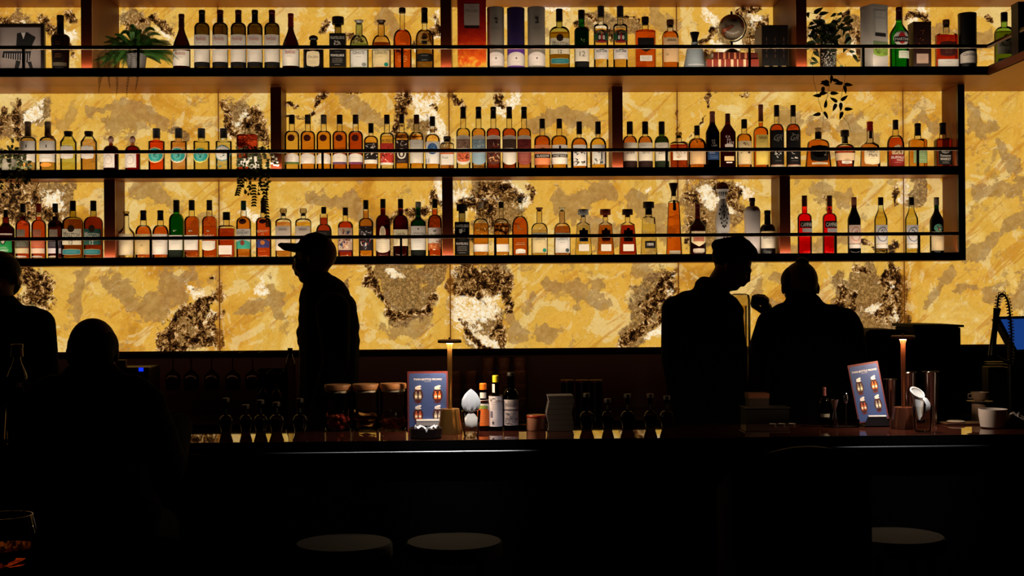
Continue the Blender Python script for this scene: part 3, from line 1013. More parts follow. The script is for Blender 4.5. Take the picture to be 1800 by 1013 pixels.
for x_ in (1056, 1090):
    B(1, x_, 26, 11, 31, 42, 48, 11, 'R', 2, 1, CL, 'PG', 52, ('c', '2b2830', 12), [('s', 54, 78, .80, '6b4438'), ('r', 60, 72, .92, '2c5a34'), ('s', 55, 77, .52, '1d1420'), ('o', 64, 72, .16, 'd8d2c6', -.28), ('o', 64, 72, .16, 'd8d2c6', .28), ('r', 62, 73, .10, 'c02a2c'), ('r', 74, 77, .5, 'b3242a'), ('b', 56, 62, .5, ['7a3a2c', 'b98a50', '3f6a3a'], 10),
                                                                          ('r', 88, 106, .95, 'ece6e4'), ('a', 86, 90, .3, '3f7a48'), ('t', 'NUSA CANA', 92, 5, '1e1c1e', 0, .7), ('l', 97, 99, .6, '9a9494', 1)],
      'clear rum bottle with painted mask picture, the %s one' % ('left' if x_ == 1056 else 'right'), name='rum_bottle')
B(1, 1134, 37, 30, 40, 53, 57, 12, 'R', 6, .5, CL, 'OR', 52, ('w', '17100e', 13), [('v', 68, 93, .78, '120c0b'), ('r', 99, 109, .58, 'efe9dc'), ('l', 101, 107, .48, '6a625a', 3)], 'flat orange bourbon bottle with black pointed label', name='whisky_bottle')
B(1, 1178, 29, 35, 44, 54, 66, 11, 'R', 2.6, .9, CL, 'd87a3c', 57, ('w', '5a3322', 13), [('r', 68, 111, .90, 'f0c795'), ('t', 'ARRAN', 73, 4.5, '3a2c24', 0, .55), ('l', 78, 84, .5, 'b08a60', 2), ('t', '10', 98, 4, '6a5440', -.5, .2)], 'amber whisky bottle with tall peach label', name='whisky_bottle')
B(1, 1221, 30, 57, 75, 82, 90, 12, 'R', 2, .8, 'a9b7c2', None, 0, ('v', '0c0a0a', 17), [('r', 82, 87, .8, '14100f'), ('t', 'XI', 100, 9, '20222a', 0, .35, .3), ('l', 90, 93, .5, '7a8894', 1), ('l', 108, 112, .5, '8896a2', 2), ('r', 115, 117, .95, 'e8ecf0')], 'squat silvery blue bottle with black flared stopper', wb=42)
B(1, 1580, 33, 13, 35, 37, 62, 10, 'S', 2, 1, '6fd048', '3fae2a', 40, ('f', '4a1210', 11), [('o', 56, 84, .82, 'e9e6df'), ('r', 67, 76, .76, '151213'), ('o', 60, 80, .40, 'c8262a'), ('r', 67, 76, .74, '151213'), ('t', 'MARTINI', 71.5, 5, 'f4f0ea', 0, .68), ('r', 92, 105, .62, 'dfe6d4', .25), ('l', 94, 103, .5, '6a7a5a', 3, .25)],
  'bright green vermouth bottle with round badge', name='vermouth_bottle')
B(1, 1663, 38, 35, 44, 59, 63, 11, 'R', 6, .6, CL, 'b32a18', 63, ('w', '5a3826', 12), [('s', 74, 101, .80, '4a1a16'), ('l', 80, 96, .5, 'b08a7a', 4), ('r', 106, 119, .98, 'f0ece6'), ('t', 'PORT WOOD', 110, 3, '3a3230', 0, .5)], 'square clear bottle of red spirit with white foot label', name='whisky_bottle')
B(1, 1765, 34, 22, 38, 47, 60, 11, 'R', 3, .7, 'b3cf8a', 'a09a38', 56, ('c', '0f1a14', 12), SING('ece6cc', '3a322c', 0), 'green-tinted whisky bottle on the shelf bend behind the angled rail', name='whisky_bottle')

# ---------------- row 2 (middle shelf)
for x_, l_ in ((49, 'gin bottle with grey wooden stopper and white label, leftmost'), (84, 'gin bottle with grey wooden stopper, white label and neck tag')):
    B(2, x_, 28, 214, 239, 240, 249, 9, 'R', 2, 1, 'e8e0cc', 'dccaa2', 246, ('f', '7a6656', 11), [('r', 249, 286, .96, 'f4efe8'), ('v', 256, 262, .06, '2a2420', .1), ('l', 278, 280, .8, 'a89a90', 1), ('o', 287, 295, .7, 'e89a3a')], l_, name='gin_bottle')
for x_, lq_, l_ in ((120, 'YG', 'yellow-green gin bottle with ribbed shoulder and square white label'), (156, 'PK', 'pink gin bottle with ribbed shoulder and square white label')):
    B(2, x_, 28, 231, 236, 239, 250, 14, 'L', 2, 1, 'eef0d8', lq_, 246, ('w', '16161a', 15), [('s', 257, 281, .78, 'f2ece4'), ('l', 262, 276, .4, 'c9beb2', 4)], l_, name='gin_bottle')
for x_, lq_, g_, l_ in ((195, 'DK', 'a05a4a', 'dark brown apothecary gin bottle with white square label'), (233, 'a01812', 'd8a090', 'deep red apothecary gin bottle with white square label')):
    B(2, x_, 26, 239, 252, 256, 266, 7, 'R', 2, 1, g_, lq_, 256, ('b', 'c89a90', 10), [('r', 268, 296, .78, 'f2eae4', -.12), ('o', 273, 291, .5, 'd8cac2', -.12), ('o', 275, 289, .4, 'f2eae4', -.12), ('l', 278, 286, .25, 'a89890', 3, -.12)], l_, name='gin_bottle')
for x_, lq_, g_, ring, l_ in ((275, 'f06018', 'f8d8c0', 'f0c890', 'orange gin bottle with round teal label'), (314, 'f6dcc0', 'f2e0cc', 'f4e4c8', 'peach gin bottle with round teal label'),
                              (354, 'faf2d4', 'f4f2dc', 'e8e070', 'clear gin bottle with round teal label')):
    B(2, x_, 28, 226, 243, 246, 249, 11, 'L', 2, 1, g_, lq_, 247, ('c', '4a5058', 13), [('o', 260, 288, .98, ring), ('o', 262, 286, .86, '2fa8a6'), ('o', 266, 282, .5, '66c2bc'), ('b', 269, 279, .3, ['1f7f80'], 6), ('l', 283, 284, .4, 'cfeee8', 1)], l_, name='gin_bottle')
B(2, 393, 28, 226, 243, 246, 249, 11, 'L', 2, 1, 'f4f6f0', 'f8f4e4', 247, ('c', '4a4c50', 13), [('o', 256, 285, .96, '6fa0a8'), ('o', 258, 283, .84, 'f2f0ec'), ('b', 264, 278, .3, ['9aa8b0', '70808a'], 5), ('b', 288, 296, .8, ['4f8a90'], 4)], 'clear gin bottle with round white label', name='gin_bottle')
B(2, 435, 37, 215, 222, 236, 239, 10, 'R', 5, .7, CL, 'd8483c', 238, ('g', '8a6a58', 12), [('r', 280, 294, .8, 'f4f0ec')], 'pink square bottle half hidden by the trailing plant', name='gin_bottle')
ARC = lambda lab, foot, o=0: [('o', 238 + o, 250 + o, .48, '5a1a12'), ('a', 271 + o, 289 + o, .96, lab), ('l', 277 + o, 284 + o, .4, 'b0a294', 2)] + ([('r', 286 + o, 290 + o, .95, foot)] if foot else [])
for x_, lq_, cap_, foot_, l_ in ((513, 'PG', '12160f', '5f7a3a', 'pale yellow whisky bottle with round maroon seal'), (541, 'e8a040', '4a4644', None, 'honey whisky bottle with round maroon seal'),
                                 (569, 'GO', '6a655e', None, 'golden whisky bottle with round maroon seal, half behind post'), (597, 'd8742c', '1c1716', '6a4a6c', 'orange whisky bottle with round maroon seal'),
                                 (625, 'c8501c', '2a2424', '7a3a68', 'red-orange whisky bottle with round maroon seal')):
    B(2, x_, 26, 202, 218, 230, 240, 10, 'R', 2, 1, CL, lq_, 234, ('c', cap_, 10.5), ARC('f6eee6', foot_), l_, name='whisky_bottle')
ART = lambda y0, y1, bg, cols, cnt=26: [('r', y0, y1, .92, bg), ('b', y0 + 2, y1 - 2, .86, cols, cnt)]
B(2, 652, 25, 217, 234, 239, 248, 8.5, 'R', 2, 1, CL, 'GO', 239, ('c', '0d0b0c', 9.5), ART(252, 283, '1a1412', ['f2ece2', 'e8e0d2'], 12) + [('l', 254, 257, .6, 'd8d0c4', 1), ('r', 282, 289, .9, 'f4eee4')], 'short pale whisky bottle with black and white dancer label', name='whisky_bottle')
B(2, 680, 25, 202, 218, 233, 242, 10, 'R', 2, 1, CL, 'PG', 240, ('c', '0d0b0c', 10), [('t', 'MR PEAT', 249, 5, '2a2420', 0, .82)] + ART(253, 288, 'c9382a', ['f4ece0', '8a1a14', 'f2d8c8', '2a1410'], 14) + [('r', 287, 291, .9, 'f4eee4')], 'pale whisky bottle with bright red picture label', name='whisky_bottle')
B(2, 706, 25, 201, 217, 232, 242, 10, 'R', 2, 1, CL, 'GO', 236, ('c', '0d0b0c', 9), [('r', 247, 288, .92, '2a1614'), ('o', 262, 281, .62, 'e6ded2'), ('o', 265, 278, .44, '2a1614'), ('o', 268, 276, .2, 'e6ded2'), ('b', 249, 258, .7, ['e6ded2', 'c8b8a8'], 8), ('l', 283, 286, .6, 'c8beb0', 1)], 'golden whisky bottle with dark swirl label', name='whisky_bottle')
B(2, 732, 25, 202, 218, 232, 242, 10, 'R', 2, 1, CL, 'GO', 238, ('c', '3a1410', 10), [('r', 247, 288, .92, 'e8e2d6'), ('l', 252, 256, .6, '8a8278', 1), ('l', 264, 280, .4, 'c0b8ac', 5)], 'golden whisky bottle with plain pale grey label', name='whisky_bottle')
B(2, 760, 26, 205, 222, 236, 247, 9, 'R', 2, 1, CL, 'GO', 236, ('c', '0d0b0c', 10), [('r', 250, 289, .94, 'f2f0ee'), ('o', 253, 273, .68, '3a68a8'), ('b', 256, 268, .4, ['8ab0d8'], 5), ('t', '11', 284, 8, '3a5a98', -.65, .2)], 'golden whisky bottle with blue disc on white label', name='whisky_bottle')
B(2, 786, 24, 240, 245, 251, 255, 12, 'R', 4, .8, CL, 'd88a3c', 262, ('w', '463a34', 13), [('r', 269, 291, .96, 'f4efe6'), ('r', 269, 272, .96, 'e0703a'), ('t', 'Proof', 278, 4, '4a4240', -.3, .4)], 'short clear bottle with orange-edged white label')
SH = lambda lab, band, low, foot: [('a', 239, 247, .92, 'ded2c4'), ('l', 242, 244, .7, '7a6a60', 1), ('r', 246, 262, .92, lab), ('b', 248, 261, .7, band, 12), ('d', 262, 291, .94, low)] + foot
for x_, lq_, lab, band, low, foot, l_ in (
    (814, 'PG', '8a6a58', ['5a4034', 'b89880'], 'f0e6d8', [('d', 267, 286, .86, 'd8643c'), ('b', 268, 284, .7, ['f0a070', '7a2a1c', '2a1c14'], 16)], 'pale whisky bottle with brown and orange shield label'),
    (841, 'e0a050', '8aa4b4', ['6a8494', 'c8d2d8', '4a3a30'], '9ab8cc', [('l', 264, 266, .4, '2a2a30', 1), ('l', 272, 284, .5, 'b0c8d8', 3)], 'whisky bottle with light blue shield label'),
    (867, 'b83a18', '4a1a14', ['8a3020', 'c8b090', '2a0c0a'], '5a2a1c', [('b', 266, 286, .8, ['c8905a', '2a1410', 'e8c8a0', '8a3a20'], 24)], 'red whisky bottle with busy dark picture label'),
    (895, 'c04c1c', '4a3428', ['3a261c'], 'f2ebe0', [('l', 268, 270, .5, '6a5c50', 1)], 'red whisky bottle with brown band over plain white label'),
    (921, 'c87a38', '6a1c1c', ['4a1010'], '9a4a40', [('l', 266, 284, .7, 'd8a090', 7)], 'whisky bottle with wine-red shield label')):
    B(2, x_, 25, 188, 208, 225, 234, 10, 'R', 2, 1, CL, lq_, 227, ('f', '14100f', 10), SH(lab, band, low, foot), l_, name='whisky_bottle')
B(2, 953, 29, 209, 226, 238, 248, 10, 'R', 2, 1, CL, 'e0701c', 239, ('c', '120e0e', 10), [('r', 256, 291, .96, 'f09060'), ('t', 'GLASGOW B.', 275.5, 4, 'f4e8dc', 0, .001), ('r', 272, 279, .94, '1e1614'), ('t', 'GLASGOW', 275.5, 4.5, 'f4ece0', 0, .75), ('r', 262, 267, .15, '2a1c18')], 'bulbous orange whisky bottle with coral label', name='whisky_bottle')
B(2, 983, 29, 209, 226, 238, 248, 10, 'R', 2, 1, CL, 'e8a838', 239, ('c', '120e0e', 10), [('r', 256, 290, .94, 'f2ece2'), ('r', 272, 278, .94, '1e1614'), ('t', 'SWEET BLEND', 275, 4, 'f4ece0', 0, .8), ('r', 258, 268, .13, '2a1c18')], 'bulbous golden whisky bottle with white label and black stripe', name='whisky_bottle')
B(2, 1018, 29, 214, 236, 242, 256, 8, 'R', 2, 1, CL, 'e08a24', 243, ('c', '0f0c0d', 10), [('r', 256, 293, .80, 'f4f0ea'), ('b', 262, 284, .72, ['16120f', '2a2420'], 12), ('b', 284, 292, .72, ['8a8070', '4a4438'], 10)], 'orange whisky bottle with black and white ghost label', name='whisky_bottle')
B(2, 1051, 29, 214, 236, 242, 256, 8, 'R', 2, 1, CL, 'f0b838', 243, ('c', '0f0c0d', 10), [('r', 256, 290, .78, 'e6e4de'), ('b', 262, 270, .3, ['1a1614'], 4), ('r', 268, 282, .07, '1a1614', .35), ('b', 280, 291, .72, ['7a8078', '4a5048'], 12)], 'yellow whisky bottle with misty tree label', name='whisky_bottle')
for x_, lq_, g_, t_, l_ in ((1107, 'c87040', CL, '\u5bae\u57ce\u5ce1', 'brown Japanese whisky bottle with brushed cream label, leftmost'), (1134, 'c87848', CL, '\u4f59\u5e02', 'light brown Japanese whisky bottle with brushed cream label'),
                             (1163, '6a7a24', '8aa040', '\u767d\u5dde', 'green Japanese whisky bottle with cream label')):
    B(2, x_, 26, 214, 236, 239, 252, 10, 'R', 2, 1, g_, lq_, 241, ('c', '100d0e', 11), [('r', 252, 284, .94, 'f2e8d4'), ('l', 256, 259, .4, '9a8c7a', 1, -.3), ('t', t_, 268, 8, '221c1a', 0, .55), ('r', 284, 297, .95, '2a120c' if lq_ != '6a7a24' else '16240c')], l_, name='whisky_bottle')
B(2, 1193, 31, 232, 240, 249, 254, 11, 'R', 6, .9, CL, 'a83a1c', 255, ('g', '171112', 12), [('r', 265, 283, .80, 'f4e8d6'), ('b', 268, 280, .6, ['e0ccb0', 'cfae8a'], 10)], 'square decanter of red-brown whisky with cream label', name='whisky_bottle')
B(2, 1225, 31, 221, 238, 243, 256, 9, 'R', 2, 1, CL, 'd8761c', 246, ('c', '141011', 10), [('r', 262, 290, .92, 'e0b884'), ('l', 264, 268, .6, '6a4c30', 2), ('b', 247, 254, .5, ['7a4418'], 5)], 'round-shouldered amber bottle with tan label', name='whisky_bottle')
B(2, 1252, 24, 196, 215, 217, 234, 10, 'L', 3, .9, '5a3a30', '2a0e0a', 218, ('f', '9a5a50', 9.5), [('t', 'KA', 248, 3.5, '8a8480', 0, .4), ('t', 'VA', 252.5, 3.5, '8a8480', 0, .4), ('t', 'LAN', 257, 3.5, '8a8480', .1, .5), ('r', 265, 282, .84, '1c3a6a'), ('t', 'SOLIST', 270, 4, 'dce2ea', -.2, .5), ('l', 274, 280, .7, '9ab0cc', 2)], 'near-black whisky bottle with pinkish capsule and navy label', name='whisky_bottle')
B(2, 1279, 27, 200, 214, 218, 234, 9.5, 'L', 3, .9, '8a4a38', 'DR', 219, ('c', '5a2a20', 9), [('t', 'KA', 241.5, 4.5, 'f4ece6', -.15, .5), ('t', 'VA', 247, 4.5, 'f4ece6', -.05, .5), ('t', 'LAN', 252, 4.5, 'f4ece6', .15, .6), ('a', 254, 260, .55, 'e8dcd2'), ('r', 276, 284, .62, 'eac888'), ('r', 286, 288, .4, 'f0e8e0')], 'dark red angular whisky bottle with stacked white letters', name='whisky_bottle')
B(2, 1308, 26, 210, 226, 235, 244, 10, 'R', 2, 1, CL, 'd88a34', 236, ('c', '120f0f', 10.5), [('r', 249, 290, .92, 'f0d8a4'), ('b', 252, 258, .6, ['8a6a40'], 5), ('b', 264, 271, .7, ['5a4430'], 6), ('l', 276, 286, .2, '9a8460', 2)], 'amber whisky bottle with handwritten cream label', name='whisky_bottle')
B(2, 1337, 26, 184, 213, 223, 233, 7.5, 'R', 2.3, 1, CL, 'e07018', 216, ('f', '8a4a38', 8.5), [('r', 238, 291, .86, 'f0d468', .05), ('t', 'TAYLOR', 244, 4.5, '3a2c1c', .05, .6), ('l', 249, 252, .5, '8a7430', 1)], 'tall orange bourbon bottle with long yellow label', name='whisky_bottle')
for x_, w_ in ((1365, 'left'), (1394, 'right')):
    B(2, x_, 25, 185, 205, 218, 230, 9, 'R', 2, 1, CL, 'c84818', 218, ('c', '141011', 9.5), [('r', 230, 290, .95, '080607'), ('t', 'GR', 243, 11, '8a8680', 0, .6, .5), ('b', 235, 252, .5, ['6a6662'], 3), ('b', 264, 280, .5, ['d8d4ce', 'a8a4a0'], 9), ('t', 'YAMAZAKURA', 284, 2.6, '9a968e', 0, .6), ('r', 291, 295, .95, 'e8d8c0')],
      'tall red whisky bottle with black eagle label, the %s one' % w_, name='whisky_bottle')
B(2, 1438, 38, 225, 233, 245, 254, 11, 'R', 3, .5, CL, 'd8761c', 247, ('v', 'd0a868', 13), [('r', 232, 245, .3, '3a1812'), ('s', 256, 285, .85, '0c0807'), ('t', '1792', 270, 9, 'b0a494', .15, .5, .15), ('a', 286, 290, .75, 'f0dcc0')], 'squat flared bourbon decanter with black front', name='whisky_bottle', wb=46)
B(2, 1485, 36, 229, 240, 253, 266, 11, 'R', 2.4, .8, CL, 'a8341c', 258, ('w', '17110f', 15), [('r', 241, 253, .28, '9a8a6a'), ('r', 270, 283, .98, 'e8caa0'), ('v', 284, 290, .5, 'f4f0ea')], 'round bourbon bottle with horse-topped stopper and beige band', name='whisky_bottle', wb=30)
B(2, 1529, 31, 214, 230, 247, 258, 11, 'S', 3, .85, CL, 'd88a50', 252, ('f', 'a01a16', 11), [('r', 230, 244, .26, 'f0d8a0'), ('r', 230, 248, .05, 'a01a16', .32), ('s', 261, 291, .88, 'f4e4bc'), ('t', "Maker's", 267, 6, '3a302a', 0, .6), ('t', 'Mark', 274, 6, '3a302a', .1, .5), ('l', 279, 281, .4, '9a8c74', 1)], 'bourbon bottle dipped in red wax with cream label', name='whisky_bottle', wb=34)
B(2, 1574, 30, 211, 228, 238, 256, 11, 'R', 2, 1, CL, 'c84a18', 243, ('c', '17110f', 10), [('o', 256, 280, .7, 'd8b890'), ('b', 258, 272, .4, ['8a5a34', '5a3a24'], 10), ('r', 273, 293, .86, '8a1f1c'), ('t', 'BUFFALO', 278, 4.5, 'f0e6da', 0, .75), ('t', 'TRACE', 283, 3, 'f0e6da', .2, .5), ('l', 286, 288, .5, 'd8c0b0', 1)], 'red-brown bourbon bottle with buffalo picture and red label', name='whisky_bottle')
B(2, 1613, 28, 217, 238, 244, 249, 12, 'R', 6, .95, CL, 'e09a3c', 246, ('f', '14140f', 11), [('r', 262, 288, .86, '7f9a66'), ('t', 'RYE', 273, 6, 'd8e0c4', .2, .5), ('l', 266, 268, .6, 'c8d4b4', 1), ('l', 281, 283, .6, 'c8d4b4', 1)], 'square golden whiskey bottle with sage green label', name='whisky_bottle')
B(2, 1657, 27, 216, 236, 243, 248, 12, 'R', 6, .95, CL, 'a83818', 246, ('f', '0e0b0b', 11), [('r', 260, 291, .92, '0c0a0b'), ('o', 264, 271, .5, 'c8c2ba'), ('o', 265, 270, .42, '0c0a0b'), ('t', 'No.7', 267.5, 3, 'd8d2ca', 0, .3), ('t', 'Tennessee', 275, 4, 'e8e2da', 0, .7, .2), ('t', 'WHISKEY', 281, 4.5, 'e8e2da', 0, .7), ('l', 285, 289, .6, 'b8b2aa', 2)], 'square whiskey bottle with black label beside the end panel', name='whisky_bottle')

# ---------------- row 3 (lowest shelf)
B(3, 10, 30, 369, 382, 391, 404, 11, 'S', 2, 1, 'a05a40', '4a0e08', 392, ('c', '0d0a0a', 8), [('r', 411, 414, .9, 'e8dcc8'), ('r', 422, 444, .88, '1f9a50'), ('o', 417, 431, .3, '14100f'), ('o', 419, 429, .2, 'd8d2c0'), ('t', 'IRISH', 436, 4, 'e8f2e4', 0, .5), ('t', 'WHISKEY', 441, 3.5, 'e8f2e4', 0, .6)], 'dark whiskey bottle with bright green label', name='whisky_bottle')
tg = BOTTLES[[b.x for b in BOTTLES].index(84)]
MB().box(-.003, .036, -.003, 0, -.009, .009, M('7a4a34', 0.6)).build('neck_tag', tg.root, smooth=False, loc=(0.006, -tg.nr - .012, tg.zn + .004)).rotation_euler = (0, math.radians(28), 0)
for x_, lq_, cap_, c1, c2, l_ in ((40, 'c03a1c', '0f0c0d', '5a5a4c', 'd8c8a0', 'red whisky bottle with grey-green label'), (68, 'b8401c', '8a1f16', 'd86a44', 'f0d0b8', 'red whisky bottle with red cap and orange label'), (97, '3a0c08', '0f0c0d', '3a3444', 'd8d0d8', 'near-black whisky bottle with violet-grey label')):
    B(3, x_, 25, 358, 374, 387, 398, 10.5, 'R', 2, 1, CL, lq_, 381, ('c', cap_, 9.5), [('r', 404, 417, .56, '8a7a6a' if x_ != 68 else 'b8684a'), ('l', 405, 416, .5, 'd8c8b0', 3), ('r', 424, 436, .94, c1), ('l', 426, 434, .7, 'c8beb0', 3), ('r', 437, 446, .94, c2), ('a', 450, 453, .7, 'f4e6dc')], l_, name='whisky_bottle')
B(3, 128, 35, 353, 371, 381, 393, 11, 'R', 3, .7, 'd2cf9a', 'b8641c', 386, ('c', '0e0b0a', 10.5), SING('f0e6cc', '3a322c', 334), 'broad amber whisky bottle with cream label and teal plate', name='whisky_bottle')
B(3, 164, 32, 353, 371, 381, 393, 11, 'R', 3, .7, 'd8cf9a', 'a83a16', 381, ('c', '0e0b0a', 10.5), SING('2a5a50', 'f0ece0', 334), 'broad red-brown whisky bottle with dark green label', name='whisky_bottle')
B(3, 222, 28, 371, 377, 396, 412, 9, 'S', 2, 1, CL, 'e8c888', 452, ('g', '8a6a50', 11), [('r', 412, 449, .94, 'f0e0bc'), ('l', 424, 430, .6, 'c8b48c', 2)], 'empty-necked pale bottle with glass stopper and cream label')
for x_, lab, l_ in ((252, 'e0c48c', 'amber whisky bottle with tan label'), (282, 'f6ede2', 'amber whisky bottle with plain white label')):
    B(3, x_, 28, 370, 387, 396, 411, 11, 'R', 2, 1, CL, 'd8641c', 399, ('f', '0f0c0d', 10.5), [('r', 412, 448, .95, lab), ('l', 424, 428, .6, 'b8a080', 1), ('t', '12' if lab[0] == 'e' else '', 432, 3, '5a4a34', 0, .2) if lab[0] == 'e' else ('l', 432, 434, .5, 'c8bcae', 1)], l_, name='whisky_bottle')
GF = lambda lab, low: [('b', 405, 408, .25, ['f0e8d0'], 3)] + [('r', 414, 440, .95, lab), ('l', 422, 430, .5, 'c0b4a4', 2)] + low
B(3, 310, 25, 352, 373, 376, 390, 11, 'R', 3, 1, '58b83a', '2f8a22', 378, ('c', '100d0e', 11), GF('f4efe4', [('r', 441, 453, .95, '0e1a0c')]), 'bright green whisky bottle with white label', name='whisky_bottle')
B(3, 337, 25, 352, 370, 380, 390, 10, 'R', 3, 1, CL, 'c85a20', 381, ('c', '140f0f', 10.5), GF('f4ede4', [('r', 441, 443, .9, '7a3418')]), 'red-amber whisky bottle with square white label', name='whisky_bottle')
B(3, 368, 25, 352, 370, 380, 390, 10, 'R', 3, 1, CL, 'c04c18', 381, ('c', '2a2424', 10), [('b', 405, 408, .25, ['f0e8d0'], 3), ('t', 'Glenfiddich', 415, 5, 'f4ece0', 0, .8), ('d', 424, 441, .92, 'f4ede0'), ('l', 428, 434, .4, 'c0b4a4', 2)], 'red-amber whisky bottle with white lettering over round-footed label', name='whisky_bottle')
B(3, 398, 28, 373, 387, 396, 400, 11, 'R', 6, .95, CL, 'b03a1c', 402, ('c', '161012', 13), [('t', 'DALMORE', 409, 4, '5a1a10', 0, .6), ('r', 432, 448, .82, 'f0e8de'), ('l', 436, 444, .6, 'b8aca0', 3)], 'square red whisky bottle with low cap and white foot label', name='whisky_bottle')
B(3, 428, 26, 353, 370, 382, 392, 10.5, 'R', 2, 1, CL, 'd8883a', 380, ('c', '1f4a3a', 9.5), [('o', 385, 395, .5, '5a2014'), ('r', 403, 438, .94, 'f4f0e8'), ('t', 'THE', 406, 2.5, '3a3a3a', 0, .2), ('t', 'GLENLIVET', 410, 4.5, '3a3a3a', 0, .8), ('t', '12', 415, 4, '5a5a5a', 0, .3), ('a', 423, 438, .94, '3fb09a'), ('o', 423, 432, .28, '8a3a2a')], 'amber whisky bottle with white and turquoise label', name='whisky_bottle')
B(3, 463, 27, 352, 374, 382, 392, 11, 'R', 2, 1, CL, 'd0481c', 385, ('f', '0f0c0d', 10), [('o', 386, 394, .45, '3a1210'), ('t', 'GLENLIVET', 407, 4.5, 'f0dcc8', 0, .75), ('t', '15', 413, 4, 'f0dcc8', 0, .3), ('a', 421, 436, .84, '3a3a78'), ('o', 423, 431, .3, 'c87830'), ('l', 441, 443, .5, 'd89a70', 1)], 'red-orange whisky bottle with indigo label behind ivy', name='whisky_bottle')
for x_, lq_, l_ in ((498, 'd89858', 'pale amber bottle with glass stopper, its label behind the cap brim'), (533, 'f0c040', 'yellow bottle with glass stopper, half hidden behind the cap')):
    B(3, x_, 28, 366, 377, 384, 391, 9, 'R', 2.6, .9, CL, lq_, 391, ('g', '7a5448', 13), [('r', 398, 441, .93, 'f2e2d2'), ('t', 'ARRAN', 404, 4, '3a2c24', 0, .5)], l_, name='whisky_bottle')
B(3, 569, 28, 364, 376, 395, 410, 14, 'R', 2, 1, CL, '9a2a16', 383, ('c', '0f0c0d', 9), [('r', 406, 440, .92, '1c1614'), ('t', 'SPIRIT', 411, 4, '9a9088', 0, .5), ('l', 416, 436, .6, '6a625a', 5)], 'dark red whisky bottle with black label behind the cap crown', name='whisky_bottle')
B(3, 607, 27, 365, 379, 389, 398, 9, 'R', 2, 1, CL, 'b83420', 390, ('c', '17120f', 9.5), ART(401, 440, 'd8b8a0', ['8a2a24', '3a4a6a', 'f0e0cc', 'c87850', '5a2a3a'], 40) + [('r', 440, 444, .94, '5a1420')], 'red bottle with crowded pink picture label', name='whisky_bottle')
B(3, 643, 26, 352, 368, 384, 393, 10, 'R', 2, 1, CL, 'e8a040', 371, ('c', '0d0b0c', 9.5), ART(398, 441, '20161a', ['e8e0dc', 'c83a2a', '5a5a70', 'f2eee8', '8a8088'], 34), 'golden bottle with black, white and red picture label', name='whisky_bottle')
B(3, 673, 26, 350, 366, 378, 392, 9, 'R', 2, 1, 'c88a60', '5a160c', 368, ('c', '101010', 9.5), [('o', 398, 424, .42, 'f0e0c0'), ('o', 401, 421, .28, 'd8c49a'), ('d', 421, 445, .92, 'f0e4cc'), ('l', 425, 440, .5, 'c8b898', 4)], 'dark brown whisky bottle with cream emblem and label', name='whisky_bottle')
B(3, 704, 27, 350, 366, 378, 392, 9, 'R', 2, 1, 'c88a60', '5a180c', 368, ('c', '101010', 9.5), [('r', 404, 433, .94, 'f0dfb8'), ('t', 'Caol Ila', 411, 4.5, '6a5a44', 0, .6), ('l', 420, 428, .5, 'c8b48c', 2)], 'dark brown whisky bottle with wide cream label', name='whisky_bottle')
B(3, 735, 27, 355, 365, 380, 392, 9, 'S', 2, 1, '58b040', '2c8020', 366, ('c', 'b0b0a8', 10), [('r', 398, 440, .95, 'f2efe8'), ('t', 'LAPHROAIG', 411, 4, '2a2a2a', 0, .82), ('b', 402, 405, .1, ['4a4a4a'], 2), ('l', 418, 436, .5, 'b8b4aa', 5), ('r', 441, 451, .95, '0c140a')], 'green whisky bottle with silver cap and white label', name='whisky_bottle')
B(3, 764, 25, 350, 366, 378, 392, 10, 'R', 2, 1, CL, 'c84c1c', 368, ('c', '101010', 9.5), [('r', 401, 430, .92, 'f2eae0'), ('b', 404, 409, .2, ['2a1c18'], 3), ('t', 'TALISKER', 413, 3, '5a4a40', 0, .7), ('n', 428, 442, .92, 'c86a34'), ('b', 424, 440, .8, ['f2eae0', 'e0a070', 'a84a20'], 12)], 'amber whisky bottle with torn orange and white label', name='whisky_bottle')
B(3, 812, 26, 359, 371, 390, 391, 12, 'L', 6, 1, 'b9b39c', 'CW', 396, ('w', '0b0908', 19), [(i[0],) + ((i[1] + 329, i[2] + 329) + i[3:] if i[0] != 't' else (i[1], i[2] + 329) + i[3:]) for i in MONT()], 'square black-printed bottle with wide black stopper')
for x_, t_, cc_ in ((845, 'amber tequila bottle with slim neck and white strip label, clear stopper', 'c0b4a0'), (881, 'amber tequila bottle with slim neck and white strip label, dark stopper', '1c1614')):
    B(3, x_, 27, 355, 366, 384, 396, 8, 'R', 2.5, .95, CL, 'dc9438', 393, ('c', cc_, 9.5), [('b', 400, 420, .6, ['f0c880', 'c88a40'], 8), ('r', 430, 443, .96, 'f6efe4')], t_, name='tequila_bottle')
B(3, 914, 29, 346, 353, 380, 400, 7.5, 'R', 2.2, 1, CL, 'c85a1c', 383, ('w', '6a6a68', 11), [('b', 396, 405, .4, ['e0904a'], 6), ('l', 426, 432, .6, 'f0dcc8', 2), ('a', 438, 446, .6, 'f4ece0')], 'round amber bottle with long neck and silver stopper')
B(3, 948, 29, 365, 372, 392, 405, 10, 'R', 2.6, .8, 'efe8d8', 'd8c48c', 404, ('v', '6a3c26', 13), [(i[0],) + ((i[1] + 325, i[2] + 325) + i[3:] if i[0] != 't' else (i[1], i[2] + 325) + i[3:]) for i in CEN('f0dca6', '1f9a86')], 'bottle with flared stopper, cream label and teal dot')
B(3, 988, 29, 365, 372, 392, 405, 10, 'R', 2.6, .8, 'efe0cc', 'a8683a', 398, ('v', 'd8c890', 13), [(i[0],) + ((i[1] + 325, i[2] + 325) + i[3:] if i[0] != 't' else (i[1], i[2] + 325) + i[3:]) for i in CEN('f3f0ec', '4a5a60')], 'brown bottle with pale flared stopper and white label')
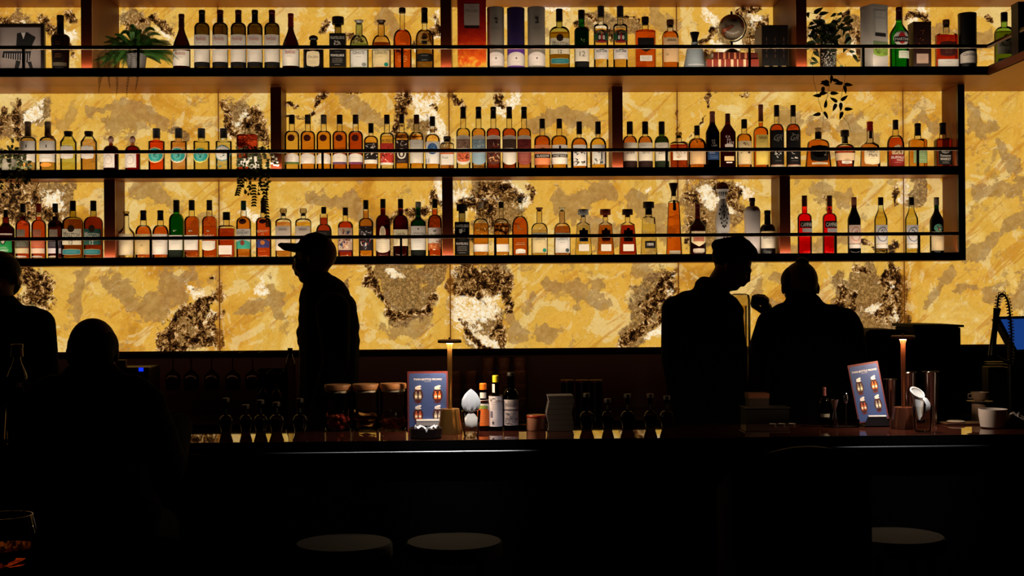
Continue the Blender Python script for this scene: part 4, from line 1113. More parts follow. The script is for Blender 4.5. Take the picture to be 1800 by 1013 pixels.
T18 = lambda em, lab: [('r', 405, 425, .66, em), ('o', 401, 409, .25, em), ('t', '1800', 412, 3.5, 'e8ecf0', 0, .45), ('r', 430, 442, .78, lab), ('l', 433, 439, .6, 'c0b8ac', 2)]
for x_, wt, wb_, lq_, g_, cap_, em, l_ in ((1025, 23, 30, 'ecdf9a', CL, 'b8b8bc', '1f4a86', 'tapered clear tequila bottle with blue badge and silver stopper'), (1064, 23, 30, 'd8761c', CL, '8a3218', 'c8401c', 'tapered orange tequila bottle with red-brown stopper'),
                                          (1103, 24, 31, '9a2416', CL, '2a1412', '241618', 'tapered dark red tequila bottle with black badge')):
    B(3, x_, wt, 368, 378, 390, 395, 9, 'L', 5, .8, g_, lq_, 396, ('w', cap_, 19), T18(em, 'f2ece0'), l_, name='tequila_bottle', wb=wb_)
B(3, 1140, 22, 355, 366, 380, 383, 12, 'L', 5, .8, 'f4f2e6', 'ece6c8', 394, ('w', '100c0c', 20), [('r', 369, 378, .48, '14100f'), ('r', 424, 437, .9, '17130f', .15), ('t', '1800', 430, 5, 'f0ece4', .1, .5), ('l', 438, 448, .8, 'b8a888', 5)], 'tall clear tequila bottle with black collar and black strip label', name='tequila_bottle', wb=29)
b_ = B(3, 1184, 20, 322, 345, 353, 358, 10, 'R', 3, .8, CL, 'e06a14', 357, ('v', '14100f', 17), [('r', 352, 368, .25, '17110f'), ('o', 364, 371, .3, '17110f'), ('r', 441, 449, .96, 'd8c8a8')], 'very tall tapered orange bottle with black crown stopper', name='tequila_bottle', wb=28)
B(3, 1226, 29, 359, 380, 384, 400, 9, 'S', 2, 1, 'b0704a', '4a140a', 384, ('f', '5a1410', 9), [('v', 407, 434, .86, 'f0dcb0'), ('r', 416, 425, .66, 'c87a5a'), ('t', 'RUM', 420, 4, '6a2a1c', 0, .4), ('s', 437, 445, .70, 'e0d0b8')], 'brown bottle with red capsule and six-sided cream label', name='rum_bottle')
B(3, 1322, 29, 348, 354, 362, 374, 9, 'R', 2, 1, 'd9d0d0', None, 0, ('w', '4a2014', 11), [('r', 354, 362, .3, '7a4a34'), ('l', 384, 388, .5, 'b8aeb0', 1)], 'white ceramic bottle with brown lip beside the dark cap', name='ceramic_bottle', wb=26)
B(3, 1349, 27, 370, 393, 394, 406, 11, 'R', 2, 1, '050404', None, 0, ('f', '0a0808', 11), [('r', 407, 437, .96, 'f2e8d4'), ('r', 407, 411, .96, 'e8c890'), ('t', 'BLACK TOT', 418, 4, '3a342c', 0, .75), ('l', 423, 430, .4, '9a9080', 2), ('l', 441, 443, .5, '5a544c', 1)], 'black rum bottle with broad cream label', name='rum_bottle')
for x_ in (1414, 1458):
    B(3, x_, 25, 344, 363, 375, 384, 9.5, 'R', 2, 1, 'ff7058', 'd8141a', 369, ('c', '5a2a1c', 9.5), [('r', 389, 401, .92, '0f0a0b', .1), ('t', 'CAMPARI', 395.5, 7, 'fbf6ee', .1, .82), ('r', 402, 409, .75, 'b8bcc0', .2), ('l', 403, 408, .6, '6a7078', 2, .2)],
      'bright red aperitif bottle with black name band, the %s one' % ('left' if x_ == 1414 else 'right'), name='aperitif_bottle')
B(3, 1501, 23, 347, 361, 364, 388, 9, 'S', 2, 1, '6a4a38', '2a0808', 366, ('c', 'b06a5a', 9.5), [('r', 396, 429, .92, 'f0cfc0'), ('o', 399, 425, .7, 'd89a8a'), ('o', 401, 423, .58, 'f2d8cc'), ('b', 404, 410, .3, ['b86a5a'], 4), ('r', 430, 437, .92, 'f4ece4')], 'dark vermouth bottle with pink cap and rosy label', name='vermouth_bottle')
for x_, w_ in ((1548, 'left'), (1602, 'right')):
    B(3, x_, 23, 347, 361, 364, 388, 9, 'S', 2, 1, 'f2f4e4', 'ecd88c', 366, ('c', '100c0d', 9.5), [('r', 396, 429, .92, 'e4e0e2'), ('o', 399, 426, .8, '8a8c98'), ('o', 401, 424, .68, 'ece8ea'), ('b', 403, 409, .35, ['6a6c7a'], 4), ('l', 414, 418, .3, '9a9aa4', 1), ('r', 430, 437, .92, 'f2eee6')],
      'pale yellow vermouth bottle with grey and white label, the %s one' % w_, name='vermouth_bottle')
B(3, 1646, 24, 347, 361, 368, 390, 8, 'S', 2, 1, '2a6a2c', '081408', 367, ('c', '8a8078', 9), [('o', 394, 409, .60, '5fa890', -.05), ('b', 398, 406, .35, ['2a1a14', 'f0e0c0', 'c83a2a'], 7), ('r', 408, 441, .95, 'f0d8ac'), ('t', 'FERNET', 414.5, 4, '3a2c1c', 0, .8), ('l', 418, 436, .7, 'c8ac80', 6)], 'dark green amaro bottle with round badge over cream label', name='amaro_bottle')


# every bottle says which one it is: its look, then its place within its bay
BAYS = {1: [(0, 150, "top shelf's far left bay"), (150, 785, "top shelf's left bay"), (785, 1412, "top shelf's middle bay"), (1412, 1900, "top shelf's right bay")],
        2: [(0, 484, "middle shelf's left bay"), (484, 1087, "middle shelf's middle bay"), (1087, 1900, "middle shelf's right bay")],
        3: [(0, 190, "lowest shelf's far left bay"), (190, 787, "lowest shelf's left bay"), (787, 1382, "lowest shelf's middle bay"), (1382, 1900, "lowest shelf's right bay")]}
ORD = ['first', 'second', 'third', 'fourth', 'fifth', 'sixth', 'seventh', 'eighth', 'ninth', 'tenth', '11th', '12th', '13th', '14th', '15th', '16th', '17th', '18th', '19th', '20th', '21st']


def finish_bottles():
    for row, bays in BAYS.items():
        for x0, x1, nm in bays:
            bs = sorted([b for b in BOTTLES if b.row == row and x0 <= b.x < x1], key=lambda b: b.x)
            pos = [b.x for b in bs] + ([1270] if row == 3 and x0 < 1270 < x1 else [])     # the painted decanter counts too
            for i, b in enumerate(bs):
                i = sorted(pos).index(b.x)
                lab = b.look.replace(', the left one', '').replace(', the right one', '').replace(', leftmost', '')
                tail = ('%s bottle in ' % ORD[i]) + nm if i < len(ORD) else nm
                ws = lab.split()
                if len(ws) + len(tail.split()) > 16:
                    tail = '%s in ' % ORD[i] + nm
                room = 16 - len(tail.split())
                if len(ws) > room:
                    cut = [k for k, w in enumerate(ws) if w in ('with', 'behind', 'beside', 'half', 'over') and 3 <= k < room + 1]
                    ws = ws[:cut[-1]] if cut else ws[:room]
                b.root['label'] = ' '.join(ws).rstrip(',') + ', ' + tail
                b.root['group'] = {1: 'bottles on the deep top shelf', 2: 'bottles on the middle shelf', 3: 'bottles on the lowest shelf'}[row]

# ============================================================ other things on the shelves
def box_thing(name, label, cat, x0, x1, top, Y, dep, mat, group=None, rot=0.0, row=1, base=None):
    zb_ = (SHELF_Z[row] if base is None else base) + 0.0006
    cx = (x0 + x1) / 2
    c = P(cx, top, Y)
    w = (x1 - x0) / F_PX * Y
    root = thing(name, label, cat, (c.x, Y, zb_), rot, group)
    H = c.z - zb_
    return root, w, H, (lambda y: P(cx, y, Y).z - zb_)


class Flat:
    """lets the label printer work on a flat upright face"""
    pass


def flat_labels(root, w, yfront, toz, Y, x, items):
    b = Flat()
    b.R, b.n, b.dep, b.zt, b.toz, b.s, b.x = w / 2, 60, 1e-6, 9.0, toz, F_PX / Y, x
    prof = [(w / 2, -1), (w / 2, 9)]
    for i, o in enumerate([0]):
        pass
    holder_before = set(bpy.data.objects)
    make_labels(b, prof, items, root)
    for o in set(bpy.data.objects) - holder_before:
        for v in o.data.vertices:
            v.co.y = yfront - 0.0004 + v.co.y * 1.0
    return b


YB1 = ROW1_Y + 0.13
# framed picture
pr, w, H, tz = box_thing('picture_frame', 'framed picture of a headless suited figure in a pleated skirt', 'picture', -6, 78, 42, YB1, 0.03, None)
fm, mt = M('1d1210', 0.4), M('a89a98', 0.7)
f = MB()
t = 0.018
f.box(-w / 2, w / 2, -0.01, 0.012, 0, t, fm).box(-w / 2, w / 2, -0.01, 0.012, H - t, H, fm)
f.box(-w / 2, -w / 2 + t, -0.01, 0.012, t, H - t, fm).box(w / 2 - t, w / 2, -0.01, 0.012, t, H - t, fm)
f.build('frame', pr, smooth=False)
pic = MB().box(-w / 2 + t, w / 2 - t, 0.0, 0.008, t, H - t, mt)


def pz(px, py):
    return ((px - 36) / F_PX * YB1, tz(py))


def poly(mb, pts, col, e):
    mb.prism([pz(*p) for p in pts], -e, 0.0, M(col, 0.7))


poly(pic, [(30, 59), (40, 57), (48, 57), (62, 66), (52, 88), (28, 88)], '0d0b10', 0.0008)
poly(pic, [(37, 57), (45, 57), (41, 69)], 'e6dfe2', 0.0012)
poly(pic, [(6, 90), (54, 90), (50, 112), (44, 108), (4, 101)], '141018', 0.0008)
for k in range(11):
    poly(pic, [(9 + k * 4.0, 94), (10.3 + k * 4.0, 94), (9.8 + k * 4.0, 102 + k * .7), (8.6 + k * 4.0, 102 + k * .7)], 'c9c0c4', 0.0013)
poly(pic, [(28, 106), (36, 108), (31, 124), (25, 124)], '0d0b10', 0.0009)
poly(pic, [(48, 110), (54, 108), (58, 124), (53, 124)], '0d0b10', 0.0009)
pic.build('picture', pr, smooth=False)


# canisters and cartons
def canister(x0, x1, top, mat_top, mat_low, ysplit, label, items, Y=YB1, lid=None, row=1):
    r, w, H, tz = box_thing('canister', label, 'canister', x0, x1, top, Y, 0, None, 'whisky canisters on the deep top shelf', row=row)
    R = w / 2
    m = MB()
    zs = tz(ysplit) if ysplit else 0
    if ysplit:
        m.lathe([(R, 0), (R, zs)], mat_low, seg=28, cap1=False)
        m.lathe([(R, zs), (R, H * 0.93)], mat_top, seg=28, cap0=False, cap1=False)
    else:
        m.lathe([(R, 0), (R, H * 0.93)], mat_top, seg=28, cap1=False)
    m.build('body', r)
    MB().lathe([(R * 1.01, H * 0.93), (R * 1.01, H - 0.002), (R * 0.97, H)], lid or mat_top, seg=28).build('lid', r)
    b = Flat()
    b.R, b.n, b.dep, b.zt, b.toz, b.s, b.x = R, 2, 1, H, tz, F_PX / Y, (x0 + x1) / 2
    make_labels(b, [(R, -1), (R, 9)], items, r)
    return r


STAG = lambda c: [('b', 34, 44, .22, [c], 8), ('l', 49, 55, .6, c, 2)]
LABC = [('a', 94, 118, .97, 'f4ebe8'), ('l', 98, 102, .4, 'b0a0a0', 1), ('o', 103, 107, .1, '8a8080'), ('l', 110, 113, .5, 'b0a0a0', 1)]
GREYM = M('a39a90', 0.4, 0.2)
canister(856, 886, 14, GREYM, None, 0, 'pewter grey canister with stag mark, beside the red box', STAG('3a3430') + LABC)
canister(891, 922, 15, M('2c2050', 0.4), M('7440b0', 0.4), 84, 'purple canister between two pewter grey ones', LABC)
canister(927, 958, 14, GREYM, None, 0, 'pewter grey canister with stag mark, right of the purple one', STAG('3a3430') + LABC)
canister(1684, 1716, 24, M('0b0808', 0.4), None, 0, 'black canister with white arched label near the shelf bend', [('a', 92, 113, .96, 'e6ded6'), ('t', 'Glenfiddich', 98, 5, '3a3230', 0, .75), ('l', 103, 108, .5, '9a9088', 2)])


def fire_mat():
    m, nt = new_mat('flame_print')
    tc = nd(nt, 'ShaderNodeTexCoord').outputs['Object']
    n = nd(nt, 'ShaderNodeTexNoise', Vector=tc, Scale=22.0, Detail=4.0, Distortion=1.5).outputs[0]
    z = nd(nt, 'ShaderNodeSeparateXYZ', Vector=tc).outputs[2]
    a = nd(nt, 'ShaderNodeMath', {'operation': 'MULTIPLY_ADD'}, _0=z, _1=-2.6, _2=0.72)
    b = nd(nt, 'ShaderNodeMath', {'operation': 'MULTIPLY_ADD'}, _0=n, _1=0.7, _2=a.outputs[0])
    r = nt.nodes.new('ShaderNodeValToRGB')
    nt.links.new(b.outputs[0], r.inputs[0])
    e = r.color_ramp.elements
    for _ in range(2):
        e.new(0.5)
    for k, (p, c) in zip(e, [(0.35, 'b01414'), (0.7, 'e03012'), (0.92, 'f8701a'), (1.0, 'ffc040')]):
        k.position = p
        k.color = (*srgb(c), 1)
    p = nd(nt, 'ShaderNodeBsdfPrincipled', Base_Color=r.outputs[0], Roughness=0.35)
    out(nt, p.outputs[0])
    return m


def carton(x0, x1, top, mat, label, items, dep=0.085, rot=0.0, Y=YB1, name='gift_box', group=None, row=1):
    r, w, H, tz = box_thing(name, label, 'box', x0, x1, top, Y, dep, None, group, rot, row=row)
    MB().box(-w / 2, w / 2, -dep / 2, dep / 2, 0, H - 0.022, mat).build('body', r, smooth=False, bevel=0.001)
    MB().box(-w / 2 - 0.0006, w / 2 + 0.0006, -dep / 2 - 0.0006, dep / 2 + 0.0006, H - 0.0215, H, mat).build('lid', r, smooth=False, bevel=0.001)
    if items:
        flat_labels(r, w, -dep / 2 - 0.0006, tz, Y, (x0 + x1) / 2, items)
    return r


carton(804, 854, 1, fire_mat(), 'red gift box with flame print beside the centre upright', [('r', 10, 48, .54, 'c9b6ac'), ('t', 'THE', 15, 3, '3a2a2a', 0, .2), ('t', 'MACALLAN', 22, 5, '3a2a2a', 0, .42), ('l', 28, 42, .3, '8a7a74', 3), ('r', 47.5, 53, .52, '2a1216')])
mc = carton(1519, 1553, 11, M('d8d2cc', 0.5), 'white whisky gift box with green hill picture', [('r', 22, 60, .70, 'f0ece8'), ('t', 'THE', 28, 2.5, '3a3634', 0, .2), ('t', 'MACALLAN', 34, 4, '3a3634', 0, .6), ('l', 40, 54, .4, 'a09a94', 3), ('r', 61, 67, .70, '2a2624'),
                                                                                   ('n', 76, 90, .98, '8aa070'), ('d', 86, 102, .96, '9ac050'), ('b', 80, 98, .9, ['6a8a40', 'b8d070'], 14)], dep=0.095, rot=math.radians(24), name='gift_box')
carton(1600, 1632, 41, M('2a120d', 0.45), 'dark brown gift box between the green vermouth and square red bottles', [('b', 55, 84, .5, ['5a2418', '6a3a20'], 10), ('r', 97, 114, .66, 'b89a8a'), ('l', 102, 108, .4, '6a5048', 2)])
carton(1783, 1812, 6, M('100c0d', 0.45), 'black gift box at the right edge on the shelf bend', [('r', 20, 56, .4, 'd8d0c8', -.3), ('l', 26, 48, .3, '7a726a', 4, -.3)], Y=6.12, dep=0.08)

# black boxed books with gold foot marks
bk, w, H, tz = box_thing('box_set', 'set of black hardback volumes in a tan slipcase', 'books', 1338, 1386, 44, YB1, 0.15, None)
MB().box(-w / 2, w / 2, 0.0, 0.16, 0, 0.003, M('7a5434', 0.5)).box(-w / 2, -w / 2 + 0.003, 0.0, 0.16, 0.003, H - 0.003, M('7a5434', 0.5)).box(w / 2 - 0.003, w / 2, 0.0, 0.16, 0.003, H - 0.003, M('7a5434', 0.5)) \
    .box(-w / 2, w / 2, 0.0, 0.16, H - 0.003, H, M('7a5434', 0.5)).build('slipcase', bk, smooth=False)
vw = (w - 0.006) / 3
for k in range(3):
    xa = -w / 2 + 0.003 + k * vw
    v = MB().box(xa + 0.0005, xa + vw - 0.0005, -0.004, 0.15, 0.0035, H - 0.0035, M('120c0c', 0.5))
    for q in range(4):
        v.box(xa + vw * 0.46, xa + vw * 0.54, -0.0046, -0.004, H * (0.3 + 0.12 * q), H * (0.37 + 0.12 * q), M('6a4a3a', 0.5))
    v.box(xa + vw * 0.2, xa + vw * 0.8, -0.0046, -0.004, 0.008, 0.012, M('e8c890', 0.5)).box(xa + vw * 0.25, xa + vw * 0.75, -0.0046, -0.004, 0.016, 0.030, M('e8c890', 0.5))
    v.build('book_spine', bk, smooth=False)


def big_book(label, x0, x1, ytop, zbase, col, bandcol, depth=0.17, rot=0.0):
    cx = (x0 + x1) / 2
    c = P(cx, ytop, YB1)
    w = (x1 - x0) / F_PX * YB1
    r = thing('book', label, 'book', (c.x, YB1 + 0.03, zbase), rot, 'books lying under the globe')
    H = c.z - zbase
    cm = M(col, 0.45)
    m = MB().box(-w / 2, w / 2, -0.09, 0.09, 0, 0.003, cm).box(-w / 2, w / 2, -0.09, 0.09, H - 0.003, H, cm).box(-w / 2, w / 2, -0.093, -0.089, 0, H, cm)
    for k in range(7):
        xa = -w / 2 + w * (0.1 + 0.12 * k)
        m.box(xa, xa + w * (0.02 + 0.03 * (k % 2)), -0.0936, -0.093, 0.001, H - 0.001, M(bandcol, 0.5))
    m.build('cover', r, smooth=False)
    MB().box(-w / 2 + 0.003, w / 2 - 0.003, -0.0885, 0.086, 0.0031, H - 0.0031, M('d8c4a8', 0.8)).build('pages', r, smooth=False)
    return c.z


z_ = SHELF_Z[1] + 0.0006
z_ = big_book('red book with pale bars, bottom of the pile under the globe', 1238, 1330, 108, z_, '8a3020', 'f0c8a0')
z_ = big_book('dark maroon book, top of the pile under the globe', 1246, 1326, 96, z_ + 0.0006, '5a1c14', 'c87a50', rot=math.radians(5)) + 0.0006
gc = P(1286, 48, YB1 + 0.02)
gl = thing('desk_globe', 'dark desk globe on a stand atop the lying books', 'globe', (gc.x, YB1 + 0.02, z_))
hz = gc.z - z_
R_ = 23 / F_PX * YB1
bkm = M('0e0a0a', 0.35)
MB().lathe([(0.052, 0), (0.050, 0.008), (0.030, 0.022), (0.026, 0.026), (0.012, 0.032), (0.006, 0.040), (0.006, hz - R_ - 0.006)], bkm, seg=24).build('stand', gl)


def globe_mat():
    m, nt = new_mat('globe_print')
    tc = nd(nt, 'ShaderNodeTexCoord').outputs['Object']
    n = nd(nt, 'ShaderNodeTexNoise', Vector=tc, Scale=16.0, Detail=3.0).outputs[0]
    r = nt.nodes.new('ShaderNodeValToRGB')
    nt.links.new(n, r.inputs[0])
    e = r.color_ramp.elements
    e.new(0.5)
    for k, (p, c) in zip(e, [(0.52, '8a7a68'), (0.56, '4a3a34'), (0.64, 'a84a24')]):
        k.position = p
        k.color = (*srgb(c), 1)
    p = nd(nt, 'ShaderNodeBsdfPrincipled', Base_Color=r.outputs[0], Roughness=0.25)
    out(nt, p.outputs[0])
    return m


MB().ell((0, 0, hz), (R_, R_, R_), globe_mat(), seg=32, rings=20).build('sphere', gl)
arc = [(math.sin(a) * (R_ + 0.008), 0, hz - math.cos(a) * (R_ + 0.008)) for a in [math.radians(-8 + 8 * k) for k in range(22)]]
MB().tube(arc, 0.0032, bkm, seg=8).build('meridian_arc', gl)
MB().lathe([(0.004, hz + R_ - 0.002), (0.007, hz + R_ + 0.006), (0.003, hz + R_ + 0.016)], bkm, seg=10).build('axis_knob', gl)

# tall ceramic and glass special: white painted tequila decanter
tp = P(1270, 320, ROW2_Y + 0.115)
zb3 = SHELF_Z[3] + 0.0006
dec = thing('tequila_decanter', 'tall white decanter with painted petals and bell stopper', 'bottle', (tp.x, ROW2_Y + 0.115, zb3), 0, 'bottles on the lowest shelf')
sp = (ROW2_Y + 0.115) / F_PX
dz = lambda y: P(1270, y, ROW2_Y + 0.115).z - zb3
wm_, bl_ = M('e8e4e2', 0.25), M('14121c', 0.35)
pf = [(18, 448), (19, 444), (17, 430), (13, 418), (11, 410), (12.5, 402), (13.5, 392), (13, 380), (10, 368), (7.5, 358), (6, 352)]
MB().lathe([(r * sp, max(0, dz(y))) for r, y in pf], wm_, seg=28).build('body', dec)
MB().lathe([(4.5 * sp, dz(352)), (6 * sp, dz(349)), (8 * sp, dz(340)), (11 * sp, dz(334)), (11.5 * sp, dz(332))], wm_, seg=24).lathe([(12 * sp, dz(333)), (11 * sp, dz(328)), (7 * sp, dz(322.5)), (2 * sp, dz(320))], M('5a2418', 0.35), seg=24).build('stopper', dec)
bb = Flat()
bb.R, bb.n, bb.dep, bb.zt, bb.toz, bb.s, bb.x = 13.5 * sp, 2, 1, 9, dz, 1 / sp, 1270
prf = sorted([(r * sp, dz(y)) for r, y in pf], key=lambda t: t[1])
ring = []
for k in range(14):
    a = 2 * PI * k / 14
    ring.append(('o', 381 + 19 * math.cos(a) - 2.2, 381 + 19 * math.cos(a) + 2.2, .09, '14121c', .60 * math.sin(a) * (1.0 if math.cos(a) < 0 else .75)))
make_label(bb, prf, [('o', 371, 391, .34, '6a625c'), ('o', 373, 389, .26, 'e8e4e2'), ('b', 377, 386, .12, ['14121c', '3a2a24'], 6)] + ring + [('b', 414, 440, .9, ['14121c', '2a2634'], 26)], dec, 'painted_petals')
mk = MB()
for k in range(9):
    a = -PI + PI * k / 8
    r1 = 9.5 * sp
    mk.add([(r1 * math.cos(a - .12), r1 * math.sin(a - .12), dz(338)), (r1 * math.cos(a + .12), r1 * math.sin(a + .12), dz(338)), (6.6 * sp * math.cos(a), 6.6 * sp * math.sin(a), dz(349))], [(0, 1, 2)], bl_)
mk.build('painted_collar', dec)


# ============================================================ plants
LEAFG = [LEAF('3d7a2a'), LEAF('52903a'), LEAF('2f4a1e')]
GREYG = [LEAF('5f6a44'), LEAF('7c845c'), LEAF('3e4a2a')]


def leaf_geo(mb, base, dirv, L, Wd, mat, cup=0.15, heart=False):
    d = Vector(dirv).normalized()
    side = d.cross(Vector((random.uniform(-.4, .4), -1, random.uniform(-.2, .2))))
    side.normalize()
    up = side.cross(d)
    outl = [(0, 0), (.12, .42), (.35, .5), (.6, .40), (.82, .2), (1, 0)] if not heart else [(0, 0), (-.06, .3), (.12, .52), (.4, .5), (.75, .26), (1, 0)]
    vs, fs = [], []
    b = Vector(base)
    for t, w in outl:
        mid = b + d * L * t - up * cup * L * t * t
        vs += [mid - side * w * Wd + up * cup * w * Wd, mid, mid + side * w * Wd + up * cup * w * Wd]
    for i in range(len(outl) - 1):
        for k in (0, 1):
            fs.append((i * 3 + k, i * 3 + k + 1, i * 3 + 4 + k, i * 3 + 3 + k))
    mb.add(vs, fs, mat)


def plant_pot(root, R0, R1, h, mat):
    MB().lathe([(R0 * .96, 0), (R0, 0.004), (R1, h - 0.01), (R1 * 1.06, h - 0.008), (R1 * 1.06, h), (R1 * .94, h), (R1 * .92, h - 0.015)], mat, seg=28, cap1=False).build('pot', root)
    MB().lathe([(R1 * .90, h - 0.02), (R1 * .3, h - 0.015)], M('2a1c12', 0.9), seg=20).build('soil', root)


# Boston fern
fc = P(240, 121, YB1)
fern = thing('potted_fern', 'green fern spilling over a grey pot on the top shelf', 'plant', (fc.x, YB1, SHELF_Z[1] + 0.0006))
plant_pot(fern, 0.040, 0.050, 0.092, M('6f6c6c', 0.6))
rf = random.Random(3)


def frond(pts, lw, mat):
    mb = MB()
    mb.tube(pts, [0.0016 * (1 - 0.7 * i / len(pts)) for i in range(len(pts))], M('3a4a1c', 0.6), seg=5)
    n = len(pts)
    for i in range(1, n - 1):
        for sub in (0, 0.5):
            a = Vector(pts[i]) * (1 - sub) + Vector(pts[i + 1]) * sub
            t = (Vector(pts[i + 1]) - Vector(pts[i - 1])).normalized()
            f = math.sin(PI * min(1, (i + sub + 1) / n * 1.02)) ** 0.6 * lw + 0.002
            s = t.cross(Vector((0, -1, 0.35))).normalized()
            for sg in (-1, 1):
                tip = a + (s * sg * 0.93 + t * 0.35) * f + Vector((0, 0, -0.1 * f))
                w = t * 0.0013
                mb.add([a - w, a + w, (a + tip) / 2 + w * 1.1, tip, (a + tip) / 2 - w * 1.1], [(0, 1, 2, 3, 4)], mat)
    return mb


def curve_pts(p0, p1, sag, n=18, lift=0.0):
    p0, p1 = Vector(p0), Vector(p1)
    c = (p0 + p1) / 2 + Vector((0, 0, lift))
    r = []
    for i in range(n + 1):
        t = i / n
        r.append(p0 * (1 - t) ** 2 + c * 2 * t * (1 - t) + p1 * t * t)
    return r


ftips = [(168, 108), (176, 118), (182, 96), (190, 72), (205, 66), (222, 58), (232, 54), (246, 62), (262, 64), (280, 72), (296, 82), (304, 96), (310, 112), (300, 116), (292, 104), (286, 92), (200, 112), (192, 104), (212, 100), (186, 86),
         (178, 165), (168, 148), (200, 168), (192, 156), (228, 172), (239, 160), (205, 90), (270, 88), (282, 110), (216, 114), (228, 84), (196, 120), (208, 118), (255, 84), (240, 76)]
ftips += [(x + rf.uniform(-9, 9), y + rf.uniform(-8, 6)) for x, y in ftips if y < 125] + [(x + rf.uniform(-14, 14), y + rf.uniform(-10, 10)) for x, y in ftips[:35] if y < 125]
for k, (tx, ty) in enumerate(ftips):
    hang = ty > 130
    dy = -0.145 if hang else rf.uniform(-0.08, 0.05)
    tipw = P(tx, ty, YB1 + dy) - Vector(fern.location)
    b0 = Vector((rf.uniform(-.02, .02), rf.uniform(-.02, .01), 0.085))
    if hang:
        mid = Vector((tipw.x * .8, -0.145, 0.075))
        pts = curve_pts(b0, mid, 0, 10, 0.06) + [mid * (1 - t) + tipw * t + Vector((0.014 * math.sin(t * 3.1 + tx), 0, 0)) for t in [i / 12 for i in range(1, 13)]]
        m_ = M('3a3a1c', 0.6)
    else:
        pts = curve_pts(b0, tipw, 0, 26, 0.03 + 0.10 * rf.random())
        m_ = LEAFG[k % 3]
    frond(pts, 0.014 if not hang else 0.011, m_).build('frond', fern, smooth=False)


def vine_plant(name, label, px, py_pot, row, Y, pot, vines, leafL, mats, heart=False, step=0.02):
    c = P(px, py_pot, Y)
    r = thing(name, label, 'plant', (c.x, Y, SHELF_Z[row] + 0.0006))
    plant_pot(r, *pot)
    rr = random.Random(int(px))
    for path in vines:
        pts = [P(x, y, Y + dy) - Vector(r.location) for x, y, dy in path]
        mb = MB()
        fine = []
        for a, b in zip(pts, pts[1:]):
            n = max(2, int((b - a).length / step))
            for i in range(n):
                fine.append(a.lerp(b, i / n) + Vector((rr.uniform(-1, 1), 0, rr.uniform(-1, 1))) * 0.0015)
        fine.append(pts[-1])
        mb.tube(fine, 0.0011, M('3a3018', 0.7), seg=5)
        for i, p in enumerate(fine):
            if i % 1 == 0:
                L = leafL * rr.uniform(0.6, 1.15)
                d = Vector((rr.uniform(-1, 1), rr.uniform(-.5, .1), rr.uniform(-1.0, .35)))
                leaf_geo(mb, p, d, L, L * (0.42 if not heart else 0.7), mats[rr.randrange(len(mats))], heart=heart)
        mb.build('vine', r, smooth=False)
    return r


def speck_mat():
    m, nt = new_mat('speckled_glaze')
    tc = nd(nt, 'ShaderNodeTexCoord').outputs['Object']
    v = nd(nt, 'ShaderNodeTexVoronoi', Vector=tc, Scale=110.0).outputs[0]
    st = nd(nt, 'ShaderNodeMath', {'operation': 'LESS_THAN'}, _0=v, _1=0.38)
    mx = nd(nt, 'ShaderNodeMixRGB', Fac=st.outputs[0], Color1=srgb('17130f'), Color2=srgb('b8b0a4'))
    p = nd(nt, 'ShaderNodeBsdfPrincipled', Base_Color=mx.outputs[0], Roughness=0.3)
    out(nt, p.outputs[0])
    return m


yv = YB1
vine_plant('trailing_plant', 'trailing dark-leaved plant in a tall speckled pot, right top bay', 1456, 118, 1, YB1, (0.040, 0.044, 0.20, speck_mat()),
           [[(1456, 50, 0), (1440, 25, -.03), (1420, 22, -.05), (1408, 30, -.06)], [(1456, 50, 0), (1470, 24, -.02), (1490, 22, -.03), (1500, 34, -.03)],
            [(1456, 50, 0), (1436, 50, -.05), (1420, 62, -.06), (1412, 80, -.07), (1416, 86, -.1)], [(1456, 50, 0), (1485, 50, -.05), (1496, 66, -.06), (1486, 84, -.07), (1500, 96, -.08)],
            [(1456, 50, 0), (1450, 40, -.05), (1446, 70, -.07), (1460, 90, -.08), (1478, 114, -.09)], [(1456, 50, 0), (1470, 45, -.05), (1462, 70, -.06), (1452, 84, -.07)],
            [(1445, 55, 0), (1430, 40, -.05), (1436, 60, -.06), (1430, 90, -.08), (1424, 112, -.12)], [(1456, 45, 0), (1465, 35, -.04), (1480, 40, -.04), (1478, 62, -.05)],
            [(1450, 46, -.02), (1440, 36, -.05), (1452, 56, -.06), (1468, 66, -.06)], [(1455, 48, -.02), (1470, 56, -.05), (1452, 64, -.06), (1440, 74, -.06)],
            [(1452, 44, -.02), (1438, 48, -.05), (1430, 54, -.06), (1444, 62, -.06)]], 0.055, [LEAF('2c3a22'), LEAF('3c4c2e'), LEAF('4a5c38')], step=0.034)
vn_ = bpy.data.objects['trailing_plant']
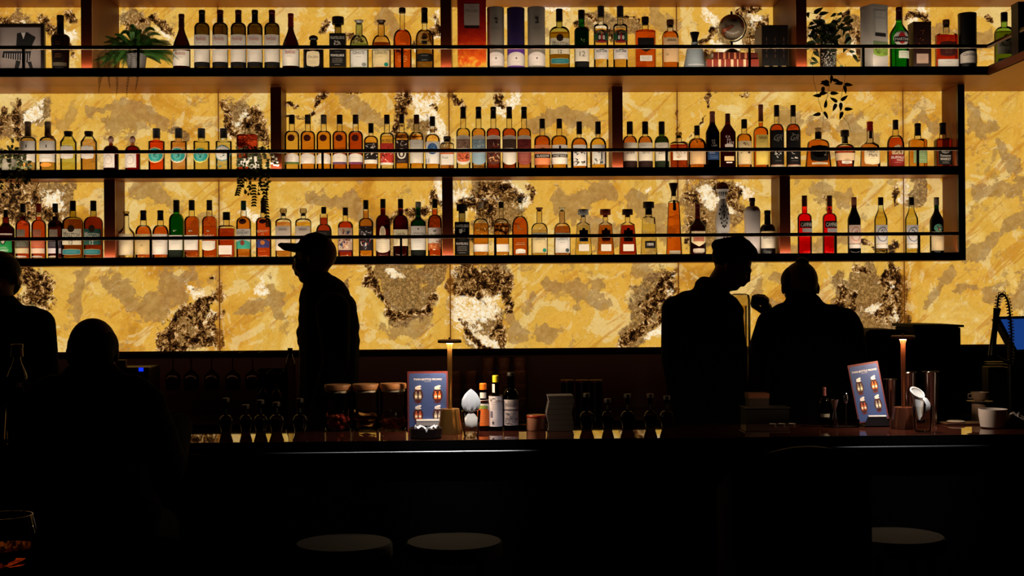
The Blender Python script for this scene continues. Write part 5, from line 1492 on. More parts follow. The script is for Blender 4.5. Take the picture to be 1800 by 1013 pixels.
for path, lv in (([(1428, 110, -.15), (1430, 140, -.15), (1440, 180, -.15), (1448, 205, -.15), (1444, 240, -.15)], [(1448, 196, .6, -1), (1443, 200, -1, -.2), (1450, 190, .2, 1), (1444, 168, -1, -.02), (1440, 165, 1, .1)]),
                 ([(1457, 112, -.15), (1458, 150, -.15), (1452, 180, -.15), (1449, 192, -.15)], [(1458, 145, -1, .1), (1456, 142, -1, -.4), (1458, 150, -1, .25), (1462, 132, -.1, -1), (1459, 164, 1, -.02), (1447, 152, -.1, -1)]),
                 ([(1486, 112, -.15), (1485, 140, -.15), (1478, 175, -.15), (1476, 200, -.15), (1490, 215, -.15), (1496, 232, -.15)], [(1484, 148, 1, -.15), (1484, 150, .2, -1), (1482, 146, -1, -.1), (1472, 180, -1, .7), (1478, 180, -.05, -1), (1478, 177, 1, .7), (1484, 192, 1, 0), (1481, 196, -.4, -1), (1470, 182, -.3, -.6), (1463, 140, 1, -.3)])):
    mb = MB()
    pts = [P(x, y, YB1 + dy) - Vector(vn_.location) for x, y, dy in path]
    mb.tube(pts, 0.0010, M('3a2a14', 0.7), seg=5)
    for (x, y, dx, dz_) in lv:
        leaf_geo(mb, P(x, y, YB1 - .15) - Vector(vn_.location), (dx, -0.15, dz_), 0.045, 0.019, LEAF('241f14'))
    mb.build('hanging_vine', vn_, smooth=False)

YB2 = ROW2_Y + 0.10
rr_ = random.Random(9)


def ivy_paths(cx, n, top, spread, ends):
    ps = []
    for k in range(n):
        x = cx + rr_.uniform(-spread, spread)
        ps.append([(cx, top, 0), (cx + (x - cx) * .6, top - rr_.uniform(0, 12), -.04), (x, top + 18, -.09), (x + rr_.uniform(-4, 4), top + 40, -.11), (x + rr_.uniform(-5, 5), rr_.choice(ends), -.112)])
    return ps


vine_plant('trailing_ivy', 'trailing grey-green ivy at the middle shelf left of an upright', 447, 300, 2, YB2, (0.030, 0.036, 0.075, M('e8e4de', 0.6)),
           ivy_paths(448, 13, 268, 30, [300, 312, 325, 335, 340, 350]) + [[(430, 268, 0), (418, 262, -.05), (422, 290, -.09)], [(455, 268, 0), (470, 258, -.05), (480, 272, -.09)]], 0.020, GREYG, heart=True, step=0.017)
iv = bpy.data.objects['trailing_ivy']
for path in ([(424, 312, -.112), (420, 330, -.112), (416, 345, -.112)], [(462, 320, -.112), (466, 345, -.112), (468, 362, -.112), (470, 385, -.112), (472, 400, -.112)], [(446, 325, -.112), (447, 345, -.112), (446, 365, -.112)]):
    mb = MB()
    pts = [P(x, y, YB2 + dy) - Vector(iv.location) for x, y, dy in path]
    mb.tube(pts, 0.001, M('3a2a14', 0.7), seg=5)
    for a, b in zip(pts, pts[1:]):
        for q in range(4):
            for sg in (-1, 1):
                leaf_geo(mb, a.lerp(b, q / 4), (sg, -.2, -.6), 0.018, 0.011, GREYG[2])
    mb.build('hanging_vine', iv, smooth=False)
bz = MB()
for x, y in ((480, 275), (485, 279), (481, 283), (487, 285), (483, 289), (488, 290), (478, 286)):
    bz.ell(P(x, y, YB2 - .075) - Vector(iv.location), (0.0085, 0.0085, 0.0085), M('f2e8da', 0.5), seg=10, rings=6)
bz.build('berries', iv)
vine_plant('trailing_ivy', 'bushy pale ivy at the far left end of the middle shelf', 14, 300, 2, YB2, (0.040, 0.046, 0.07, M('8a8478', 0.6)),
           ivy_paths(16, 15, 272, 36, [300, 306, 318, 330, 340]) + [[(20, 270, 0), (22, 255, -.03), (22, 245, -.03)], [(0, 268, 0), (-8, 262, -.03), (-14, 285, -.08)], [(20, 268, 0), (40, 280, -.06), (50, 296, -.1)]], 0.022, [LEAF('aab086'), LEAF('7c845c'), GREYG[2]], heart=True, step=0.017)

# ============================================================ things on and behind the bar
BZ = BAR_Z + 0.0006
BRASS = M('a8783a', 0.28, 0.9)
STEEL = M('b8b8bc', 0.18, 1.0)


def at(x, Y, base=BZ):
    p = P(x, 700, Y)
    p.z = base
    return p


def zt_(x, y, Y, base=BZ):
    return P(x, y, Y).z - base


# table lamps
def table_lamp(label, x, Y, y_top, hr, hh, metal, stem, w_base, baseh):
    s = Y / F_PX
    r = thing('table_lamp', label, 'lamp', at(x, Y), 0, 'cordless table lamps on the bar')
    H = zt_(x, y_top, Y)
    rb = w_base / 2 * s
    bh = baseh * s
    MB().lathe([(rb, 0), (rb * 1.0, 0.004), (rb * .97, bh * .2), (rb * .80, bh * .75), (rb * .76, bh - 0.004), (rb * .74, bh), (0.001, bh + .0005)], metal, seg=32).build('base', r)
    MB().lathe([(0.0075, bh), (0.0070, bh + .01), (0.0085, H - 0.03), (0.0125, H - 0.015)], stem, seg=16).build('stem', r)
    R = hr / 2 * s
    hd = MB().lathe([(R * .97, H - 0.012), (R, H - 0.010), (R, H - 0.002), (R * .9, H), (0.001, H)], metal, seg=36, cap0=False)
    hd.build('lamp_head', r)
    MB().lathe([(0.001, H - 0.0105), (R * .95, H - 0.0105)], M('ffc880', 0.5, emis=6.0), seg=36, cap0=False, cap1=False).build('light_disc', r)
    MB().lathe([(0.004, H), (0.004, H + .006), (0.002, H + .008)], metal, seg=12).build('switch_button', r)
    light('table_lamp_light', 'AREA', r.location + Vector((0, 0, H - 0.0125)), 3.2, (1.0, 0.70, 0.40), aim=r.location, shape='DISK', size=R * 1.7)
    return r


LY = 4.72
table_lamp('brass cordless table lamp with disc head beside the framed menu', 791, LY, 597, 42, 6, BRASS, BRASS, 44, 43)
table_lamp('copper-brown cordless table lamp beside the leaning menu', 1588, LY, 590, 42, 6, M('5a3020', 0.35, 0.6), M('8a4a2c', 0.3, 0.8), 44, 38)


# menus
def card_items(mb, w, h, y):
    mb.box(-w / 2, w / 2, y, y + 0.003, 0, h, M('5a2228', 0.5))
    pts = []
    iw, ih, r_ = w * 0.46, h * 0.475, 0.008
    for cxs, czs, a0 in ((1, -1, -90), (1, 1, 0), (-1, 1, 90), (-1, -1, 180)):
        for k in range(5):
            a = math.radians(a0 + 22.5 * k)
            pts.append((cxs * (iw - r_) + r_ * math.cos(a), h * 0.5 - 0.002 + czs * (ih - r_) + r_ * math.sin(a)))
    mb.prism(pts, y - 0.0004, y, M('32467e', 0.5, noise=0.08, scale=90))

    def txt(t, z, hh, col, mw):
        vs, fs, ww = text_geo(t, 0.15)
        sx = min(hh, mw / ww)
        mb.add([(a * sx, y - 0.0008, z + b * hh) for a, b in vs], fs, M(col, 0.6))
    txt('TWIN BOTTLE PROMO', h * 0.865, h * 0.032, 'e6e6ee', w * 0.82)
    for k in range(3):
        mb.box(-0.006 + k * 0.0045, -0.003 + k * 0.0045, y - 0.0008, y, h * 0.925, h * 0.935, M('1c2448', 0.6))
    for k in range(5):
        mb.box(-0.012 + k * 0.005, -0.009 + k * 0.005, y - 0.0006, y, h * 0.825, h * 0.83, M('d0d0dc', 0.6))
    for cx_, cz_, bc in ((-.24, .60, '8a8478'), (.24, .60, 'd86a30'), (-.24, .27, 'b85a3a'), (.24, .27, '9a9890')):
        X, Z = cx_ * w, cz_ * h
        a, b = w * 0.125, h * 0.115
        mb.prism([(X + a * math.cos(t) * (1 - .12 * abs(math.sin(t)) ** 3), Z + b * math.sin(t)) for t in [2 * PI * k / 20 for k in range(20)]], y - 0.0008, y, M('3a1418', 0.5))
        for q in (-1, 1):
            mb.box(X + q * a * .38 - a * .27, X + q * a * .38 + a * .27, y - 0.0013, y - 0.0008, Z - b * .55, Z + b * .2, M(bc, 0.5))
            mb.box(X + q * a * .38 - a * .12, X + q * a * .38 + a * .12, y - 0.0013, y - 0.0008, Z + b * .2, Z + b * .55, M(bc, 0.5))
            mb.box(X + q * a * .38 - a * .24, X + q * a * .38 + a * .24, y - 0.0018, y - 0.0013, Z - b * .35, Z - b * .05, M('e8dcc8', 0.5))
        mb.prism([(X - a * .9, Z - b * 1.02), (X - a * .5, Z - b * .92), (X + a * .5, Z - b * .92), (X + a * .9, Z - b * 1.02), (X + a * .2, Z - b * 1.1), (X, Z - b * 1.25), (X - a * .2, Z - b * 1.1)], y - 0.0008, y, M('5a1c24', 0.5))
        for q_, (dx, dz_, rx, rz) in enumerate(((0, .95, .62, .14), (-.28, 1.13, .3, .16), (.1, 1.2, .34, .2), (.36, 1.3, .26, .14))):
            mb.prism([(X + dx * a + rx * a * math.cos(t), Z + dz_ * b + rz * b * math.sin(t)) for t in [2 * PI * k / 14 for k in range(14)]], y - 0.0012 - 0.0004 * q_, y, M('dcd8e0', 0.6))
    return mb


Ym = 4.80
s_ = Ym / F_PX
m1 = thing('menu_stand', 'upright blue bottle promotion menu left of the brass lamp', 'menu', at(752, Ym))
h1 = zt_(752, 653, Ym)
card_items(MB(), 71 * s_, h1, 0.0).build('card', m1, smooth=False)
MB().box(-0.05, 0.05, -0.022, 0.03, 0, 0.004, M('0e0c0e', 0.3)).box(-0.042, 0.042, -0.008, -0.004, 0.004, zt_(752, 740, Ym), M('8a8a90', 0.3)).box(-0.042, 0.042, -0.009, -0.003, zt_(752, 740, Ym), zt_(752, 737, Ym), M('f2f2f4', 0.4)).build('holder', m1, smooth=False)
m2 = thing('menu_stand', 'leaning blue bottle promotion menu left of the copper lamp', 'menu', at(1534, Ym), 0)
h2 = zt_(1530, 641, Ym) - 0.012
cd = card_items(MB(), 55 * s_, h2, 0.0).build('card', m2, smooth=False)
cd.location = (0.004, 0, 0.020)
cd.rotation_euler = (math.radians(-8), math.radians(-8.5), 0)
hb = MB().prism([(-0.036, 0), (0.058, 0), (0.050, 0.022), (0.044, 0.038), (-0.022, 0.038), (-0.030, 0.022)], -0.020, -0.012, M('17151a', 0.3)).box(-0.036, 0.058, -0.02, 0.05, 0, 0.004, M('17151a', 0.3))
hb.box(-0.022, 0.044, -0.021, -0.011, 0.038, 0.042, M('f2f2f4', 0.4))
hb.build('holder', m2, smooth=False)


# glass jars with wooden lids and dried fruit
def jar(label, x, w, Y, ytop, fill):
    s = Y / F_PX
    r = thing('glass_jar', label, 'jar', at(x, Y), 0, 'lidded garnish jars on the bar')
    R = w / 2 * s
    H = zt_(x, ytop, Y)
    MB().lathe([(R * .9, 0), (R, 0.005), (R, H - 0.022)], GLASS('eeeae4', 1.0), seg=32, cap1=False).build('jar_glass', r)
    MB().lathe([(R * .9, H - 0.03), (R * .9, H - 0.021), (R * .92, H - 0.0205)], M('e8e4da', 0.5), seg=32).build('gasket', r)
    MB().lathe([(R * 1.0, H - 0.020), (R * 1.02, H - 0.017), (R * 1.02, H - 0.003), (R * .98, H)], M('a8744a', 0.5, noise=0.25, scale=25), seg=32).build('wooden_lid', r)
    rr = random.Random(int(x))
    if fill == 'slices':
        for k in range(6):
            mb = MB()
            z = 0.010 + k * 0.0085
            tilt = Matrix.Rotation(rr.uniform(-.35, .35), 3, 'X') @ Matrix.Rotation(rr.uniform(-.3, .3), 3, 'Y')
            n = 24
            vs, fs = [], []
            c = Vector((rr.uniform(-.008, .008), rr.uniform(-.008, .008), z + 0.006))
            for j, q in enumerate((0.0, .35, .7, 1.0)):
                for i in range(n):
                    a = 2 * PI * i / n
                    v = Vector((R * .72 * q * math.cos(a), R * .72 * q * math.sin(a), 0.004 * math.sin(3 * a + k) * q))
                    vs.append(tilt @ v + c)
            for j in range(3):
                for i in range(n):
                    fs.append((j * n + i, j * n + (i + 1) % n, (j + 1) * n + (i + 1) % n, (j + 1) * n + i))
            mb.add(vs, fs, M('c89a5a' if k % 2 else 'a86a34', 0.6, noise=0.3, scale=70))
            mb.build('dried_slice', r)
    else:
        mb = MB()
        zf = fill[0]
        for k in range(46):
            a, q = rr.uniform(0, 2 * PI), math.sqrt(rr.random()) * R * .72
            z = rr.uniform(0.012, zf * (1 - .35 * (q / R) ** 2))
            mb.ell((q * math.cos(a), q * math.sin(a), z), (0.014, 0.010, 0.008), M(rr.choice(fill[1]), 0.55, noise=0.3, scale=60), seg=8, rings=5,
                   R=Matrix.Rotation(rr.uniform(0, 3), 3, 'Z') @ Matrix.Rotation(rr.uniform(-1, 1), 3, 'X'))
        tag(mb.build('dried_petals', r), kind='stuff')
    return r


JY = 4.86
jar('left garnish jar holding a mound of crimson dried petals', 594, 46, JY, 676, (0.060, ['a02c2c', '8a1f24', 'c04a40']))
jar('middle garnish jar holding dried orange slices', 643, 46, JY, 675, 'slices')
jar('right garnish jar with a low layer of red petals', 691, 46, JY, 674, (0.040, ['a8342c', 'c0503a', '7a1c1c']))

# salt dish with torn paper
r = thing('garnish_dish', 'round dark glass dish of crumpled white paper before the menu', 'dish', at(748, 4.58))
R = 29 / F_PX * 4.58
MB().lathe([(R * .92, 0), (R, 0.004), (R * 1.0, 0.034), (R * .95, 0.036), (R * .93, 0.030), (R * .9, 0.008), (0.001, 0.007)], M('1a1312', 0.15), seg=36).build('bowl', r)
mb = MB()
rr = random.Random(4)
n_ = 16
vs = []
for j in range(n_):
    for i in range(n_):
        u, v = i / (n_ - 1) * 2 - 1, j / (n_ - 1) * 2 - 1
        edge = max(abs(u), abs(v))
        vs.append((u * R * .66 + rr.uniform(-.002, .002), v * R * .6 + rr.uniform(-.002, .002), 0.012 + 0.024 * edge ** 3 * rr.uniform(.6, 1.25) + rr.uniform(0, .006)))
mb.add(vs, [(j * n_ + i, j * n_ + i + 1, (j + 1) * n_ + i + 1, (j + 1) * n_ + i) for j in range(n_ - 1) for i in range(n_ - 1)], M('eceaec', 0.7))
mb.add([(-.004, -R * .9, .036), (.014, -R * .9, .036), (.010, -R * 1.03, .037), (.005, -R * 1.04, .024), (-.001, -R * 1.03, .037)], [(0, 4, 3, 2, 1)], M('eceaec', 0.7))
mb.build('crumpled_paper', r, smooth=False)


# tumblers with folded napkins
def tumbler(label, x, Y, w, ytop, cat='glass', group=None):
    r = thing('glass_tumbler', label, cat, at(x, Y), 0, group)
    R = w / 2 / F_PX * Y
    H = zt_(x, ytop, Y)
    MB().lathe([(R * .72, 0), (R * .8, 0.003), (R, H), (R * .95, H), (R * .76, 0.012), (0.001, 0.012)], GLASS('f2eee8', 1.0), seg=32).build('glass', r)
    return r, R, H


def napkin(label, x, Y, ybot, yt, shape):
    s = Y / F_PX
    o = thing('folded_napkin', label, 'napkin', at(x, Y, BZ + 0.013))
    return o


g1, R, H = tumbler('tumbler holding a pointed white napkin, right of the brass lamp', 828, 4.62, 34, 722)
nk = thing('folded_napkin', 'white napkin folded to a pointed teardrop in the left tumbler', 'napkin', at(828, 4.62, BZ + 0.0125))
NS = 4.62 / F_PX
NPM = M('fffdfb', 0.75)
prof = [(3, 757), (13, 752), (15.5, 745), (12, 736), (5, 727), (4.5, 724), (13, 721), (17, 712), (16, 703), (11, 694), (5, 688), (0.6, 685)]
vs, fs, seg = [], [], 36
for rp, yp in prof:
    z = zt_(828, yp, 4.62, BZ + 0.0125)
    for i in range(seg):
        a = 2 * PI * i / seg
        k = 1 + 0.07 * math.sin(9 * a + rp * .3)
        vs.append((rp * NS * math.cos(a), rp * NS * 0.34 * k * math.sin(a) * abs(math.sin(a)) ** .6 + (0.006 if z > .05 else 0), max(0.0005, z + .0015 * math.sin(5 * a))))
for j in range(len(prof) - 1):
    for i in range(seg):
        fs.append((j * seg + i, j * seg + (i + 1) % seg, (j + 1) * seg + (i + 1) % seg, (j + 1) * seg + i))
fs.append(tuple(range(seg - 1, -1, -1)))
MB().add(vs, fs, NPM).build('cloth', nk)

g2, R, H = tumbler('tumbler holding a rolled napkin, right of the copper lamp', 1622, 4.62, 36, 714)
nk2 = thing('folded_napkin', 'white napkin cone with an open rim leaning right in its tumbler', 'napkin', at(1620, 4.62, BZ + 0.0125))


def npt(x, y, dy=0.0):
    p = P(x, y, 4.62 + dy)
    return (p.x - nk2.location.x, p.y - nk2.location.y, p.z - nk2.location.z)


cone = MB()
n = 22
top, bot = [], []
for i in range(n):
    a = 2 * PI * i / n
    cx_, cy_ = 1612.5, 690.5
    ex, ey = 13.5 * math.cos(a), 6.5 * math.sin(a)
    ca, sa = math.cos(math.radians(33)), math.sin(math.radians(33))
    top.append(npt(cx_ + ex * ca - ey * sa, cy_ + ex * sa + ey * ca, 0.024 * -math.sin(a)))
    bot.append(npt(1617 + 5 * math.cos(a), 737.5 + 1.2 * math.sin(a), 0.010 * -math.sin(a)))
mid = [tuple(t * .5 + b * .5 for t, b in zip(p, q)) for p, q in zip(top, bot)]
cone.add(top + mid + bot, [(j * n + i, j * n + (i + 1) % n, (j + 1) * n + (i + 1) % n, (j + 1) * n + i) for j in (0, 1) for i in range(n)], NPM)
rim = [Vector(p) for p in top]
cone.tube(rim + [rim[0]], 0.0028, NPM, seg=6)
fl = [(1624, 698), (1630, 701), (1635, 709), (1636, 718), (1632, 728), (1628, 737), (1620, 739)]
fr_ = [(1622, 702), (1625, 706), (1628, 712), (1627, 720), (1623, 728), (1618, 736), (1617, 738)]
vs = [npt(x, y, -0.012 - 0.006 * math.sin(i)) for i, (x, y) in enumerate(fl)] + [npt(x, y, -0.030) for x, y in fr_]
cone.add(vs, [(i, i + 1, i + 8, i + 7) for i in range(6)], NPM)
cone.build('cloth', nk2)

# bitters bottles
OILS = 'PG'
B0 = dict(Y=4.80, base=BAR_Z)


def barb(x, w, top, capb, yn, yb, nw, kind, n, dep, glass, liq, fill, cap, decor, label, name, Y=4.80, wb=None, group='bitters bottles on the bar', cat='bottle'):
    return bottle(0, x, w, top, capb, yn, yb, nw, kind, n, dep, glass, liq, fill, cap, decor, '', name=name, Y=Y, base=BAR_Z, group=group, label=label, cat=cat, wb=wb)


barb(849, 22, 674, 685, 702, 706, 11, 'R', 2, 1, '8a4a24', 'c85a1c', 700, ('c', 'f07818', 12.5), [('r', 690, 700, .5, 'd8d4d4'), ('r', 703, 722, .96, 'd0cccc'), ('t', 'orange', 708, 4, '3a3434', .2, .5), ('a', 714, 748, .94, 'd86a28'), ('a', 712, 718, .8, '8a9a4a'), ('l', 728, 742, .5, 'f0a868', 4)],
     'small bitters bottle with orange screw cap', 'bitters_bottle', Y=4.80)
barb(871, 25, 660, 672, 694, 697, 11, 'R', 2, 1, '241410', '3a160c', 690, ('c', 'e8d834', 11), [('r', 675, 690, .17, 'f2eee8', -.3), ('r', 696, 749, 1.0 * .97, 'c8c2cc'), ('l', 704, 720, .7, '8a8490', 4), ('r', 722, 733, .16, '6a6478', -.6), ('l', 736, 746, .6, '9a94a0', 3), ('r', 740, 744, .12, '3a3440', -.4), ('b', 697, 703, .8, ['e8e4ea', '9a94a4'], 12)],
     'bitters bottle in wrinkled white paper with yellow cap', 'bitters_bottle')
barb(898, 27, 655, 661, 684, 703, 12, 'R', 2.3, .9, '7a3a24', '34120a', 700, ('w', '0f0b0a', 14), [('r', 702, 747, .94, 'b8b2ba'), ('t', 'BITTERS', 706, 3.5, '4a4450', 0, .8), ('r', 708, 713, .8, '8a8490'), ('r', 719, 720.5, .94, '3a3440'), ('b', 724, 744, .75, ['8a8490', '9a94a0', '75707c'], 34)],
     'brown stoppered bitters bottle with printed grey label', 'bitters_bottle')

# tin, plate, napkin stack
r = thing('round_tin', 'low round pinkish tin with red rim between bottles and napkins', 'tin', at(942, 4.80), 0)
R = 17 / F_PX * 4.8
MB().lathe([(R * .96, 0), (R, 0.003), (R, 0.046)], M('a87868', 0.45, noise=0.12, scale=40), seg=32, cap1=False).build('body', r)
MB().lathe([(R * 1.0, 0.0462), (R * 1.04, 0.048), (R * 1.04, 0.053), (R * .98, 0.056)], M('a83a28', 0.4), seg=32).build('lid', r)
r = thing('napkin_stack', 'tall wavy stack of grey cocktail napkins', 'napkins', at(983, 4.80), 0)
s = 4.8 / F_PX
mb = MB()
H = zt_(983, 694, 4.8)
nl = 46
for k in range(nl):
    z = H * k / nl
    off = 0.0035 * math.sin(k * 0.22) + 0.0007 * random.uniform(-1, 1) + (0.003 if k > 36 else 0)
    w = 22 * s + 0.0008 * random.uniform(-1, 1)
    mb.box(-w + off, w + off, -0.05, 0.05, z, z + H / nl * 0.93, M('77737a', 0.8) if k % 7 else M('5f5b62', 0.8))
mb.build('napkins', r, smooth=False)
tag(r.children[0], kind='stuff')
r = thing('brass_tray', 'brass-rimmed tray lying behind the round tin', 'tray', at(936, 4.885, BAR_Z + 0.0006))
MB().lathe([(0.055, 0), (0.062, 0.002), (0.066, 0.010), (0.064, 0.012), (0.060, 0.005), (0.001, 0.003)], M('c08a3c', 0.25, 0.9), seg=36, dep=.35).build('dish', r)


# dasher and decanter bottles in two rows
def dasher(x, label, h=58, w=26, foot='150d0a', Y=4.84, cap='1a1414'):
    base_y = Q((P(x, 700, Y).x, Y, BAR_Z))[1]
    t = base_y - h
    barb(x, w, t, t + 7, base_y - 30, base_y - 16, 7, 'R', 2, 1, '8a7a6a', '2a1008', base_y - 24, ('w', cap, 13), [('r', base_y - 42, base_y - 33, .2, '3a3436')], label, 'dasher_bottle', Y=Y, group='dark dasher bottles standing on the bar', wb=w * .72)


dasher(397, 'dark dasher bottle nearest the seated guest', 60, 24)
dasher(432, 'small dark dasher bottle, second right of the seated guest', 48, 22)
dasher(458, 'dark dasher bottle with black collar, third right of the seated guest', 56, 24)
dasher(486, 'dark dasher bottle, fourth right of the seated guest', 52, 26)
dasher(527, 'dark dasher bottle just left of the garnish jars', 58, 26)
dasher(1031, 'dark dasher bottle right beside the grey napkin stack', 62, 26)
dasher(1068, 'short dark dasher bottle, second right of the napkin stack', 52, 22)
dasher(1103, 'dark dasher bottle with grey collar, third right of the napkins', 60, 26)
dasher(1143, 'dark dasher bottle with red-brown collar, fourth right of the napkins', 60, 24, cap='3a1a14')
dasher(1172, 'dark dasher bottle last of the row, furthest right of the napkins', 56, 26)

# wine bottle, wine glass and water glass at the far left
barb(30, 34, 605, 626, 628, 668, 12, 'S', 2, 1, '1c0c0c', '2a0808', 640, ('f', '5a1018', 20), [('r', 672, 680, .82, 'b08a92', -.1), ('l', 673, 679, .7, '5a3a44', 1, -.1)], 'dark wine bottle with crimson capsule by the left edge', 'wine_bottle', Y=4.66, group='glassware and bottle by the left edge')
s = 4.6 / F_PX
r = thing('water_glass', 'tall water glass cut by the left edge', 'glass', at(-4, 4.58))
MB().lathe([(0.026, 0), (0.028, 0.004), (0.036, 0.125), (0.0345, 0.125), (0.0265, 0.012), (0.001, 0.011)], GLASS('f0eeee', 1.0), seg=28).build('glass', r)
r = thing('wine_glass', 'small stemmed glass between wine bottle and seated guest', 'glass', at(72, 4.82))
MB().lathe([(0.032, 0), (0.031, 0.002), (0.004, 0.006), (0.0035, 0.07), (0.02, 0.085), (0.033, 0.11), (0.034, 0.135), (0.029, 0.165), (0.028, 0.165), (0.033, 0.135), (0.032, 0.11), (0.02, 0.087), (0.001, 0.078)], GLASS('f0eeee', 1.0), seg=28).build('glass', r)

# ---------------- right part of the bar
r = thing('bar_caddy', 'clear box caddy holding jigger and spoon left of the leaning menu', 'caddy', at(1482, 4.80))
w = 24 / F_PX * 4.8
c = MB()
gl_ = GLASS('dcd8d8', 1.0)
for bx in ((-w, w, -.035, -.033), (-w, w, .033, .035), (-w, -w + .002, -.033, .033), (w - .002, w, -.033, .033)):
    c.box(*bx, 0.0, 0.030, gl_)
c.box(-w, w, -.035, .035, 0, 0.002, M('1a1416', 0.3))
c.build('box', r, smooth=False)


def held(name, label, cat, x, Y, prof, mat, z0=0.0026):
    q = thing(name, label, cat, at(x, Y, BZ + z0))
    MB().lathe(prof, mat, seg=18).build('body', q)
    return q


held('jigger', 'double-ended steel jigger standing in the clear caddy', 'jigger', 1467, 4.80, [(0.013, 0), (0.014, 0.003), (0.005, 0.055), (0.005, 0.06), (0.016, 0.098), (0.0145, 0.098), (0.003, 0.062)], STEEL)
sp = thing('bar_spoon', 'slim steel bar spoon upright in the clear caddy', 'spoon', at(1487, 4.80, BZ + 0.0026))
MB().tube([(0, 0, 0), (0, 0, 0.085)], 0.002, STEEL).build('handle', sp)
MB().ell((0, 0, 0.102), (0.0085, 0.003, 0.020), STEEL).build('bowl', sp)
barb(1449, 18, 681, 695, 700, 712, 6, 'R', 2, 1, '3a1c18', '24100c', 705, ('f', 'c07a80', 6), [('r', 727, 733, .92, 'a8a8a4')], 'tiny dark bottle with pink cap behind the clear caddy', 'bitters_bottle', Y=4.88)


def shaker(label, x, w, yt):
    q = thing('shaker_tin', label, 'shaker', at(x, 4.87), 0, 'steel shaker tins beside the copper lamp')
    R = w / 2 / F_PX * 4.87
    H = zt_(x, yt, 4.87)
    MB().lathe([(R * .72, 0), (R * .74, 0.003), (R * .99, H - 0.004), (R * 1.03, H - 0.002), (R * 1.0, H), (R * .94, H), (R * .70, 0.006), (0.001, 0.006)], M('a8a4a4', 0.12, 1.0), seg=32).build('tin', q)


shaker('steel shaker tin right behind the copper lamp', 1597, 26, 654)
shaker('steel shaker tin behind the rolled napkin', 1636, 28, 653)
shaker('dim steel shaker tin between menu and copper lamp', 1564, 24, 666)

# bowls, cup, mat
q = thing('white_bowl', 'white bowl on the bar beneath the spring faucet', 'bowl', at(1745, 4.72))
MB().lathe([(0.036, 0), (0.044, 0.004), (0.050, 0.045), (0.051, 0.068), (0.0485, 0.068), (0.046, 0.044), (0.040, 0.008), (0.001, 0.007)], M('b8b6c4', 0.35), seg=36).build('bowl', q)
q = thing('crumpled_cloth', 'crumpled grey cloth lying at the right edge of the bar', 'cloth', at(1785, 4.74))
rr = random.Random(8)
vs = []
nx_ = 14
for j in range(nx_):
    for i in range(nx_):
        u, v = i / (nx_ - 1) - .5, j / (nx_ - 1) - .5
        rad = max(0, 1 - 2.0 * math.hypot(u, v))
        vs.append((u * .12, v * .09, 0.002 + 0.055 * rad ** .6 * (0.7 + .45 * rr.random())))
MB().add(vs, [(j * nx_ + i, j * nx_ + i + 1, (j + 1) * nx_ + i + 1, (j + 1) * nx_ + i) for j in range(nx_ - 1) for i in range(nx_ - 1)], M('8f8c98', 0.85)).build('cloth', q)
q = thing('bar_mat', 'dark reddish bar mat with napkin lying right of the shakers', 'mat', at(1690, 4.86))
MB().box(-0.075, 0.075, -0.04, 0.04, 0, 0.006, M('3a201c', 0.5)).build('mat', q, smooth=False, bevel=0.002)
q2 = thing('paper_coaster', 'small pale paper disc on the bar mat', 'coaster', at(1680, 4.86, BZ + 0.0066))
MB().lathe([(0.032, 0), (0.034, 0.003), (0.028, 0.006)], M('8a8480', 0.7), seg=24).build('disc', q2)

# spring faucet
FY = 5.15
wc = thing('work_counter', 'low dark work counter behind the bar', 'counter', (0, BAR_B + 0.025, 0))
MB().box(-3.6, 3.3, 0.01, 0.45, 0.86, 0.90, M('1a1614', 0.25, 0.5)).build('worktop', wc, smooth=False)
MB().box(-3.6, 3.3, 0.03, 0.43, 0.0, 0.859, BLACK).build('cabinet', wc, smooth=False)
fb = at(1777, FY, 0.9006)
fa = thing('spring_faucet', 'black spring-neck faucet arching above the bar at right', 'faucet', fb)


def fp(x, y):
    p = P(x, y, FY)
    return Vector((p.x - fb.x, 0, p.z - fb.z))


FB = M('0c0a0b', 0.35, 0.6)
rt = fp(1777, 640)
MB().lathe([(0.022, 0), (0.022, 0.02), (0.012, 0.03), (0.0105, rt.z)], FB, seg=18).build('riser', fa)
path = [fp(1777, 640), fp(1778, 600), fp(1777, 575), fp(1775, 550), fp(1772, 532), fp(1768, 522), fp(1762, 517), fp(1756, 521), fp(1754, 531), fp(1753, 542)]
fine = []
for i in range(len(path) - 1):
    p0, p1, p2, p3 = path[max(0, i - 1)], path[i], path[i + 1], path[min(len(path) - 1, i + 2)]
    for k in range(12):
        t = k / 12
        fine.append(0.5 * ((2 * p1) + (p2 - p0) * t + (2 * p0 - 5 * p1 + 4 * p2 - p3) * t * t + (3 * p1 - p0 - 3 * p2 + p3) * t ** 3))
MB().tube(fine, 0.004, FB, seg=8).build('hose', fa)
coil = []
L = 0
for i, p in enumerate(fine):
    if i:
        L += (p - fine[i - 1]).length
    t = (fine[min(i + 1, len(fine) - 1)] - fine[max(i - 1, 0)]).normalized()
    nrm = Vector((0, 1, 0))
    bn = t.cross(nrm)
    seg_n = 6
    L2 = (fine[min(i + 1, len(fine) - 1)] - p).length
    for k in range(seg_n):
        a = 2 * PI * (L + L2 * k / seg_n) / 0.0125
        c_ = p + t * (L2 * k / seg_n)
        coil.append(c_ + (nrm * math.cos(a) + bn * math.sin(a)) * 0.0105)
MB().tube(coil, 0.0018, FB, seg=5).build('spring_coil', fa)
sh = [fp(1753, 542), fp(1751, 556), fp(1749, 575), fp(1746, 600), fp(1744, 625)]
MB().tube(sh, [0.015, 0.012, 0.011, 0.0125, 0.016], FB, seg=14).build('spray_head', fa)
MB().tube([fp(1777, 640), fp(1760, 632), fp(1746, 622)], 0.005, FB, seg=8).build('support_arm', fa)

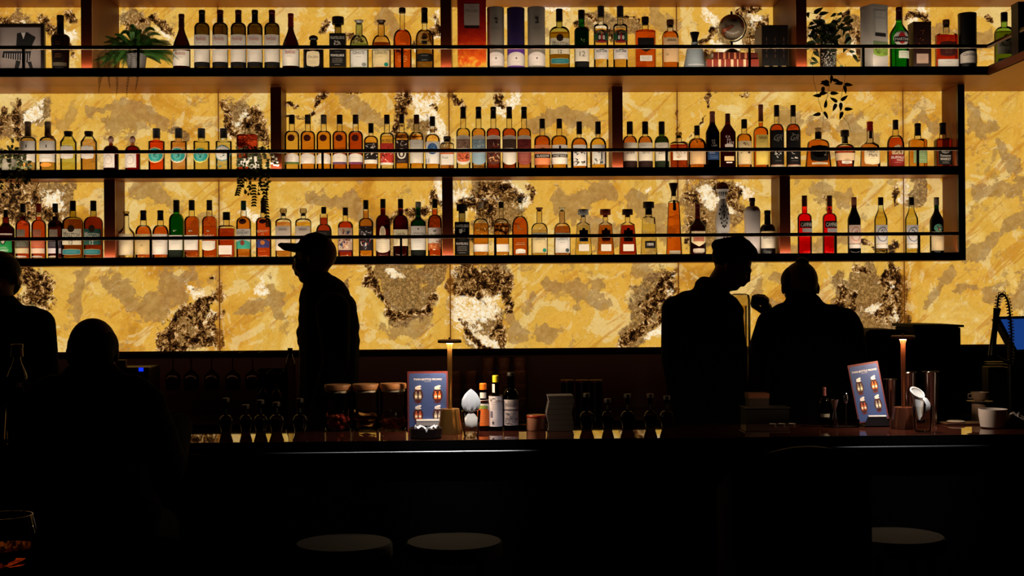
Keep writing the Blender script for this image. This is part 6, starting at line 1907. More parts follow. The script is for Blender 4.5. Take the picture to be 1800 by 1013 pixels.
# point of sale screen
mx = P(1786, 588, 5.7)
mon = thing('screen_terminal', 'tilted touch screen terminal showing plain blue at right', 'monitor', (mx.x, 5.7, 0.9806), 0)
SCRM = M('2050a8', 0.4, emis=0.5)
Rm = Matrix.Rotation(math.radians(29), 3, 'Z') @ Matrix.Rotation(math.radians(-33), 3, 'X')
hz_ = mx.z - 0.9806
cn = Vector((0.06, 0, hz_))


def rot_box(mb, x0, x1, y0, y1, z0, z1, mat):
    vs = [Rm @ Vector((x, y, z)) + cn for z in (z0, z1) for y in (y0, y1) for x in (x0, x1)]
    mb.add(vs, [(0, 2, 3, 1), (4, 5, 7, 6), (0, 1, 5, 4), (2, 6, 7, 3), (0, 4, 6, 2), (1, 3, 7, 5)], mat)


mb = MB()
rot_box(mb, -.16, .16, 0, 0.025, -.095, .095, M('0b090a', 0.35))
mb.build('bezel', mon, smooth=False)
mb = MB()
rot_box(mb, -.135, .145, -.001, 0.0, -.075, .080, SCRM)
mb.build('display', mon, smooth=False)
MB().box(0.0, 0.12, 0.04, 0.10, 0.012, hz_ - 0.04, M('0b090a', 0.4)).box(-.06, .18, 0.0, 0.16, 0, 0.012, M('0b090a', 0.4)).build('stand', mon, smooth=False)
wc2 = thing('terminal_counter', 'dark service counter carrying the blue screen terminal', 'counter', (2.5, 5.75, 0))
MB().box(-.5, .8, -.2, .3, 0, 0.98, M('0d0807', 0.4)).build('cabinet', wc2, smooth=False)
rc = thing('receipt_tray', 'tray of receipts below the blue screen', 'tray', (P(1756, 620, 5.6).x, 5.62, 0.9806))
MB().box(-.06, .03, -.05, .02, 0, P(1756, 645, 5.62).z - 0.9806, M('0d0a0a', 0.4)).build('box', rc, smooth=False)
pz_ = P(1756, 645, 5.62).z - 0.9806
for k, (a, b) in enumerate(((0.001, 0), (0.012, .006), (0.022, .002))):
    MB().box(-.058 + b, .02 + b, -.048, .01, pz_ + a, pz_ + a + .002, M('b89a6a', 0.6)).build('receipt', rc, smooth=False)

# ============================================================ back bar things
CZ = BC_Z + 0.0006


def back_box(label, x0, x1, yt, Y, dep, name, cat, mat, extra=None, poly_=None):
    c = P((x0 + x1) / 2, yt, Y)
    w = (x1 - x0) / F_PX * Y
    r = thing(name, label, cat, (c.x, Y, CZ))
    MB().box(-w / 2, w / 2, 0, dep, 0, c.z - CZ, mat).build('body', r, smooth=False, bevel=0.006)
    return r, w, c.z - CZ


DK = M('080506', 0.8, spec=0.1)
r, w, h = back_box('tall black ice bin with flat lid before the right stone wall', 1607, 1690, 576, 6.36, 0.30, 'ice_bin', 'bin', DK)
MB().prism([(-w / 2 - .012, h + .001), (w / 2 + .012, h + .001), (w / 2 + .012, h + .012), (0, h + .016), (-w / 2 - .012, h + .016)], -.01, 0.31, M('090607', 0.7, spec=0.15)).build('lid', r, smooth=False)
r, w, h = back_box('black coffee machine with rounded shoulders behind the copper lamp', 1519, 1603, 592, 6.33, 0.32, 'coffee_machine', 'machine', DK)
MB().prism([(-w / 2 + .004, h + .001), (w / 2 - .004, h + .001), (w / 2 - .012, h + .022), (w / 2 - .06, h + .034), (-w / 2 + .03, h + .036), (-w / 2 + .008, h + .022)], 0.005, 0.31, M('090607', 0.7, spec=0.15)).build('hood', r, smooth=False)
MB().lathe([(0.03, h * .25), (0.032, h * .27), (0.032, h * .42)], M('17100e', 0.25, .8), seg=20, c=(0, -.035, 0)).build('group_head', r)
r, w, h = back_box('dark till printer with tiny blue light beside the seated guest', 205, 262, 646, 6.45, 0.22, 'till_printer', 'printer', M('1a0c08', 0.4))
MB().box(w * .18, w * .32, -.002, 0, h - .02, h - .002, M('1030f8', 0.4, emis=1.2)).build('status_light', r, smooth=False)
MB().box(-w * .5, -w * .22, .0, .03, h + .001, h + .036, M('6a3a22', 0.5)).build('paper_roll', r, smooth=False)

# clear water dispenser between the two bartenders
c = P(1300, 516, 6.42)
r = thing('water_dispenser', 'tall clear dispenser between the two right-hand bartenders', 'dispenser', (c.x, 6.42, CZ))
H = c.z - CZ
s = 6.42 / F_PX
R = 19 * s
MB().lathe([(R * .95, 0.12), (R, 0.125), (R, H - .03), (R * .9, H - .008), (R * .55, H)], GLASS('e0d8c4', 1.0), seg=32, cap1=True).build('cylinder', r)
MB().lathe([(R * 1.1, 0), (R * 1.1, 0.118)], DK, seg=28).build('base', r)
MB().lathe([(R * .62, 0.13), (R * .66, H - .06)], GLASS('e8dcc0', 1.0), seg=24).build('inner_core', r)

# clear bottle behind the capped bartender
bottle(0, 510, 18, 612, 617, 622, 642, 8, 'S', 2, 1, 'd8ccb0', None, 0, ('c', '6a5a40', 9), None, '', name='soda_bottle', Y=6.5, base=BC_Z, label='clear long-necked bottle left of the capped bartender', cat='bottle')


def stem_glass(label, x, ybase, Y, group, blank=False, R=0.042, L=0.185):
    """upside-down glass hanging by its foot"""
    p = P(x, ybase, Y)
    r = thing('hanging_glass', label, 'glass', (p.x, Y, p.z), 0, group)
    pr = [(0.032, 0.0), (0.031, -0.002), (0.0045, -0.006), (0.0038, -0.075), (0.014, -0.088), (R * .85, -0.105), (R, -0.13), (R * .82, -L), (R * .80, -L), (R * .97, -0.13), (R * .82, -0.107)]
    MB().lathe(pr[::-1], GLASS('c8b498', 1.0), seg=24, cap0=False).build('glass', r)
    return r


G1 = 'stemmed glasses hanging upside down under the ledge'
for k, (x, t) in enumerate(((304, 'leftmost'), (336, 'second'), (372, 'third'), (409, 'fourth'), (444, 'last'))):
    stem_glass('hanging stemmed glass under the ledge, %s from the printer side' % t if t not in ('leftmost', 'last') else 'hanging stemmed glass under the ledge, %s of the upper row' % t, x, 623, 6.83, G1)
rack = thing('glass_rack', 'dark hanging rack holding the upper row of glasses', 'rack', (P(372, 622, 6.83).x, 6.83, P(372, 622, 6.83).z))
for k in range(6):
    xx = P(288 + k * 34, 622, 6.83).x - rack.location.x
    MB().tube([(xx, -.09, 0.006), (xx, .12, 0.006)], 0.003, DK, seg=6).build('rail', rack)
G2 = 'stemmed glasses hanging in the lower rack'
for x, t in ((462, 'left'), (486, 'right')):
    stem_glass('dim hanging glass of the lower rack, the %s one' % t, x, 655, 6.55, G2, R=.031)
rack = thing('glass_rack', 'dark low rack holding two glasses beside the capped bartender', 'rack', (P(474, 654, 6.55).x, 6.55, CZ))
zz = P(474, 654, 6.55).z - CZ
for k in range(3):
    xx = P(450 + k * 24, 654, 6.55).x - rack.location.x
    MB().tube([(xx, -.06, zz + .006), (xx, .10, zz + .006)], 0.003, DK, seg=6).build('rail', rack)
MB().box(P(450, 654, 6.55).x - rack.location.x - .006, P(498, 654, 6.55).x - rack.location.x + .006, .10, .115, 0, zz + .012, DK).build('back_post', rack, smooth=False)


# stacked cut tumblers
def cut_mat():
    m, nt = new_mat('cut_glass')
    tc = nd(nt, 'ShaderNodeTexCoord').outputs['Object']
    v = nd(nt, 'ShaderNodeTexVoronoi', Vector=tc, Scale=160.0).outputs[0]
    b = nd(nt, 'ShaderNodeBump', Strength=0.8, Distance=0.004, Height=v)
    p = nd(nt, 'ShaderNodeBsdfPrincipled', Base_Color=srgb('6a4a2c'), Roughness=0.2)
    p.inputs['Transmission Weight'].default_value = 0.4
    nt.links.new(b.outputs[0], p.inputs['Normal'])
    out(nt, p.outputs[0])
    return m


CUT = cut_mat()
cut = None
ORDN = ['left', 'second', 'third', 'right']
for col_i, x in enumerate((858, 886, 914)):
    for lv in range(4):
        YY = 6.86
        hh = 0.071
        p = P(x, 700, YY)
        lab = '%s tumbler from the bottom in the %s stack of cut glasses' % (('first', 'second', 'third', 'topmost')[lv], ('left', 'middle', 'right')[col_i])
        if cut is None:
            cut = thing('cut_tumbler', lab, 'glass', (p.x, YY, CZ), 0, 'stacked cut-glass tumblers')
            MB().lathe([(0.027, 0), (0.029, 0.004), (0.033, hh - .020), (0.034, hh - .016), (0.035, hh - .003), (0.033, hh - .0005)], CUT, seg=20).build('glass', cut)
            o = cut
        else:
            o = cut.copy()
            COL.objects.link(o)
            for ch in cut.children:
                d = ch.copy()
                COL.objects.link(d)
                d.parent = o
            o.location = (p.x, YY, CZ + lv * hh)
            o['label'] = lab
for col_i, x in enumerate((772, 800, 828)):
    for lv in range(3):
        p = P(x, 700, 6.87)
        o = cut.copy()
        COL.objects.link(o)
        for ch in cut.children:
            d = ch.copy()
            COL.objects.link(d)
            d.parent = o
        o.location = (p.x, 6.87, CZ + lv * 0.071)
        o['label'] = '%s tumbler of the %s lower stack behind the brass lamp' % (('bottom', 'middle', 'top')[lv], ('left', 'middle', 'right')[col_i])
        o['group'] = 'lower stacks of tumblers behind the brass lamp'
# three tins with copper lids
for k, x in enumerate((997, 1023, 1047)):
    Y = 6.42
    p = P(x, 668, Y)
    r = thing('storage_tin', 'dark storage tin with copper lid, the %s of three' % ('left', 'middle', 'right')[k], 'tin', (p.x, Y, CZ), 0, 'dark storage tins on the back counter')
    R = 11.5 / F_PX * Y
    h = p.z - CZ
    MB().lathe([(R, 0), (R, h - .012)], M('100a09', 0.3), seg=24).build('body', r)
    MB().lathe([(R * 1.04, h - .0118), (R * 1.04, h - .002), (R * .98, h)], M('8a4a30', 0.4, .4), seg=24).build('lid', r)
# wooden box and steel tray behind the bar
wcz = 0.9006
r = thing('wooden_box', 'small tan wooden box behind the bar between two bartenders', 'box', (P(1334, 692, 5.2).x, 5.2, wcz))
h = P(1334, 692, 5.2).z - wcz
MB().box(-.040, .040, 0, .07, 0, h - .02, M('2a1610', 0.6)).build('body', r, smooth=False)
MB().box(-.042, .042, -.002, .072, h - .0195, h, M('7a4428', 0.6)).build('lid', r, smooth=False)
r = thing('steel_tray', 'shallow steel tray edge glinting before the bartenders', 'tray', (P(1345, 718, 5.12).x, 5.12, wcz))
h = P(1345, 717, 5.12).z - wcz
MB().box(-.085, .085, -.04, .06, 0, h, M('1a1816', 0.4)).box(-.09, .09, -.045, .065, h, h + .004, M('6a6a6c', 0.3, .9)).build('tray', r, smooth=False)
for k, x in enumerate((1358, 1374, 1392)):
    q = thing('small_dish', 'tiny white dish on the bar, the %s of three' % ('left', 'middle', 'right')[k], 'dish', at(x, 4.88), 0, 'tiny white dishes on the bar')
    MB().lathe([(0.009, 0), (0.014, 0.006), (0.013, 0.006), (0.008, 0.002)], M('8a8684', 0.4), seg=16).build('dish', q)
# cup on saucer
q = thing('coffee_saucer', 'dim white saucer behind the bar near the faucet', 'saucer', (P(1722, 705, 5.1).x, 5.1, wcz), 0)
h = P(1722, 705, 5.1).z - wcz
MB().lathe([(0.03, 0), (0.03, h - .004), (0.05, h)], M('8a7468', 0.5), seg=24).build('saucer', q)
q = thing('coffee_cup', 'dim cup standing on its saucer near the faucet', 'cup', (P(1722, 705, 5.1).x, 5.1, wcz + h + .0006), 0)
MB().lathe([(0.018, 0), (0.030, .012), (0.034, .034), (0.032, .034), (0.028, .012), (0.001, .006)], M('8a7468', 0.4), seg=24).build('bowl', q)
MB().tube([(-.032, -.0, .028), (-.046, 0, .026), (-.046, 0, .012), (-.030, 0, .010)], 0.003, M('8a7468', 0.4), seg=6).build('handle', q)

# ============================================================ customers' side
def stool(label, x, Y=4.18, z=0.812, R=0.155):
    p = P(x, 900, Y)
    r = thing('bar_stool', label, 'stool', (p.x, Y, 0), 0, 'bar stools along the front of the bar')
    MB().lathe([(R * .95, z - .05), (R, z - .045), (R, z - .012), (R * .96, z - .002), (R * .8, z), (0.001, z)], M('262628', 0.9, noise=0.4, scale=140, spec=0.2), seg=40).build('seat', r)
    legm = M('0a0808', 0.35, 0.6)
    for k in range(4):
        a = PI / 4 + k * PI / 2
        MB().tube([(R * .75 * math.cos(a), R * .75 * math.sin(a), z - .05), (R * 1.05 * math.cos(a), R * 1.05 * math.sin(a), 0.003)], 0.012, legm, seg=10).build('leg', r)
    rg = [(R * .99 * math.cos(a), R * .99 * math.sin(a), 0.30) for a in [2 * PI * i / 32 for i in range(33)]]
    MB().tube(rg, 0.008, legm, seg=8).build('footrest', r)
    return r


stool('backless stool before the garnish jars, spot of light on its seat', 604)
stool('backless stool before the brass lamp, brightest spot on its seat', 798)
stool('backless stool before the copper lamp at right', 1574)
stool('stool under the seated guest', 163, Y=4.02, z=0.80)
# dark red upholstered bar chair
p = P(1388, 900, 3.85)
ch = thing('bar_chair', 'dark red round-backed bar chair before the bartenders', 'chair', (p.x - .0, 3.85, 0))
rm = M('240606', 0.7, spec=0.08)
MB().lathe([(0.19, 0.70), (0.20, 0.71), (0.20, 0.76), (0.18, 0.78), (0.001, 0.78)], rm, seg=36).build('seat', ch)
bk_ = MB()
vs, fs = [], []
n, mrows = 24, 10
for j in range(mrows + 1):
    for i in range(n + 1):
        a = math.radians(-75 + 150 * i / n)
        u = abs(i / n * 2 - 1)
        ztop = 1.165 - 0.14 * u ** 2
        z = 0.74 + (ztop - 0.74) * j / mrows
        vs.append((0.205 * math.sin(a), -0.205 * math.cos(a), z))
m0 = len(vs)
for j in range(mrows + 1):
    for i in range(n + 1):
        a = math.radians(-75 + 150 * i / n)
        u = abs(i / n * 2 - 1)
        ztop = 1.165 - 0.14 * u ** 2
        z = 0.74 + (ztop - 0.74) * j / mrows
        vs.append((0.235 * math.sin(a), -0.235 * math.cos(a), z))
for j in range(mrows):
    for i in range(n):
        q0 = j * (n + 1) + i
        fs.append((q0, q0 + 1, q0 + n + 2, q0 + n + 1))
        fs.append((m0 + q0, m0 + q0 + n + 1, m0 + q0 + n + 2, m0 + q0 + 1))
for i in range(n):
    q0 = mrows * (n + 1) + i
    fs.append((q0, q0 + 1, m0 + q0 + 1, m0 + q0))
bk_.add(vs, fs, rm).build('backrest', ch)
for k in range(4):
    a = PI / 4 + k * PI / 2
    MB().tube([(.13 * math.cos(a), .13 * math.sin(a), 0.70), (.20 * math.cos(a), .20 * math.sin(a), 0.003)], 0.012, BLACK, seg=10).build('leg', ch)

# near table with a whisky glass, lower left
tb = thing('side_table', 'low dark table at the bottom left corner', 'table', (P(20, 990, 2.0).x, 2.0, 0))
th = P(20, 1000, 2.0).z
MB().lathe([(0.30, th - .03), (0.31, th - .02), (0.31, th - .004), (0.30, th)], M('040303', 0.95, spec=0.0), seg=48).build('tabletop', tb)
MB().lathe([(0.22, 0), (0.22, 0.015), (0.035, 0.03), (0.03, th - .03)], M('0a0808', 0.4), seg=28).build('pedestal', tb)
gx = P(8, 960, 1.93)
wg = thing('whisky_glass', 'round-bellied whisky glass with amber drink at the bottom left', 'glass', (gx.x, 1.93, th + .0006))
MB().lathe([(0.022, 0), (0.030, 0.003), (0.044, 0.022), (0.049, 0.045), (0.046, 0.070), (0.040, 0.092), (0.0385, 0.092), (0.0445, 0.070), (0.0475, 0.045), (0.042, 0.023), (0.001, 0.010)], GLASS('f4ece0', 1.0), seg=40).build('glass', wg)
MB().lathe([(0.012, 0.011), (0.040, 0.024), (0.0455, 0.040), (0.0455, 0.046)], LIQ('b04a14'), seg=36).build('drink', wg)

# ============================================================ people
def fuse(name, parts, mat, parent, voxel=0.008, smooth=4):
    """union of overlapping rounded volumes grown into one continuous skin"""
    mb = MB()
    for p in parts:
        if p[0] == 'e':              # ellipsoid: centre, radii, rotation
            mb.ell(p[1], p[2], mat, seg=20, rings=14, R=p[3] if len(p) > 3 else None)
        else:                        # tapered limb through several joints: points, radii, (flattening side vector)
            pts, rs = [Vector(q) for q in p[1]], p[2]
            fl = p[3] if len(p) > 3 else (1, 1, 1)
            for (a, b, ra, rb) in zip(pts, pts[1:], rs, rs[1:]):
                n = max(2, int((b - a).length / (min(ra, rb) * 0.45)) + 1)
                for i in range(n + 1):
                    t = i / n
                    r = ra + (rb - ra) * t
                    mb.ell(a.lerp(b, t), (r * fl[0], r * fl[1], r * fl[2]), mat, seg=14, rings=8)
    o = mb.build(name, None)
    md = o.modifiers.new('r', 'REMESH')
    md.mode = 'VOXEL'
    md.voxel_size = voxel
    if smooth:
        ms = o.modifiers.new('s', 'SMOOTH')
        ms.factor = 0.5
        ms.iterations = smooth
    dg = bpy.context.evaluated_depsgraph_get()
    me = bpy.data.meshes.new_from_object(o.evaluated_get(dg))
    bpy.data.objects.remove(o)
    me.materials.clear()
    me.materials.append(mat)
    me.polygons.foreach_set('use_smooth', [True] * len(me.polygons))
    ob = bpy.data.objects.new(name, me)
    COL.objects.link(ob)
    ob.parent = parent
    return ob


def hand(parts, wrist, d, palm_n, side, curl=0.5, s=1.0):
    """palm, four unequal bent fingers and a thumb leaving the palm's side near its base.
    d: pointing direction, palm_n: direction the palm faces, side: +1/-1 thumb side along d x palm_n"""
    d, n = Vector(d).normalized(), Vector(palm_n).normalized()
    w = d.cross(n).normalized()
    n = w.cross(d).normalized()
    wr = Vector(wrist)
    for t, r in ((0.015, .021), (0.045, .024), (0.075, .023)):
        for q in (-1, 0, 1):
            parts.append(('e', wr + d * t * s + w * q * .018 * s, (r * .75 * s, r * .75 * s, r * .75 * s)))
    for i, L in enumerate((.072, .080, .074, .058)):
        o = wr + d * .088 * s + w * side * (.030 - .020 * i) * s
        p = [o]
        a = 0
        for k, fr in enumerate((.45, .32, .23)):
            a += curl * (0.9, 1.2, 0.9)[k]
            p.append(p[-1] + (d * math.cos(a) + n * math.sin(a)) * L * fr * s)
        parts.append(('c', p, [.0088 * s, .0082 * s, .0076 * s, .0068 * s]))
    o = wr + d * .022 * s + w * side * .024 * s
    td = (d * .6 + w * side * .8 + n * .25).normalized()
    p = [o, o + td * .034 * s, o + td * .034 * s + (d * .9 + w * side * .25 + n * (.2 + curl * .4)).normalized() * .028 * s]
    p.append(p[-1] + (d * .85 + n * (.3 + curl * .4) - w * side * .1).normalized() * .022 * s)
    parts.append(('c', p, [.013 * s, .011 * s, .0095 * s, .008 * s]))


def head_parts(c, f, up, s=1.0, jaw=1.0):
    """skull, face, brow, nose, lips, chin and ears around centre c, facing f"""
    f, up = Vector(f).normalized(), Vector(up).normalized()
    l = up.cross(f).normalized()
    up = f.cross(l).normalized()
    R = Matrix((l, f, up)).transposed()
    c = Vector(c)

    def at_(x, y, z):
        return c + R @ Vector((x * s, y * s, z * s))
    ps = [('e', at_(0, -.012, .022), (.076 * s, .094 * s, .088 * s), R),
          ('e', at_(0, .012, -.035), (.062 * s, .078 * s, .078 * s), R),
          ('e', at_(0, .045, -.088), (.034 * s * jaw, .034 * s, .026 * s), R),
          ('e', at_(0, .028, -.070), (.048 * s * jaw, .050 * s, .034 * s), R),
          ('e', at_(0, .082, .012), (.046 * s, .014 * s, .010 * s), R),
          ('e', at_(.030, .072, -.032), (.022 * s, .018 * s, .018 * s), R), ('e', at_(-.030, .072, -.032), (.022 * s, .018 * s, .018 * s), R),
          ('c', [at_(0, .088, .000), at_(0, .098, -.026), at_(0, .101, -.034)], [.009 * s, .011 * s, .011 * s]),
          ('e', at_(0, .094, -.038), (.018 * s, .012 * s, .008 * s), R),
          ('e', at_(0, .088, -.058), (.022 * s, .012 * s, .006 * s), R), ('e', at_(0, .086, -.068), (.020 * s, .012 * s, .007 * s), R),
          ('e', at_(.079, -.008, -.012), (.009 * s, .017 * s, .030 * s), R), ('e', at_(-.079, -.008, -.012), (.009 * s, .017 * s, .030 * s), R)]
    return ps, at_, R


SKIN = M('8a5f48', 0.6, spec=0.2)
BLKC = M('070607', 0.9, spec=0.1)
DARKC = M('0b0909', 0.9, spec=0.1)
HAIR = M('090605', 0.7, spec=0.2)


def eyes(at_, R, root, s=1.0):
    for sg in (-1, 1):
        MB().ell(at_(sg * .031, .073, -.006), (.011 * s, .011 * s, .011 * s), M('d8d0c8', 0.3), seg=12, rings=8).ell(at_(sg * .031, .082, -.006), (.005 * s, .003 * s, .005 * s), M('1a0e0a', 0.2), seg=10, rings=6, R=R).build('eye', root)


class Figure:
    def __init__(s, Y, x0, label, z0=0.0):
        s.Y = Y
        s.k = Y / F_PX
        p = P(x0, 900, Y)
        s.root = thing('person', label, 'person', (p.x, Y, z0))
        s.o = Vector((p.x, Y, z0))

    def p(s, px, py, dy=0.0):
        return P(px, py, s.Y) + Vector((0, dy, 0)) - s.o

    def z(s, px, z, dy=0.0):
        v = P(px, 700, s.Y) - s.o
        return Vector((v.x, dy, z))


def legs(F, xl, xr, hip_y, seat=None):
    """hips to feet for a standing figure"""
    ps = []
    sh = []
    for sg, x in ((-1, xl), (1, xr)):
        h = F.p(x, hip_y)
        ps.append(('c', [h, Vector((h.x + .01 * sg, 0.01, 0.50)), Vector((h.x + .015 * sg, 0.0, 0.10))], [.090, .060, .042]))
        sh.append(h.x + .015 * sg)
    return ps, sh


def shoes(F, sh, f):
    f = Vector(f).normalized()
    for x in sh:
        c = Vector((x, 0, 0.04))
        fuse('shoe', [('c', [c - f * .05, c + f * .06, c + f * .15 - Vector((0, 0, .006))], [.038, .038, .030])], M('0a0808', 0.5), F.root, voxel=0.009)


# ---- bartender in a flat-brimmed cap, walking left
F = Figure(5.9, 572, 'person in a dark jacket and flat-brimmed cap standing in profile facing left')
k = F.k
head_c = F.p(552, 453)
hp, at_, R = head_parts(head_c + Vector((0.002, 0, -.004)), (-1, 0.15, -0.05), (0, 0, 1), s=.98)
body = list(hp)
body += [('c', [F.p(553, 478), F.p(560, 505), F.p(566, 530)], [.054, .057, .066])]
body += [('c', [F.p(572, 560), F.p(577, 620), F.p(577, 680), F.p(575, 745)], [.115, .118, .112, .118], (1, 1.35, 1))]
lg, sh = legs(F, 558, 592, 760)
body += lg
arms = []
for sg in (-1, 1):
    arms.append([F.p(590, 548, .17 * sg), F.p(600, 630, .23 * sg), F.p(562, 742, .20 * sg)])
for a, sg in zip(arms, (-1, 1)):
    body.append(('c', a, [.052, .042, .030]))
    hand(body, a[2], (-.85, 0, -.45), (0.3, -sg, -.2), sg, 0.5)
fuse('body', body, SKIN, F.root, voxel=0.0075)
eyes(at_, R, F.root)
jk = [('c', [F.p(571, 528), F.p(575, 560)], [.118, .128], (1, 1.25, 1)),
      ('c', [F.p(575, 560), F.p(579, 600), F.p(578, 660), F.p(576, 740)], [.132, .139, .137, .140], (1, 1.22, 1)),
      ('c', [F.p(545, 525), F.p(540, 560), F.p(535, 600)], [.030, .035, .034]), ('e', F.p(529, 585), (.022, .05, .030)),
      ('c', [F.p(560, 500), F.p(566, 520)], [.072, .085]), ('c', [F.p(541, 518), F.p(538, 526)], [.018, .018]), ('c', [F.p(587, 492), F.p(592, 508)], [.016, .022]),
      ('c', [F.p(598, 520), F.p(606, 540), F.p(614, 575)], [.040, .052, .048], (1, 1.8, 1))]
for a in arms:
    jk.append(('c', [a[0] + Vector((0.005, 0, 0.012)), a[1], a[2] + Vector((.01, 0, .01))], [.078, .060, .046]))
fuse('jacket', jk, BLKC, F.root, voxel=0.008, smooth=6)
fuse('cap', [('e', F.p(554, 433), (.078, .083, .062)), ('e', F.p(557, 443), (.076, .082, .050)), ('e', F.p(554, 409.5), (.010, .010, .006)),
             ('c', [F.p(540, 437), F.p(520, 436), F.p(505, 434)], [.036, .034, .030], (1, 2.0, .62)), ('c', [F.p(506, 434), F.p(496, 431)], [.027, .020], (1, 2.2, .55)), ('e', F.p(580, 451), (.012, .03, .010))],
     DARKC, F.root, voxel=0.0055, smooth=4)
fuse('trousers', [('c', [F.p(575, 735), F.p(575, 765)], [.142, .135], (1, 1.15, 1))] + [('c', [q[1][0], q[1][1], q[1][2] + Vector((0, 0, .0))], [.105, .080, .062]) for q in lg], DARKC, F.root, voxel=0.012)
shoes(F, sh, (-1, .1, 0))

# ---- bartender in a cap looking down to the right
F = Figure(5.85, 1238, 'person in a short-brimmed cap leaning and looking down to the right')
fdir = Vector((0.80, -0.25, -0.42))
hc = F.p(1288, 466)
hp, at_, R = head_parts(hc, fdir, (0.35, 0, .9), s=.93)
body = list(hp)
body += [('c', [F.p(1273, 484), F.p(1262, 504), F.p(1250, 526)], [.054, .058, .070])]
body += [('c', [F.p(1238, 560), F.p(1236, 620), F.p(1236, 680), F.p(1236, 750)], [.135, .135, .125, .130], (1, .85, 1))]
lg, sh = legs(F, 1214, 1258, 765)
body += lg
arms = [[F.p(1190, 548, .02), F.p(1182, 628, -.03), F.p(1200, 772, -.10)], [F.p(1282, 552, .03), F.p(1288, 630, -.04), F.p(1284, 774, -.10)]]
for a, sg in zip(arms, (-1, 1)):
    body.append(('c', a, [.054, .043, .030]))
    hand(body, a[2], (.05, -.35, -.93), (0, -1, .3), sg, 0.45)
fuse('body', body, SKIN, F.root, voxel=0.0075)
eyes(at_, R, F.root, .93)
jk = [('c', [F.p(1250, 520), F.p(1246, 540)], [.085, .11]), ('c', [F.p(1242, 512), F.p(1238, 500)], [.055, .038]), ('c', [F.p(1234, 496), F.p(1230, 500)], [.020, .024]),
      ('c', [F.p(1212, 535), F.p(1278, 540)], [.062, .060]), ('c', [F.p(1285, 536), F.p(1292, 548)], [.040, .042]),
      ('c', [F.p(1236, 575), F.p(1236, 620), F.p(1236, 680), F.p(1236, 745)], [.158, .160, .155, .155], (1, .85, 1)),
      ('c', [F.p(1212, 545), F.p(1260, 545)], [.09, .09])]
for a in arms:
    jk.append(('c', [a[0] + Vector((0, 0, 0.004)), a[1], a[2]], [.070, .058, .046]))
fuse('jacket', jk, BLKC, F.root, voxel=0.008, smooth=6)
fuse('cap', [('e', F.p(1287, 446), (.083, .09, .062), Matrix.Rotation(math.radians(20), 3, 'Y')), ('e', F.p(1283, 450), (.082, .088, .062)), ('c', [F.p(1308, 432), F.p(1320, 443), F.p(1327, 454)], [.034, .030, .018], (.9, 2.2, .9)),
             ('c', [F.p(1262, 432), F.p(1300, 425)], [.030, .030], (1, 1.5, 1))], DARKC, F.root, voxel=0.0055)
fuse('trousers', [('c', [F.p(1236, 742), F.p(1236, 768)], [.155, .150], (1, .85, 1))] + [('c', q[1], [.105, .080, .062]) for q in lg], DARKC, F.root, voxel=0.012)
shoes(F, sh, (.7, -.5, 0))

# ---- bartender seen from behind with a topknot, one hand raised
F = Figure(5.7, 1420, 'person seen from behind with a topknot, raising one fist at the left shoulder')
hc = F.p(1406, 503)
hp, at_, R = head_parts(hc, (-.06, 1, -.10), (0, 0.05, 1), s=.98)
body = list(hp)
body += [('c', [F.p(1407, 515), F.p(1410, 535), F.p(1414, 552)], [.056, .062, .075])]
body += [('c', [F.p(1418, 590), F.p(1420, 640), F.p(1420, 700), F.p(1420, 770)], [.155, .15, .14, .145], (1, .72, 1))]
lg, sh = legs(F, 1396, 1444, 785)
body += lg
sc_l, sc_r = F.p(1358, 572), F.p(1482, 572)
el_l, wr_l = F.p(1356, 622, .20), F.p(1366, 562, .13)
el_r, wr_r = F.p(1500, 652, .10), F.p(1470, 735, .30)
body.append(('c', [sc_l, el_l, wr_l], [.056, .044, .030]))
body.append(('c', [sc_r, el_r, wr_r], [.056, .044, .030]))
hand(body, wr_l, (-.35, -.05, 1), (-.9, .3, -.2), 1, 1.25, 1.12)
hand(body, wr_r, (-.4, .9, -.1), (-.3, 0, -.9), 1, .4)
fuse('body', body, SKIN, F.root, voxel=0.0065)
eyes(at_, R, F.root)
# dark glove closed round a small cup held at the shoulder
gp = []
hand(gp, wr_l, (-.35, -.05, 1), (-.9, .3, -.2), 1, 1.25, 1.12)
gl2 = []
for q in gp:
    gl2.append(('e', q[1], tuple(v + .003 for v in q[2])) if q[0] == 'e' else ('c', q[1], [v + .003 for v in q[2]]))
gl2.append(('c', [wr_l - Vector((0, 0, .02)), wr_l + Vector((0, 0, .02))], [.036, .032]))
fuse('glove', gl2, M('0a0808', 0.6, spec=0.2), F.root, voxel=0.0045, smooth=2)
jk = [('c', [F.p(1409, 530), F.p(1413, 548)], [.066, .095]), ('c', [F.p(1386, 530), F.p(1389, 540)], [.018, .02]), ('c', [F.p(1432, 524), F.p(1436, 536)], [.018, .022]),
      ('c', [F.p(1378, 560), F.p(1462, 562)], [.070, .070]), ('c', [F.p(1452, 548), F.p(1484, 566), F.p(1496, 590)], [.030, .055, .060]), ('c', [F.p(1388, 552), F.p(1362, 566), F.p(1350, 590)], [.035, .055, .058]),
      ('c', [F.p(1420, 600), F.p(1420, 650), F.p(1420, 700), F.p(1420, 765)], [.185, .185, .175, .175], (1, .75, 1)),
      ('c', [sc_l + Vector((.0, 0, .0)), el_l, wr_l + Vector((0, 0, -.03))], [.074, .064, .046]), ('c', [sc_r, el_r, wr_r + Vector((.02, -.05, 0))], [.080, .072, .050]),
      ('c', [F.p(1494, 580), F.p(1500, 620), F.p(1503, 650)], [.062, .060, .055])]
fuse('jacket', jk, BLKC, F.root, voxel=0.008, smooth=6)
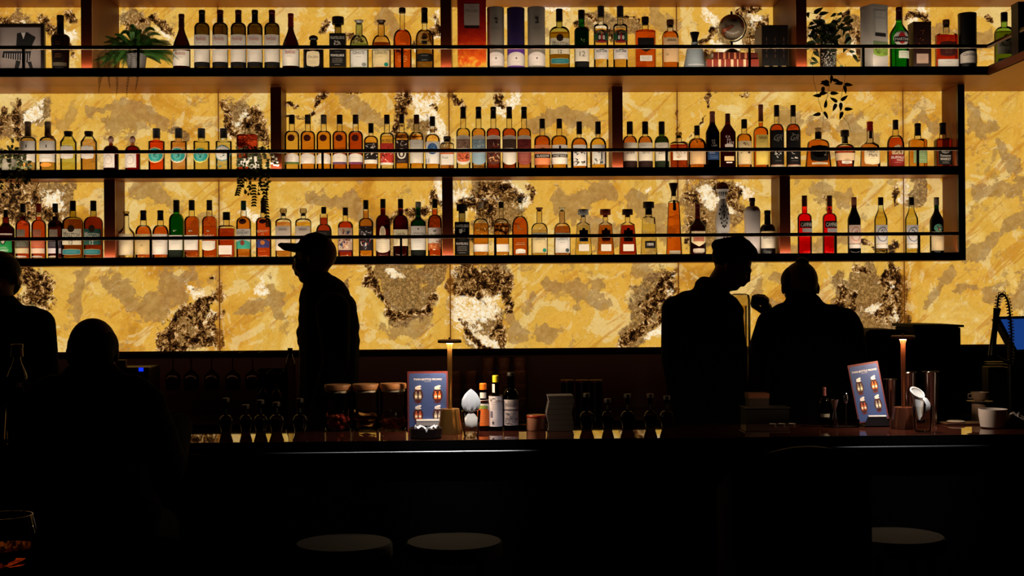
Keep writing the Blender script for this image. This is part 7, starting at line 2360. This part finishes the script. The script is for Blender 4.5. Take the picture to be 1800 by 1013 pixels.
fuse('hair', [('e', F.p(1405, 493), (.081, .090, .074)), ('e', F.p(1405, 512, -.03), (.072, .055, .045)), ('e', F.p(1408, 463, -.02), (.030, .032, .028)), ('e', F.p(1412, 457, -.02), (.012, .012, .012)), ('e', F.p(1402, 458, -.02), (.013, .012, .012))], HAIR, F.root, voxel=0.006, smooth=3)
fuse('trousers', [('c', [F.p(1420, 760), F.p(1420, 788)], [.165, .158], (1, .75, 1))] + [('c', q[1], [.108, .082, .062]) for q in lg], DARKC, F.root, voxel=0.012)
shoes(F, sh, (-.1, 1, 0))

# ---- staff member cut by the left edge
F = Figure(5.6, 0, 'dark-dressed person standing behind the bar, cut off by the left edge')
hc = F.p(-2, 487)
hp, at_, R = head_parts(hc, (-.25, -1, -.05), (0, 0, 1), s=1.0)
body = list(hp)
body += [('c', [F.p(0, 510), F.p(0, 530), F.p(0, 552)], [.054, .058, .07])]
body += [('c', [F.p(0, 590), F.p(0, 650), F.p(0, 770)], [.155, .15, .145], (1, .7, 1))]
lg, sh = legs(F, -24, 24, 790)
body += lg
arms = [[F.p(-68, 572, .0), F.p(-76, 660, .03), F.p(-52, 752, -.14)], [F.p(68, 572, 0), F.p(76, 660, .03), F.p(52, 752, -.14)]]
for a, sg in zip(arms, (1, -1)):
    body.append(('c', a, [.054, .043, .030]))
    hand(body, a[2], (-.1 * sg, -.3, -.95), (0, -1, .3), sg, 0.45)
fuse('body', body, SKIN, F.root, voxel=0.0075)
eyes(at_, R, F.root)
fuse('hair', [('e', F.p(-2, 476, .012), (.084, .094, .078)), ('e', F.p(-2, 500, .05), (.074, .055, .06))], HAIR, F.root, voxel=0.007)
jk = [('c', [F.p(0, 538), F.p(0, 555)], [.070, .10]), ('c', [F.p(-52, 566), F.p(52, 566)], [.072, .072]), ('c', [F.p(18, 548), F.p(50, 560), F.p(72, 578)], [.040, .045, .055]), ('c', [F.p(-18, 548), F.p(-50, 560), F.p(-72, 578)], [.040, .045, .055]),
      ('c', [F.p(0, 600), F.p(0, 660), F.p(0, 770)], [.185, .18, .175], (1, .72, 1))]
for a in arms:
    jk.append(('c', [a[0], a[1], a[2]], [.072, .060, .044]))
fuse('jacket', jk, BLKC, F.root, voxel=0.009, smooth=6)
fuse('trousers', [('c', [F.p(0, 765), F.p(0, 792)], [.165, .158], (1, .75, 1))] + [('c', q[1], [.108, .082, .062]) for q in lg], DARKC, F.root, voxel=0.012)
shoes(F, sh, (-.2, -1, 0))

# ---- seated guest seen from behind
F = Figure(4.02, 163, 'seated guest with short dark hair seen from behind at the bar')
hc = F.p(161, 619, .02)
hp, at_, R = head_parts(hc, (.02, 1, -.12), (0, .08, 1), s=.93)
body = list(hp)
zs = 0.80
body += [('c', [F.p(161, 640, .01), F.p(162, 662), F.p(162, 690)], [.054, .060, .075])]
body += [('c', [F.p(163, 740), F.p(163, 830), F.z(163, zs + .14), F.z(163, zs + .115)], [.155, .14, .145, .112], (1, .72, 1))]
for sg in (-1, 1):
    h = Vector((.085 * sg, 0.0, zs + .085))
    kn = Vector((.12 * sg, .30, zs + .02))
    body.append(('c', [h, kn, Vector((.13 * sg, .22, .40))], [.080, .060, .045]))
    a0, a1, a2 = F.p(163 + 86 * sg, 722, .01), F.p(163 + 112 * sg, 826, .10), Vector((.17 * sg, .42, BAR_Z + .045))
    body.append(('c', [a0, a1, a2], [.054, .044, .030]))
    hand(body, a2, (-.35 * sg, .95, -.1), (0, 0, -1), sg, 0.3)
fuse('body', body, SKIN, F.root, voxel=0.0075)
eyes(at_, R, F.root, .93)
fuse('hair', [('e', F.p(162, 610, .01), (.0755, .088, .074)), ('e', F.p(162, 622, -.02), (.073, .06, .058)), ('c', [F.p(199, 612, 0), F.p(201, 622, 0)], [.010, .009]), ('c', [F.p(140, 576), F.p(165, 571), F.p(186, 579)], [.010, .010, .010], (1, 2, 1))], HAIR, F.root, voxel=0.0055, smooth=2)
jk = [('c', [F.p(162, 672), F.p(162, 690)], [.075, .11]), ('c', [F.p(98, 706), F.p(228, 706)], [.085, .085]), ('c', [F.p(205, 672), F.p(240, 690), F.p(258, 714)], [.028, .050, .062]), ('c', [F.p(119, 672), F.p(84, 690), F.p(68, 714)], [.028, .050, .062]),
      ('c', [F.p(163, 745), F.p(163, 830), F.z(163, zs + .16), F.z(163, zs + .13)], [.185, .18, .18, .13], (1, .74, 1)),
      ('c', [F.p(163, 760), F.p(163, 900)], [.150, .165], (1.15, .7, 1))]
for sg in (-1, 1):
    a0, a1, a2 = F.p(163 + 86 * sg, 726, .01), F.p(163 + 114 * sg, 826, .10), Vector((.18 * sg, .36, BAR_Z + .065))
    jk.append(('c', [a0, a1, a2], [.078, .068, .048]))
    jk.append(('c', [F.p(163 + 95 * sg, 700, 0), F.p(163 + 104 * sg, 770, .03), a1], [.040, .072, .066]))
    jk.append(('c', [F.p(163 + 80 * sg, 900, 0), F.z(163 + 78 * sg, zs + .07)], [.075, .060]))
fuse('jacket', jk, M('0a0908', 0.95, spec=0.08), F.root, voxel=0.009, smooth=6)
tr = []
for sg in (-1, 1):
    tr.append(('c', [Vector((.085 * sg, 0.0, zs + .100)), Vector((.12 * sg, .30, zs + .03)), Vector((.13 * sg, .22, .40))], [.095, .078, .062]))
fuse('trousers', tr, DARKC, F.root, voxel=0.011)
for sg in (-1, 1):
    c_ = Vector((.13 * sg, .20, .35))
    fuse('shoe', [('c', [c_, c_ + Vector((0, .10, -.01))], [.040, .034])], M('0a0808', 0.5), F.root, voxel=0.009)

finish_bottles()
